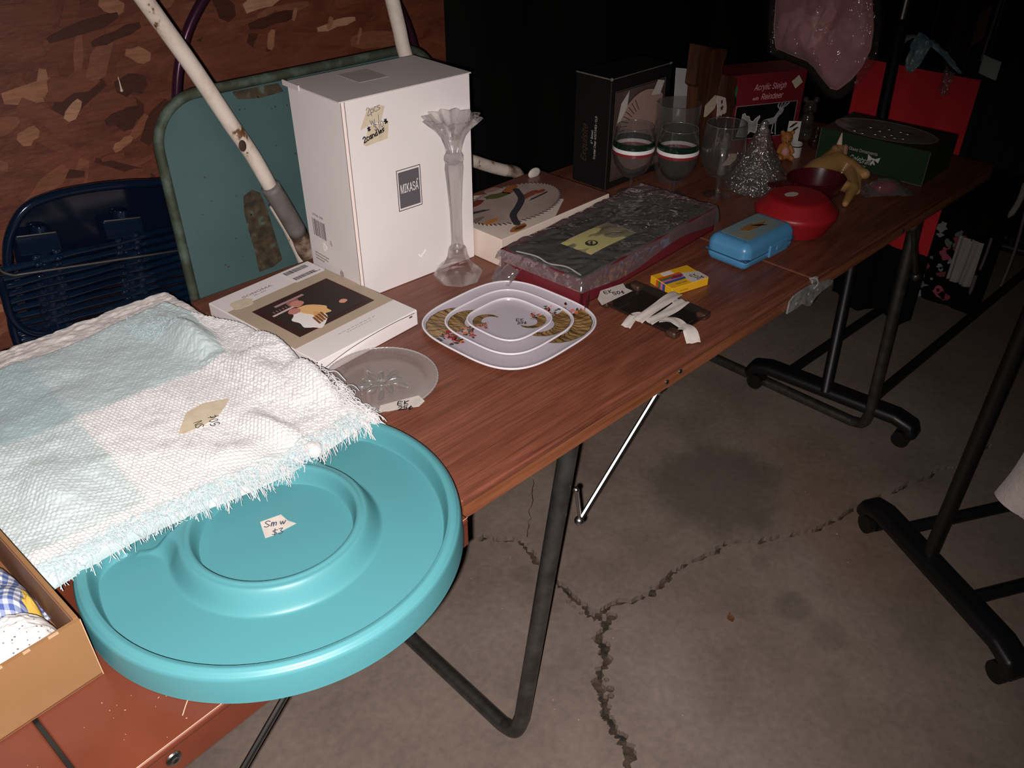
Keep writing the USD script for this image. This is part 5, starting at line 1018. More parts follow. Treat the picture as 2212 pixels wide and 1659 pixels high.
# red box of the acrylic sleigh
SA = math.atan2(0.430 - 0.545, 1.570 - 1.335); SL = math.hypot(0.430 - 0.545, 1.570 - 1.335)
SH, SD = 0.205, 0.105
sb = thing('sleigh_box', 'dark red box printed Acrylic Sleigh with Reindeer', 'box', (1.335, 0.545, H + 0.0004), SA)
M['dark_red_card'] = pm('dark_red_card', (0.15, 0.007, 0.014), (0.17, 0.009, 0.017), scale=8, rough=0.5)
part(sb, 'box_body', move(rbox(SL, SD, SH, 0.0014, 8), (SL / 2, SD / 2, 0)), M['dark_red_card'], world=False)
c, s_ = math.cos(SA), math.sin(SA); so = np.array([1.335, 0.545, H + 0.0004]); sf = Frame(so, (c, s_, 0), (0, 0, 1))
pn = part(sb, 'black_panel', decal(sbox(0.066, 0.040, SL - 0.014, 0.128), sf), flat(8, 7, 8, 0.4), smooth=False, label='black panel picturing a clear sleigh and a reindeer')
part(pn, 'panel_border', decal(sbox(0.066, 0.040, SL - 0.014, 0.128).difference(sbox(0.0674, 0.0414, SL - 0.0154, 0.1266)), sf, lift=0.0007), flat(176, 140, 140), smooth=False)
ice = pm('printed_ice', (0.24, 0.23, 0.24), (0.40, 0.38, 0.39), scale=60, rough=0.4); ice2 = flat(205, 200, 202)
slp = Polygon([(0.078, 0.050), (0.084, 0.075), (0.088, 0.106), (0.094, 0.108), (0.099, 0.101), (0.108, 0.099), (0.113, 0.088), (0.122, 0.084), (0.128, 0.092), (0.139, 0.099), (0.141, 0.094), (0.135, 0.084), (0.137, 0.062), (0.133, 0.054), (0.118, 0.060), (0.108, 0.048), (0.098, 0.046)])
part(pn, 'printed_sleigh', decal(slp, sf, lift=0.0007), ice, smooth=False); part(pn, 'printed_sleigh_edge', decal(slp.boundary.buffer(0.0008), sf, lift=0.0011), ice2, smooth=False)
deer = unary_union([LineString([(0.158, 0.078), (0.186, 0.082)]).buffer(0.0085), LineString([(0.186, 0.084), (0.200, 0.104)]).buffer(0.0055), affinity.translate(affinity.rotate(blob(0.020, 0.009, 3, amp=.05), 60), 0.2035, 0.103)] + [LineString([(x_, 0.076), (x_ + d_, 0.048)]).buffer(0.0016) for x_, d_ in ((0.154, -0.003), (0.161, 0.003), (0.184, -0.001), (0.191, 0.005))]
                   + [LineString([(0.199, 0.108), (0.190 + k * 0.008, 0.118), (0.192 + k * 0.010, 0.1245)]).buffer(0.0018) for k in range(4)]).intersection(sbox(0.14, 0.04, SL - 0.016, 0.126))
part(pn, 'printed_reindeer', decal(deer, sf, lift=0.0007), ice, smooth=False)
part(pn, 'printed_harness', decal(unary_union([LineString([(0.138, 0.075), (0.152, 0.076)]).buffer(0.0006), LineString([(0.138, 0.070), (0.152, 0.071)]).buffer(0.0006)]), sf, lift=0.0009), ice2, smooth=False)
for k in range(7): part(pn, 'printed_ball', decal(Point(0.145 + k * 0.0085, 0.0455 + 0.003 * (k % 2)).buffer(0.0018), sf, lift=0.0009), ice2, smooth=False)
for t_, h_, p_, sx in (('Acrylic Sleigh', 0.0150, (0.158, 0.164), 0.70), ('Reindeer', 0.0150, (0.168, 0.139), 0.74), ('with', 0.0085, (0.120, 0.139), 0.8)):
    part(sb, 'lettering', sf.put(text(t_, h_, slant=0.22, sx=sx), at=p_, lift=0.0003), flat(226, 168, 176), smooth=False)
part(sb, 'green_corner', decal(sbox(0.012, 0.150, 0.062, 0.180), sf), flat(30, 104, 48), smooth=False)
part(sb, 'brand_disc', decal(affinity.scale(Point(0.034, 0.138).buffer(1, 24), 0.030, 0.028), sf, lift=0.0006), flat(10, 10, 12), smooth=False)
part(sb, 'lettering', sf.put(text('Sterling', 0.0120, slant=0.1, sx=0.8), at=(0.032, 0.132), lift=0.0011), flat(200, 194, 192), smooth=False)
part(sb, 'sticker', decal(affinity.translate(affinity.rotate(rect(0.024, 0.024), 38), SL - 0.026, 0.176), sf), M['tape'], smooth=False)

# bear, mug and other small figures
br = thing('bear_figurine', 'small orange-brown seated bear figurine with a pink belly', 'figurine', (1.478, 0.405, H + 0.0004), -0.8)
fur = pm('bear_brown', (0.40, 0.155, 0.032), (0.32, 0.115, 0.022), scale=90, rough=0.7, bump=(240, 0.5, 0.001))
m_ = hull([((0, 0, 0.012), 0.0155), ((0, 0.002, 0.028), 0.0125)]) + hull([((0, -0.001, 0.053), 0.0150), ((0, 0.0, 0.056), 0.0148)]) + hull([((0, 0.001, 0.030), 0.011), ((0, 0, 0.046), 0.011)])
for sx in (-1, 1):
    m_ = m_ + m3.Manifold.sphere(0.0058, 14).translate((sx * 0.0125, 0.002, 0.0675)) + hull([((sx * 0.011, 0.0, 0.033), 0.0062), ((sx * 0.018, -0.009, 0.021), 0.0055)]) + hull([((sx * 0.010, -0.006, 0.009), 0.0085), ((sx * 0.015, -0.021, 0.0075), 0.0072)])
m_ = m_ + hull([((0, -0.012, 0.0505), 0.0068), ((0, -0.0155, 0.0495), 0.0055)])
part(br, 'bear_body', trimesh.smoothing.filter_taubin(tm(m_.refine_to_length(0.004)), iterations=8), fur, world=False, smooth=True)
part(br, 'belly', move(trimesh.creation.icosphere(2, 0.0125), (0, -0.0075, 0.020), s=(0.85, 0.75, 1.05)), pm('pink_belly', (0.52, 0.24, 0.19), rough=0.7), world=False, smooth=True)
for sx in (-1, 1): part(br, 'eye', move(trimesh.creation.icosphere(1, 0.0015), (sx * 0.0062, -0.0142, 0.0565)), M['ink'], world=False, smooth=True)
part(br, 'nose', move(trimesh.creation.icosphere(1, 0.0018), (0, -0.0208, 0.0515)), M['ink'], world=False, smooth=True)
mg = thing('mug', 'little white mug with a dark band beside the bear figurine', 'mug', (1.512, 0.394, H + 0.0004))
wp = pm('white_porcelain', (0.52, 0.47, 0.43), rough=0.25)
part(mg, 'mug_body', lathe([(0.0, 0.0), (0.0155, 0.0), (0.0165, 0.002), (0.0168, 0.036), (0.0155, 0.0365), (0.0148, 0.004), (0.0, 0.004)], 36), wp, world=False, smooth=40)
part(mg, 'dark_band', lathe([(0.0169, 0.028), (0.0172, 0.0285), (0.0172, 0.0305), (0.0169, 0.031), (0.0167, 0.0295), (0.0169, 0.028)], 36), M['ink'], world=False)
part(mg, 'handle', tube(crv([(0.016, 0, 0.030), (0.026, 0, 0.027), (0.026, 0, 0.012), (0.016, 0, 0.008)], 6), 0.0022, 8), wp, world=False, smooth=True)
tg = thing('printed_tag', 'small black and white printed tag standing behind the bear and mug', 'tag', (1.535, 0.420, H + 0.0004), -0.9)
part(tg, 'card', bx(-0.016, 0.016, -0.0006, 0.0006, 0, 0.082), flat(200, 190, 182), world=False, smooth=False)
for k in range(5): part(tg, 'printed_leaf', Frame((1.535, 0.420, H + 0.0004), (math.cos(-.9), math.sin(-.9), 0), (0, 0, 1)).put(prism(affinity.rotate(blob(0.016, 0.005, k, amp=.2), 35), 0.0002), at=(-0.006 + 0.005 * (k % 3), 0.052 + 0.0055 * k), lift=0.0008), M['ink'], smooth=False)
ch = thing('cherub_figurine', 'tiny flesh-pink figurine with white hair right of the glass tree', 'figurine', (1.392, 0.420, H + 0.0004))
part(ch, 'figure_body', trimesh.smoothing.filter_taubin(tm((hull([((0, 0, 0.004), 0.004), ((0, 0, 0.066), 0.010)]) + hull([((0, 0, 0.064), 0.0095), ((0.012, -0.010, 0.058), 0.004)]) + m3.Manifold.sphere(0.009, 16).translate((0, 0, 0.082)) + hull([((0, 0, 0.06), 0.006), ((0, 0, 0.08), 0.005)])).refine_to_length(0.004)), iterations=6), pm('figurine_pink', (0.50, 0.25, 0.19), rough=0.5), world=False, smooth=True)
part(ch, 'hair', move(trimesh.creation.icosphere(2, 0.0098), (-0.001, 0.001, 0.088), s=(1, 1, 0.9)), flat(214, 198, 184), world=False, smooth=True)
dk = thing('glass_figurine', 'smoky dark glass animal figurine at the right end of the red box', 'figurine', (1.640, 0.440, H + 0.0004), -0.9)
smoke = pm('smoky_glass', (0.030, 0.022, 0.022), (0.075, 0.058, 0.056), scale=30, rough=0.10, specular_ior_level=0.8)
part(dk, 'figure_body', trimesh.smoothing.filter_taubin(tm((hull([((0, 0, 0.022), 0.022), ((0, 0.0, 0.060), 0.017)]) + hull([((0, -0.004, 0.090), 0.0185), ((0, -0.004, 0.094), 0.018)]) + hull([((0, 0, 0.06), 0.014), ((0, 0, 0.09), 0.012)]) + m3.Manifold.sphere(0.008, 14).translate((0.014, 0, 0.112)) + m3.Manifold.sphere(0.008, 14).translate((-0.014, 0, 0.112)) + hull([((0, -0.018, 0.085), 0.008), ((0, -0.026, 0.083), 0.006)])).refine_to_length(0.006)), iterations=6), smoke, world=False, smooth=True)
for k, (x_, y_, r_) in enumerate(((1.598, 0.385, 0.017), (1.640, 0.385, 0.020), (1.672, 0.420, 0.016))):
    o_ = thing('glass_bauble', ('small clear glass bauble nearest the mug', 'larger clear glass bauble against the green box', 'small clear glass bauble below the hanging pillow')[k], 'ornament', (x_, y_, H + 0.0004), 0.0, 'glass baubles')
    part(o_, 'ball', move(trimesh.creation.icosphere(3, r_), (0, 0, r_)), thin_glass('bauble_glass', (0.85, 0.84, 0.84), 0.10, 1.2, 0.05, bump=(60, 0.8, 0.01)) if k == 0 else UsdShade.Material.Get(stage, '/World/Looks/bauble_glass'), world=False, smooth=True)
    part(o_, 'cap', lathe([(0.0, 2 * r_ - 0.001), (0.005, 2 * r_ - 0.001), (0.005, 2 * r_ + 0.005), (0.0, 2 * r_ + 0.006)], 16), M['chrome'], world=False)
gb_ = thing('glass_bird', 'small grey glass bird left of the glass tree', 'ornament', (1.262, 0.452, H + 0.0004), 0.5)
part(gb_, 'bird_body', trimesh.smoothing.filter_taubin(tm((hull([((0, 0, 0.002), 0.010), ((0, 0, 0.060), 0.006)]) + hull([((-0.014, 0, 0.072), 0.010), ((0.016, 0, 0.066), 0.015)]) + hull([((0.016, 0, 0.066), 0.011), ((0.030, 0, 0.090), 0.006)]) + hull([((-0.014, 0, 0.076), 0.009), ((-0.026, 0, 0.096), 0.008)])).refine_to_length(0.005)), iterations=6), pm('grey_glass', (0.20, 0.18, 0.175), (0.30, 0.27, 0.26), scale=40, rough=0.15), world=False, smooth=True)
part(gb_, 'price_tape', Frame((1.262, 0.440, H + 0.040), (0.85, -0.52, 0), (0, 0, 1)).put(prism(Polygon([(-0.014, -0.012), (0.022, -0.012), (0.022, 0.016), (0.006, 0.018)]), 0.0006), lift=0.004), M['tape'], smooth=False)

# green ornament box
gx = thing('ornament_box', 'dark green Christmas box of glass ornaments with an oval window in its lid', 'box', (1.5300, 0.3420, H + 0.0004), -PI / 2 + 0.045)
GW, GD, GH = 0.276, 0.178, 0.084
M['green_card'] = pm('dark_green_card', (0.013, 0.036, 0.014), (0.016, 0.043, 0.017), scale=8, rough=0.4)
ca_ = -PI / 2 + 0.045; c, s_ = math.cos(ca_), math.sin(ca_); go = np.array([1.5300, 0.3420, H + 0.0004])
gbody = rbox(GW, GD, GH, 0.0014, 8)
part(gx, 'box_body', move(gbody, (GW / 2, GD / 2, 0)), M['green_card'], world=False)
gfr = Frame(go, (c, s_, 0), (0, 0, 1)); gtp2 = Frame(go + (0, 0, GH), (c, s_, 0), (-s_, c, 0))
part(gx, 'lid_top', decal(sbox(0.001, 0.001, GW - 0.001, GD - 0.001), gtp2), pm('brown_lid_card', (0.035, 0.026, 0.020), (0.045, 0.034, 0.027), scale=7, rough=0.5), smooth=False)
oval = affinity.scale(Point(GW / 2 - 0.008, GD / 2 - 0.006).buffer(1, 40), 0.128, 0.074)
part(gx, 'oval_window', decal(oval, gtp2, lift=0.0008), pm('window_film', (0.20, 0.155, 0.14), (0.26, 0.205, 0.185), scale=20, rough=0.18, bump=(40, 0.5, 0.004)), smooth=False, label='oval clear film window over pale ornaments')
part(gx, 'window_rim', decal(oval.boundary.buffer(0.0015), gtp2, lift=0.0012), flat(150, 122, 112), smooth=False)
wpx = [gtp2.ab(q) for q in [(1.5617, 0.2708, 0.8255), (1.5551, 0.2465, 0.8255), (1.5715, 0.2204, 0.8255), (1.5708, 0.196, 0.8255), (1.5786, 0.1736, 0.8255), (1.6042, 0.2243, 0.8255), (1.6316, 0.2131, 0.8255), (1.6347, 0.1843, 0.8255), (1.6294, 0.164, 0.8255), (1.6158, 0.2546, 0.8255), (1.5865, 0.1561, 0.8255), (1.5935, 0.1889, 0.8255)]]
for k, (a_, b_) in enumerate(wpx):
    part(gx, 'silver_ornament', gtp2.put(move(trimesh.creation.icosphere(2, 0.0075), (0, 0, 0.0014), s=(1.0, 0.42, 0.28)), at=(a_, b_), rot=0.25), M['chrome'], smooth=True)
part(gx, 'lettering', gfr.put(text('Glass Ornaments', 0.0078, sx=0.86), at=(0.118, 0.046), lift=0.0003), flat(214, 200, 186), smooth=False)
part(gx, 'lettering', gfr.put(text('Celebrate', 0.0150, slant=0.35, sx=0.66), at=(0.118, 0.020), lift=0.0003), flat(226, 216, 206), smooth=False)
part(gx, 'lettering', gfr.put(text('IT NOW', 0.0058), at=(0.118, 0.010), lift=0.0003), flat(200, 190, 180), smooth=False)
bowp = unary_union([Polygon([(0, 0), (-0.016, 0.010), (-0.014, -0.006)]), Polygon([(0, 0), (0.016, 0.008), (0.013, -0.007)]), Point(0, 0).buffer(0.003), Polygon([(0, 0), (-0.006, -0.014), (-0.001, -0.012)]), Polygon([(0, 0), (0.007, -0.013), (0.002, -0.013)])])
part(gx, 'printed_bow', decal(bowp, gfr, lift=0.0007, at=(0.148, 0.036)), flat(226, 214, 206), smooth=False)
part(gx, 'worn_edge', cat(gfr.put(bx(GW - 0.0007, GW + 0.0006, 0.0, GH, -0.0006, 0.0008)), gfr.put(bx(-0.0006, 0.0007, 0.0, GH, -0.0006, 0.0008)), gfr.put(bx(GW - 0.05, GW, -0.0004, 0.0010, -0.0005, 0.0006))), edge_m, smooth=False)

# toy unicorn-like animal lying on its side
an = thing('animal_figurine', 'yellow-tan toy animal with a white horn, lying before the green box', 'figurine', (1.3668, 0.2458, 0.741))
tanp = pm('painted_tan', (0.42, 0.215, 0.065), (0.48, 0.26, 0.10), scale=16, rough=0.55)
A_ = [(1.2826, 0.2616, 0.757), (1.32, 0.2562, 0.768), (1.3747, 0.254, 0.774), (1.4378, 0.2566, 0.79), (1.4606, 0.2541, 0.806), (1.4369, 0.2431, 0.782), (1.4635, 0.2172, 0.768), (1.4466, 0.1892, 0.768), (1.4367, 0.1662, 0.772), (1.3626, 0.1554, 0.758), (1.2932, 0.1351, 0.747), (1.367, 0.1934, 0.76), (1.3733, 0.1501, 0.752)]
A_ = [np.array(q) for q in A_]
mm_ = hull([(A_[0], 0.013), (A_[1], 0.024)]) + hull([(A_[1], 0.024), (A_[2], 0.030)]) + hull([(A_[2], 0.030), (A_[5], 0.026)]) + hull([(A_[2], 0.026), (A_[3], 0.019)]) + hull([(A_[3], 0.018), (A_[4], 0.013)]) + hull([(A_[5], 0.026), (A_[6], 0.022)]) + hull([(A_[6], 0.022), (A_[7], 0.018)]) + hull([(A_[7], 0.016), (A_[8], 0.013)]) + hull([(A_[6], 0.018), (A_[9], 0.014)]) + hull([(A_[9], 0.013), (A_[10], 0.0075)]) + hull([(A_[7], 0.012), (A_[12], 0.010)]) + hull([(A_[11], 0.015), (A_[9], 0.013)])
sm2 = trimesh.smoothing.filter_taubin(tm(mm_.refine_to_length(0.008)), iterations=8)
vv = np.array(sm2.vertices); vv[:, 2] = np.maximum(vv[:, 2], H + 0.0006); sm2.vertices = vv
part(an, 'body', sm2, tanp, smooth=True)
hd = A_[4]
part(an, 'horn', cat(tube([hd + (0.002, 0.002, 0.010), hd + (0.012, 0.006, 0.036)], [0.0075, 0.0012], 12)), flat(214, 196, 176), smooth=True, label='small white pointed horn')
part(an, 'mane', cat(tm(hull([(hd + (-0.010, 0.004, 0.002), 0.010), (A_[3] + (0.012, -0.012, 0.008), 0.010)])), tm(hull([(hd + (0.012, -0.010, 0.004), 0.008), (hd + (0.004, -0.016, -0.014), 0.006)]))), pm('mane_brown', (0.30, 0.125, 0.075), (0.38, 0.18, 0.12), scale=40, rough=0.6), smooth=True)
cb0, cb1 = np.array((1.412, 0.2058, 0.792)), np.array((1.3488, 0.1897, 0.775))
part(an, 'beaded_collar', cat([move(trimesh.creation.icosphere(1, 0.0022), cb0 * (1 - t) + cb1 * t + np.array([-0.004, -0.004, 0.004 + 0.006 * math.sin(PI * t)])) for t in np.linspace(0, 1, 8)]), flat(222, 206, 186), smooth=True, label='collar of white dots')
part(an, 'curled_tail', tm(hull([(np.array((1.3072, 0.294, 0.76)), 0.014), (np.array((1.3247, 0.2929, 0.765)), 0.013)]) + hull([(np.array((1.2909, 0.2858, 0.755)), 0.012), (np.array((1.2865, 0.2733, 0.755)), 0.011)])), pm('rosy_brown', (0.26, 0.085, 0.055), (0.34, 0.13, 0.08), scale=40, rough=0.5), smooth=True)
cd = thing('wrapped_egg', 'shiny red egg in clear crinkled cellophane before the green box', 'sweet', (1.432, 0.108, H + 0.0004), -0.7)
part(cd, 'egg', move(trimesh.creation.icosphere(3, 0.017), (0, 0, 0.0165), s=(1.75, 1.0, 0.92)), pm('red_foil', (0.32, 0.012, 0.022), rough=0.15, specular_ior_level=0.8), world=False, smooth=True)
part(cd, 'cellophane', cloth(lambda u, v: np.stack([0.060 * (2 * u - 1), 0.030 * (2 * v - 1), 0.003 + 0.034 * np.clip(1 - (2 * u - 1) ** 2 * 1.6, 0, 1) * np.clip(1 - (2 * v - 1) ** 2, 0, 1) ** 0.6 + 0.006 * meshkit.fbm(np.stack([u * 9, v * 9, u * 0], -1), 3, 3)], -1), 40, 30, 0.0004), M['wrap'], world=False, smooth=True)

# ============================================================= CHAIRS BEHIND THE TABLE
gc = thing('metal_chair', 'old green pressed-metal chair with rusty white tube arms behind the white box', 'chair', (0.37, 0.87, 0))
GY = 0.872
enamel = pm('green_enamel', (0.046, 0.090, 0.090), (0.056, 0.105, 0.105), scale=5, rough=0.48, bump=(300, 0.1, 0.0004))
rustg = pm('rusty_green_rim', (0.030, 0.036, 0.020), (0.075, 0.105, 0.080), scale=26, detail=6, lo=0.45, hi=0.7, rough=0.7)
rust = pm('rust', (0.050, 0.022, 0.010), (0.026, 0.016, 0.008), scale=40, detail=6, rough=0.85)
px0, px1, pz0, pz1, pr_ = 0.052, 0.700, 0.560, 1.072, 0.090
pan = sbox(px0, pz0, px1, pz1).buffer(-pr_).buffer(pr_, 16)
cf = Frame((0, GY, 0), (1, 0, 0), (0, 0, 1))
part(gc, 'back_panel', cf.put(prism(pan.buffer(-0.004), 0.0022), lift=-0.001), enamel, smooth=False)
ring = np.array(pan.exterior.coords)[:-1]
part(gc, 'rolled_rim', tube(np.c_[ring[:, 0], 0 * ring[:, 0] + GY - 0.001, ring[:, 1]], 0.0095, 10, closed=True), rustg, smooth=True)
stains = unary_union([Polygon(p) for p in ([(0.197, 0.8592), (0.2159, 0.8665), (0.2297, 0.8569), (0.2391, 0.8226), (0.2455, 0.7696), (0.2536, 0.7032), (0.2318, 0.6944), (0.2009, 0.6943), (0.1993, 0.7427), (0.1948, 0.7854), (0.1925, 0.8262)], [(0.2147, 1.0588), (0.308, 1.0567), (0.3158, 1.043), (0.2647, 1.0405), (0.2219, 1.0471)])]).buffer(0.004).buffer(-0.002)
rn = {'tc': ('geometry', {}), 'n': ('noise_texture', {'scale': 60.0, 'detail': 5.0}), 'r': ('rgb_ramp', {'ramp': [(0.35, (0.018, 0.013, 0.007)), (0.6, (0.055, 0.036, 0.015)), (0.72, (0.06, 0.12, 0.10))]}), 'p': ('principled_bsdf', {'roughness': 0.8})}
M['stain'] = usdkit.material(stage, '/World/Looks/rust_stain', rn, [('tc.position', 'n.vector'), ('n.fac', 'r.fac'), ('r.color', 'p.base_color')], surface='p.BSDF')
for q_ in stains.geoms: part(gc, 'rust_stain', cf.put(prism(q_, 0.0003), lift=0.0014), M['stain'], smooth=False)
g = np.random.default_rng(2)
part(gc, 'rust_fleck', cf.put(prism(unary_union([Point(g.uniform(px0 + .03, 0.55), g.uniform(0.72, 1.05)).buffer(g.uniform(0.0006, 0.0018), 4) for _ in range(34)]), 0.0003), lift=0.0014), rust, smooth=False, kind='stuff')
whitet = pm('chipped_white_paint', (0.60, 0.50, 0.43), None, scale=26, detail=5, rough=0.5, ramp=[(0.0, (0.10, 0.045, 0.02)), (0.33, (0.13, 0.06, 0.028)), (0.37, (0.55, 0.44, 0.36)), (0.5, (0.64, 0.54, 0.47)), (1.0, (0.66, 0.56, 0.49))], stretch=(1, 1, 0.8))
rusttube = pm('rusted_tube', (0.070, 0.032, 0.016), (0.36, 0.26, 0.20), scale=24, detail=6, lo=0.42, hi=0.62, rough=0.75)
grey_c = pm('grey_collar', (0.115, 0.095, 0.090), (0.16, 0.135, 0.125), scale=30, rough=0.6)
YA = 0.835
arm = np.array([(0.0691, 0.835, 1.2473), (0.1324, 0.835, 1.1208), (0.1812, 0.835, 1.0132), (0.2118, 0.835, 0.949), (0.2388, 0.835, 0.8768)])
topA = np.array([(0.47, YA, 1.50), (0.30, YA, 1.62), (0.10, YA, 1.56), (0.035, YA, 1.36)])
armB = np.array([(0.5688, 0.835, 1.1884), (0.5826, 0.835, 1.1256), (0.5963, 0.835, 1.0634)])
part(gc, 'arm_tube', tube(np.vstack([crv(np.vstack([armB[0:1] + (-0.03, 0, 0.14), topA, arm[0:1]]), 5)[:-1], crv(arm, 3)]), 0.0150, 14), whitet, smooth=True)
col = np.array([(0.2358, 0.832, 0.8814), (0.2572, 0.832, 0.8306), (0.2822, 0.832, 0.7651), (0.2925, 0.832, 0.7248)])
part(gc, 'joint_collar', tube(crv(col[:3], 5), 0.0195, 14), grey_c, smooth=True)
part(gc, 'rusted_elbow', tube(crv(np.vstack([col[1:], [col[3] + (0.030, 0, -0.07), col[3] + (0.045, 0, -0.20), (col[3][0] + 0.05, YA, 0.016)]]), 5), 0.0188, 14), rusttube, smooth=True)
leg_ = np.array([(0.2451, 0.845, 0.8382), (0.2675, 0.845, 0.7811), (0.2859, 0.845, 0.7172)])
part(gc, 'leg_tube', tube(np.vstack([leg_, [(leg_[2][0] + 0.03, 0.845, leg_[2][2] - 0.13), (leg_[2][0] + 0.05, 0.845, 0.016)]]), 0.0128, 12), whitet, smooth=True)
part(gc, 'arm_tube', tube(crv(np.vstack([armB[0:1] + (-0.03, 0, 0.14), armB, [(0.655, YA, 0.90), (0.705, YA, 0.825)], [(0.7651, 0.835, 0.8024), (0.8326, 0.835, 0.7694), (0.8878, 0.835, 0.7447)]]), 5), 0.0150, 14), whitet, smooth=True)
eb = np.array((0.883, 0.835, 0.7471))
part(gc, 'rusted_elbow', tube(crv([eb, eb + (0.035, 0, -0.014), eb + (0.055, 0.0, -0.045), eb + (0.060, 0, -0.10), (eb[0] + 0.075, YA, 0.016)], 6), 0.0155, 12), rusttube, smooth=True)
sb2 = (0.1883, 0.817, 0.9759)
part(gc, 'arm_hole', move(trimesh.creation.icosphere(2, 0.0085), (sb2[0], 0.8205, sb2[2]), s=(0.9, 0.3, 1.3)), rust, smooth=True, label='dark bolt hole in the white tube')
for xx in (px0 + 0.05, px1 - 0.05): part(gc, 'rear_leg', tube([(xx, GY + 0.014, 0.60), (xx, GY + 0.02, 0.010)], 0.011, 10), rustg, smooth=True)

ab = single('metal_arch', tube(np.vstack([[(0.158, 1.02, 0.012)], crv([(0.158, 1.02, 0.80), (0.160, 1.02, 0.99), (0.215, 1.02, 1.140), (0.330, 1.02, 1.245), (0.466, 1.02, 1.275), (0.600, 1.02, 1.245), (0.716, 1.02, 1.140), (0.772, 1.02, 0.99), (0.774, 1.02, 0.80)], 8), [(0.774, 1.02, 0.012)]]), 0.0098, 12),
            pm('purple_metal_tube', (0.050, 0.014, 0.030), rough=0.22, metal=0.5), 'arched dark purple metal tube frame standing between green chair and chipboard wall', 'arch', smooth=True)

bc_ = thing('tube_chair', 'dark blue vinyl-strand lawn chair with a chrome rod, left of the green chair', 'chair', (-0.10, 0.98, 0))
YB = 0.975
bvin = pm('blue_vinyl', (0.0016, 0.005, 0.014), (0.003, 0.011, 0.026), scale=9, rough=0.07, specular_ior_level=0.9, coat_weight=0.6)
bhead = pm('blue_black_panel', (0.0022, 0.0040, 0.0105), rough=0.12, specular_ior_level=0.7)
bframe = pm('dark_blue_tube', (0.004, 0.010, 0.026), rough=0.12, metal=0.3, specular_ior_level=0.8)
rimp = np.array([(-0.2563, 0.975, 0.6621), (-0.2401, 0.975, 0.7596), (-0.223, 0.975, 0.8284), (-0.2044, 0.975, 0.8719), (-0.1696, 0.975, 0.9081), (-0.1202, 0.975, 0.9186), (-0.0546, 0.975, 0.9156), (0.0127, 0.975, 0.9056), (0.0784, 0.975, 0.8918)])
hp = Polygon([(q[0], q[2]) for q in rimp[3:]] + [(0.20, rimp[-1][2]), (0.22, 0.74), (rimp[2][0], 0.72)]).buffer(0)
bfr = Frame((0, YB, 0), (1, 0, 0), (0, 0, 1))
part(bc_, 'head_panel', bfr.put(prism(hp, 0.004), lift=-0.006), bhead, smooth=False)
xe = 0.225
part(bc_, 'frame_tube', tube(crv(np.vstack([[(rimp[0][0] + 0.02, YB, 0.012), (rimp[0][0] + 0.02, YB, 0.45)], rimp, [(0.16, YB, rimp[-1][2] - 0.008), (xe, YB, rimp[-1][2] - 0.05), (xe + 0.02, YB, 0.60), (xe + 0.02, YB, 0.012)]]), 6), 0.0085, 10), bframe, smooth=True)
for k in range(19):
    z0 = 0.818 - k * 0.0158; xs0 = -0.262 + 0.0012 * k
    zz = lambda x_: z0 - 0.055 * (x_ + 0.25)
    pts = [(x_, YB - 0.012 - 0.004 * math.sin(PI * (x_ - xs0) / (xe - xs0)), zz(x_) + 0.0012 * math.sin(40 * x_ + k)) for x_ in np.linspace(xs0, xe, 14)]
    part(bc_, 'vinyl_strand', tube(pts, 0.0068, 10), bvin, smooth=True)
for s0, s1 in (((95, 520), (125, 735)), ((268, 480), (300, 690))):
    a, b = {95: np.array([(-0.1582, 0.957, 0.8541), (-0.191, 0.957, 0.6523)]), 268: np.array([(-0.0121, 0.957, 0.8413), (-0.0374, 0.957, 0.6367)])}[s0[0]]
    n_ = 16; knots = []
    for i in range(2, n_):
        p = a + (b - a) * i / (n_ - 1)
        for dx in (-0.018, 0.018): knots.append(move(trimesh.creation.icosphere(2, 0.0066), p + (dx + 0.002 * math.sin(3 * i), -0.003, 0.002 * math.cos(5 * i)), s=(1.25, 0.8, 0.75)))
    part(bc_, 'strap_knots', trimesh.util.concatenate(knots), bvin, smooth=True, kind='stuff')
    part(bc_, 'rear_strap', tube([a + (0, 0.014, 0.02), b + (0, 0.014, 0)], 0.016, 8), bframe, smooth=True)
for k, ps in enumerate(([(-0.2004, 0.955, 0.8709), (-0.1366, 0.955, 0.8607)], [(-0.0493, 0.955, 0.855), (0.0169, 0.955, 0.8436)])):
    a, b = np.array(ps[0]), np.array(ps[1])
    part(bc_, 'bracket', tm(hull([(a + (0, 0.004, -0.004), 0.004), (b + (0, 0.004, -0.004), 0.004), (a + (0, 0.004, -0.035), 0.004), (b + (0, 0.004, -0.035), 0.004)], 10)), bframe, smooth=40)
    part(bc_, 'bracket_edge', tube([a, b], 0.0022, 8), M['chrome'], smooth=True)
part(bc_, 'chrome_rod', tube(crv([(-0.2478, 0.945, 0.8338), (-0.2429, 0.945, 0.8204), (-0.2278, 0.945, 0.8095), (-0.2054, 0.945, 0.8053), (-0.0943, 0.945, 0.7865), (0.0101, 0.945, 0.7688), (0.0849, 0.945, 0.7561)], 5), 0.0030, 8), M['chrome'], smooth=True)
part(bc_, 'arm_tube', tube(crv([(-0.2538, 0.94, 0.8152), (-0.2548, 0.94, 0.7787), (-0.2572, 0.94, 0.7418), (-0.2469, 0.94, 0.7085), (-0.2233, 0.94, 0.6867), (-0.1847, 0.94, 0.6746)], 6), 0.0070, 10), bframe, smooth=True)

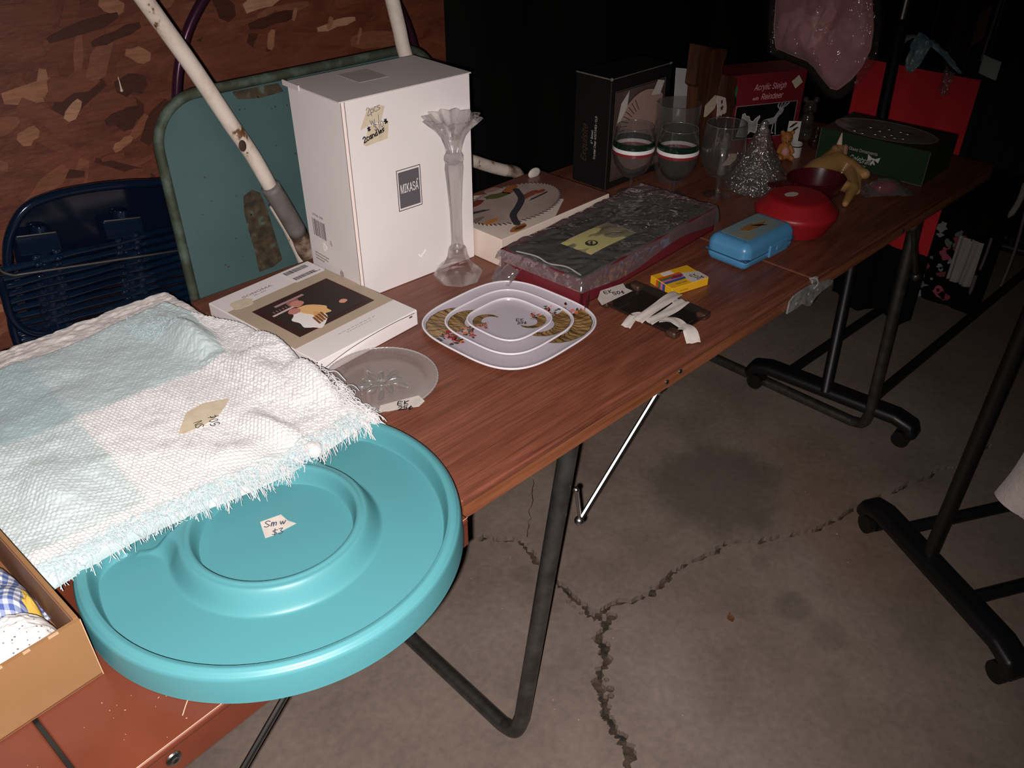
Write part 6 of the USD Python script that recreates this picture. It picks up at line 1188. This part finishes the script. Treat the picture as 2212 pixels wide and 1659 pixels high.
# ============================================================= CLOTHES RACKS, GARMENTS AND THE HANGING PILLOW
def rack_foot(parent, p0, p1):
    p0, p1 = np.array([*p0, 0.0]), np.array([*p1, 0.0]); d = (p1 - p0) / np.linalg.norm(p1 - p0); n = np.array([-d[1], d[0], 0]); Z = np.array([0, 0, 1.0])
    q = [p0 + d * -0.020 + Z * 0.052, p0 + d * -0.012 + Z * 0.070, p0 + d * 0.03 + Z * 0.083, p1 - d * 0.03 + Z * 0.083, p1 + d * 0.012 + Z * 0.070, p1 + d * 0.020 + Z * 0.052]
    bar = m3.Manifold()
    for a, b in zip(q[:-1], q[1:]): bar = bar + hull([(a + n * 0.014, 0.0185), (a - n * 0.014, 0.0185), (b + n * 0.014, 0.0185), (b - n * 0.014, 0.0185)], 14)
    part(parent, 'foot_bar', bar, M['black_plastic'], smooth=35)
    for p in (p0, p1):
        part(parent, 'caster_fork', cat(tm(hull([(p + Z * 0.052, 0.010), (p + Z * 0.030 + d * 0.006, 0.008)], 12))), M['black_plastic'], smooth=35)
        for s in (-1, 1):
            w = trimesh.creation.cylinder(0.0245, 0.015, sections=28); w.apply_transform(trimesh.geometry.align_vectors((0, 0, 1), n)); w.apply_translation(p + n * 0.0135 * s + Z * 0.0250)
            part(parent, 'caster_wheel', w, M['black_plastic'], smooth=35)
fk = thing('clothes_rack', 'black wheeled clothes rack whose foot stands behind the far table leg', 'clothes rack', (1.56, 0.16, 0))
rack_foot(fk, (1.536, 0.385), (1.578, -0.062))
rack_foot(fk, (2.95, 0.36), (2.99, -0.05))
part(fk, 'post', tube([(1.535, 0.165, 0.085), (1.910, 0.352, 0.780), (1.985, 0.390, 0.930)], 0.0165, 14), M['black_metal'])
part(fk, 'post_sleeve', tube([(1.985, 0.390, 0.930), (2.022, 0.408, 1.000)], 0.0195, 14), M['black_plastic'])
part(fk, 'chrome_post', tube([(2.022, 0.408, 1.000), (2.040, 0.416, 1.545)], 0.0140, 14), M['chrome'])
part(fk, 'base_rail', tube([(1.560, 0.308, 0.070), (2.95, 0.270, 0.070)], 0.0150, 12), M['black_metal'])
part(fk, 'base_rail', tube([(1.585, 0.062, 0.070), (2.97, 0.045, 0.070)], 0.0150, 12), M['black_metal'])
part(fk, 'post', tube([(2.96, 0.16, 0.085), (3.05, 0.35, 1.520)], 0.0165, 14), M['black_metal'])
part(fk, 'top_bar', tube([(2.02, 0.420, 1.520), (3.10, 0.350, 1.520)], 0.0140, 12), M['chrome'])

nk = thing('clothes_rack', 'black wheeled clothes rack in the right foreground with its foot across the floor crack', 'clothes rack', (1.08, -0.36, 0))
rack_foot(nk, (1.185, -0.165), (0.965, -0.560))
part(nk, 'post', tube([(1.098, -0.330, 0.085), (1.135, -0.335, 0.900), (1.160, -0.340, 1.550)], 0.0165, 14), M['black_metal'])
dx, dy = 0.880, -0.475
for (x_, y_) in ((1.150, -0.236), (1.050, -0.436)):
    part(nk, 'base_rail', tube([(x_, y_, 0.070), (x_ + dx * 1.25, y_ + dy * 1.25, 0.070)], 0.0150, 12), M['black_metal'])
rack_foot(nk, (1.185 + dx * 1.25, -0.165 + dy * 1.25), (0.965 + dx * 1.25, -0.560 + dy * 1.25))
part(nk, 'post', tube([(1.098 + dx * 1.25, -0.330 + dy * 1.25, 0.085), (1.160 + dx * 1.25, -0.340 + dy * 1.25, 1.550)], 0.0165, 14), M['black_metal'])
part(nk, 'top_bar', tube([(1.13, -0.324, 1.550), (1.160 + dx * 1.3, -0.340 + dy * 1.3, 1.550)], 0.0140, 12), M['chrome'])

RX = 2.20
rl = thing('hanging_rail', 'black garment rail across the dark end of the room, above the frame', 'clothes rail', (RX, 0, 0))
part(rl, 'top_bar', tube([(RX, -1.0, 1.60), (RX, 1.12, 1.60)], 0.014, 12), M['black_metal'])
for y_ in (-1.0, 1.12):
    part(rl, 'upright', tube([(RX, y_, 0.02), (RX, y_, 1.60)], 0.016, 12), M['black_cloth'])
    part(rl, 'foot', tube([(RX - 0.25, y_, 0.016), (RX + 0.25, y_, 0.016)], 0.015, 12), M['black_metal'])

def hang(parent, x, y, ztop):
    part(parent, 'hanger_hook', tube(crv([(x, y, ztop), (x, y, 1.585), (RX + 0.016 if x > RX else RX - 0.016, y, 1.612), (RX, y, 1.6185)], 5), 0.002, 6), M['black_plastic'], smooth=True)
rd = thing('red_dress', 'bright red dress with a black lower part, hanging beyond the table end', 'dress', (2.12, 0.34, 0))
redc = pm('red_fabric', (0.66, 0.014, 0.024), (0.74, 0.018, 0.028), scale=5, rough=0.75, sheen_weight=0.1)
part(rd, 'red_panel', drape((2.14, 0.555), (2.135, 0.190), 0.860, 0.310, 0.006, 2, 5, flare=0.6), redc, smooth=True)
part(rd, 'black_panel', drape((2.138, 0.470), (2.132, 0.185), 0.312, 0.060, 0.010, 3, 6, hem=0.02), M['black_cloth'], smooth=True)
part(rd, 'hanger_bar', tube([(2.14, 0.545, 0.864), (2.135, 0.205, 0.864)], 0.005, 8), M['black_plastic'])
hang(rd, 2.138, 0.36, 0.866)
bs = thing('plastic_bag', 'crumpled pale blue see-through plastic bag draped over the red dress hanger', 'bag', (2.10, 0.33, 0.85))
bluep = pm('pale_blue_plastic', (0.12, 0.22, 0.25), (0.30, 0.36, 0.37), scale=14, detail=4, rough=0.3)
pinkp = thin_glass('clear_hanger', (0.9, 0.82, 0.82), 0.05, 1.0, 0.1, milk=0.16, milk_color=(0.55, 0.35, 0.36))
def bagleg(pts, w, seed):
    p = crv(pts, 8); k = len(p)
    def fn(u, v):
        i = np.clip((u * (k - 1)).round().astype(int), 0, k - 1); ww = np.interp(u, np.linspace(0, 1, len(w)), w)
        n = meshkit.fbm(np.stack([u * 6, v * 4, u * 0 + seed], -1), 3, seed) - 0.5
        return np.stack([p[i, 0] + 0.022 * n - 0.008 * np.sin(PI * v), p[i, 1] + (v - .5) * ww * 1.0, p[i, 2] + (v - .5) * ww * 0.35 + 0.010 * n], -1)
    return cloth(fn, 30, 16, 0.0012)
part(bs, 'bag_fold', bagleg([(2.1, 0.3575, 0.9558), (2.1, 0.3711, 0.922), (2.1, 0.378, 0.8822), (2.1, 0.3844, 0.8548)], (.050, .052, .040, .012), 3), bluep, smooth=True)
part(bs, 'bag_fold', bagleg([(2.1, 0.3634, 0.9574), (2.1, 0.3294, 0.9413), (2.1, 0.2987, 0.9173), (2.1, 0.2667, 0.8975), (2.1, 0.2493, 0.8828)], (.045, .052, .050, .050, .036), 5), bluep, smooth=True)
part(bs, 'bag_fold', bagleg([(2.095, 0.3783, 0.9559), (2.095, 0.4038, 0.9495), (2.095, 0.4204, 0.9342)], (.02, .02, .012), 8), pm('grey_plastic', (0.24, 0.25, 0.25), rough=0.35), smooth=True)
part(bs, 'clear_strap', bagleg([(2.09, 0.2664, 0.884), (2.09, 0.2668, 0.8584), (2.09, 0.2673, 0.8324), (2.09, 0.2664, 0.8156)], (.032, .030, .028, .026), 9), pinkp, smooth=True)
pw = thing('hanging_pillow', 'pink pillow in a clear plastic bag hanging above the red box', 'pillow', (1.80, 0.52, 0.86))
pinkc = pm('pink_satin', (0.70, 0.30, 0.315), (0.82, 0.42, 0.43), scale=7, detail=3, rough=0.45, sheen_weight=0.3)
PX = 1.80
outl = [q for q in [(0.7038, 1.1187), (0.6957, 1.048), (0.6873, 0.9752), (0.6692, 0.9146), (0.6186, 0.9038), (0.5606, 0.8946), (0.5378, 0.8834), (0.5093, 0.8594), (0.4723, 0.8345), (0.4412, 0.8342), (0.405, 0.8726), (0.3816, 0.9136), (0.3681, 0.9636), (0.3737, 1.0207), (0.3942, 1.0856), (0.4154, 1.1489)]]
def pillow(off, seed, grow=0.0, rel=1.0):
    pl_ = Polygon(outl).buffer(grow); n_ = 96
    ring_ = np.array([pl_.exterior.interpolate(t, normalized=True).coords[0] for t in np.linspace(0, 1, n_, endpoint=False)]); cc = np.array(pl_.centroid.coords[0]) + (0.0, 0.0)
    L_ = 16; V_, A_2 = [], []
    for s in (1, -1):
        for i in range(L_ + 1):
            t = i / L_; P_ = cc + (ring_ - cc) * t
            nn = meshkit.fbm(np.c_[P_[:, 0] * 11, P_[:, 1] * 9, 0 * P_[:, 0]], 4, seed) - 0.5; cr = np.abs(meshkit.fbm(np.c_[P_[:, 0] * 16 + P_[:, 1] * 6, P_[:, 1] * 7, 0 * P_[:, 0] + 9], 3, seed) - 0.5)
            h_ = np.maximum(0.055 * (1 - t ** 2.2) ** 0.55 * (1 + 0.9 * nn * rel) - 0.05 * cr * (1 - t) * rel, 0.004 + grow * 0.2) + grow * 0.3
            V_.append(np.c_[PX + off - s * h_, P_])
    V_ = np.vstack(V_); F_ = []
    for s in (0, 1):
        for i in range(L_):
            for m in range(n_):
                a = (s * (L_ + 1) + i) * n_; b = a + n_; m2 = (m + 1) % n_
                q = [(a + m, b + m, b + m2), (a + m, b + m2, a + m2)]
                F_ += q if s else [t_[::-1] for t_ in q]
    return trimesh.Trimesh(V_, np.array(F_), process=False)
part(pw, 'pillow_body', pillow(0.0, 5, -0.012), pinkc, smooth=True)
bagw = thin_glass('pillow_bag_film', (0.95, 0.93, 0.93), 0.05, 0.8, 0.12, bump=(24, 1.0, 0.03), milk=0.04, milk_color=(0.55, 0.45, 0.45))
part(pw, 'plastic_bag', pillow(0.0, 9, 0.012, 1.25), bagw, smooth=True, label='clear crinkled plastic bag')
part(pw, 'hanger_strap', tube(crv([(PX, 0.50, max(q[1] for q in outl) - 0.02), (PX + 0.02, 0.50, 1.30), (PX + 0.2, 0.46, 1.45), (2.045, 0.418, 1.522)], 6), 0.004, 8), M['black_plastic'], smooth=True)

def garment(name, label, p0, p1, zt, zb, mat, seed, amp=0.012, folds=3, extra=None, cat_='garment'):
    xm, ym = (p0[0] + p1[0]) / 2, (p0[1] + p1[1]) / 2
    t = thing(name, label, cat_, (xm, ym, 0))
    part(t, 'cloth', drape(p0, p1, zt, zb, amp, folds, seed), mat, smooth=True)
    if zt < 1.58: hang(t, xm, ym, zt - 0.005)
    return t
mar = pm('dark_maroon_cloth', (0.022, 0.0045, 0.0055), rough=0.9)
nav = pm('navy_cloth', (0.0035, 0.0055, 0.013), rough=0.9)
pipe = pm('pale_piping', (0.15, 0.12, 0.12), rough=0.8)
garment('maroon_jacket', 'dark maroon jacket hanging on the rail right of the chrome post', (2.20, 0.335), (2.20, 0.215), 1.55, 0.47, mar, 3)
nj = garment('navy_jacket', 'navy blue jacket with a pale piped edge and a white label', (2.17, 0.205), (2.17, -0.13), 1.55, 0.62, nav, 4)
part(nj, 'piped_edge', tube([(2.155, 0.212, 1.16), (2.155, 0.208, 1.05), (2.155, 0.212, 0.905)], 0.0035, 8), pipe, smooth=True)
part(nj, 'label_tag', cloth(lambda u, v: np.stack([2.15 - 0.004 * np.sin(3 * u), 0.208 - 0.052 * u, 0.925 - 0.05 * v - 0.012 * u], -1), 8, 8, 0.001), flat(168, 176, 172), smooth=True, label='blank white cloth label')
part(nj, 'red_patch', cloth(lambda u, v: np.stack([2.185 + 0 * u, 0.262 - 0.028 * u, 1.02 - 0.09 * v + 0.03 * u], -1), 6, 6, 0.001), pm('dull_red_patch', (0.12, 0.03, 0.035), rough=0.8), smooth=True)
bdr = garment('black_skirt', 'long black garment with a trailing white belt tie', (2.26, 0.185), (2.24, -0.26), 1.55, 0.40, M['black_cloth'], 6)
tie = pm('grey_white_tie', (0.34, 0.31, 0.27), rough=0.8)
part(bdr, 'belt_tie', tube(crv([(2.16, -0.0046, 0.6038), (2.16, -0.0055, 0.5619), (2.16, -0.0011, 0.5277), (2.16, 0.0086, 0.4927)], 5), [0.009] * 13 + [0.009, 0.006, 0.002], 8), tie, smooth=True)
part(bdr, 'thin_tie', tube(crv([(2.16, -0.0262, 0.5608), (2.16, -0.0369, 0.4405), (2.16, -0.0396, 0.3579), (2.16, -0.0368, 0.2813)], 5), 0.0042, 8), pipe, smooth=True)
fd = garment('floral_skirt', 'black skirt printed with pink roses, hanging low behind the table end', (2.30, 0.262), (2.30, 0.035), 0.80, 0.090, M['black_cloth'], 8, 0.004, 2)
rose = [pm(f'rose_print_{k}', c_, rough=0.8) for k, c_ in enumerate([(0.42, 0.075, 0.12), (0.30, 0.04, 0.07), (0.30, 0.30, 0.29), (0.16, 0.17, 0.16), (0.20, 0.045, 0.06)])]
ffr2 = Frame((2.283, 0, 0), (0, -1, 0), (0, 0, 1))
for k, ((a_, b_), w_, h_, m_) in enumerate(zip([(0.1779, 0.276), (0.1599, 0.2872), (0.1478, 0.3327), (0.147, 0.3099), (0.2326, 0.2159), (0.2349, 0.2011), (0.1764, 0.2013), (0.1624, 0.1363), (0.1488, 0.1273), (0.216, 0.3598), (0.2152, 0.3304), (0.1826, 0.3129), (0.1666, 0.3099), (0.234, 0.175), (0.2353, 0.139), (0.2276, 0.1113), (0.1612, 0.3528), (0.1883, 0.2264), (0.1824, 0.2165), (0.2018, 0.1745), (0.1704, 0.1421), (0.162, 0.2528), (0.2229, 0.2486), (0.1513, 0.2683)],
                              (.050, .040, .046, .030, .022, .026, .020, .046, .040, .030, .022, .020, .020, .022, .022, .034, .016, .020, .014, .010, .012, .022, .012, .024), (.044, .036, .040, .026, .030, .018, .030, .036, .026, .040, .014, .030, .014, .014, .060, .014, .028, .018, .016, .008, .012, .012, .012, .010), (0, 1, 1, 0, 1, 0, 4, 0, 1, 2, 2, 3, 3, 2, 3, 2, 3, 2, 2, 2, 3, 2, 3, 2))):
    part(fd, 'printed_rose' if m_ in (0, 1, 4) else 'printed_leaf', ffr2.put(prism(affinity.rotate(blob(w_, h_, 50 + k, amp=.25), 20 * k), 0.0006), at=(-a_, b_)), rose[m_], smooth=False)
wt = garment('white_scarf', 'grey-white pleated cloth hanging beside the rose print skirt', (2.255, 0.150), (2.245, 0.070), 0.360, 0.205, pm('grey_white_cloth', (0.36, 0.32, 0.30), (0.42, 0.38, 0.355), scale=6, rough=0.85), 9, 0.006, 2, cat_='scarf')
part(wt, 'ribbon', tube(crv([(2.235, 0.0524, 0.3889), (2.235, 0.0517, 0.3321), (2.235, 0.0541, 0.2793)], 5), 0.0045, 8), pipe, smooth=True)
part(wt, 'ribbon', tube(crv([(2.235, 0.0599, 0.2557), (2.235, 0.0591, 0.2142), (2.235, 0.0597, 0.1869)], 5), [0.006] * 8 + [0.005, 0.004, 0.002], 8), pipe, smooth=True)
gl_ = single('green_tag', Frame((2.19, 0, 0), (0, -1, 0), (0, 0, 1)).put(prism([(-a_, b_) for a_, b_ in [(0.2171, 0.826), (0.1962, 0.8221), (0.2023, 0.773)]], 0.0015)), flat(150, 168, 110), 'small pale green paper tag at the right edge of the red dress', 'tag', smooth=False)

fz = thing('fleece_coat', 'pinkish white fleece coat sleeve hanging at the right edge over the near rack', 'coat', (1.06, -0.50, 0))
fleece = pm('pink_white_fleece', (0.60, 0.50, 0.47), (0.68, 0.58, 0.55), scale=90, rough=0.95, sheen_weight=0.4, bump=(260, 0.8, 0.002))
tip = np.array((1.0656, -0.4448, 0.335))
part(fz, 'sleeve', tube(crv([tip + (0.0, 0.0, 0.0), tip + (0.006, -0.004, 0.015), tip + (0.022, -0.018, 0.10), tip + (0.035, -0.030, 0.30), tip + (0.040, -0.040, 0.70)], 8), [0.018, 0.030, 0.036] + [0.045] * 30, 24), fleece, smooth=True)
part(fz, 'shoulder', tm(hull([(tip + (0.040, -0.040, 0.70), 0.048), (tip + (0.10, -0.09, 1.05), 0.055)])), fleece, smooth=True)
part(fz, 'hanger_hook', tube(crv([tip + (0.11, -0.10, 1.10), tip + (0.11, -0.10, 1.18), np.array([1.20, -0.361, 1.567])], 5), 0.002, 6), M['chrome'], smooth=True)

# ============================================================= BITS ON THE FLOOR
lf = single('dry_leaf', move(cloth(lambda u, v: np.stack([0.026 * (u - .5), 0.016 * (v - .5) * np.sin(PI * np.clip(u, .08, .92)), 0.002 + 0.004 * (u - .5) ** 2 * 4 + 0.003 * np.abs(v - .5)], -1), 10, 6, 0.0006), (0.6951, -0.0821, 0), 0.8), pm('dry_leaf_brown', (0.13, 0.045, 0.02), (0.18, 0.07, 0.03), scale=60, rough=0.7), 'small dry brown leaf on the concrete right of the wide crack', 'leaf', smooth=True)
g = np.random.default_rng(77)
grit = []
for (x_, y_), r_ in zip([(0.2603, 0.0519), (0.2468, 0.0353), (0.2637, -0.0146), (0.3493, 0.2951), (0.4714, 0.3953), (0.3593, 0.4113), (0.4207, -0.1529), (0.4673, 0.0669), (1.1123, -0.1167), (1.1995, 0.02), (1.0431, -0.1825)], (.0022, .002, .003, .0018, .0016, .0015, .0025, .0025, .003, .002, .002)):
    grit.append(move(trimesh.creation.icosphere(1, r_), (x_, y_, r_ * 0.6), s=(1.2, 0.9, 0.6)))
single('floor_grit', trimesh.util.concatenate(grit), flat(150, 130, 112), 'tiny pale crumbs scattered on the concrete floor', 'grit', kind='stuff')
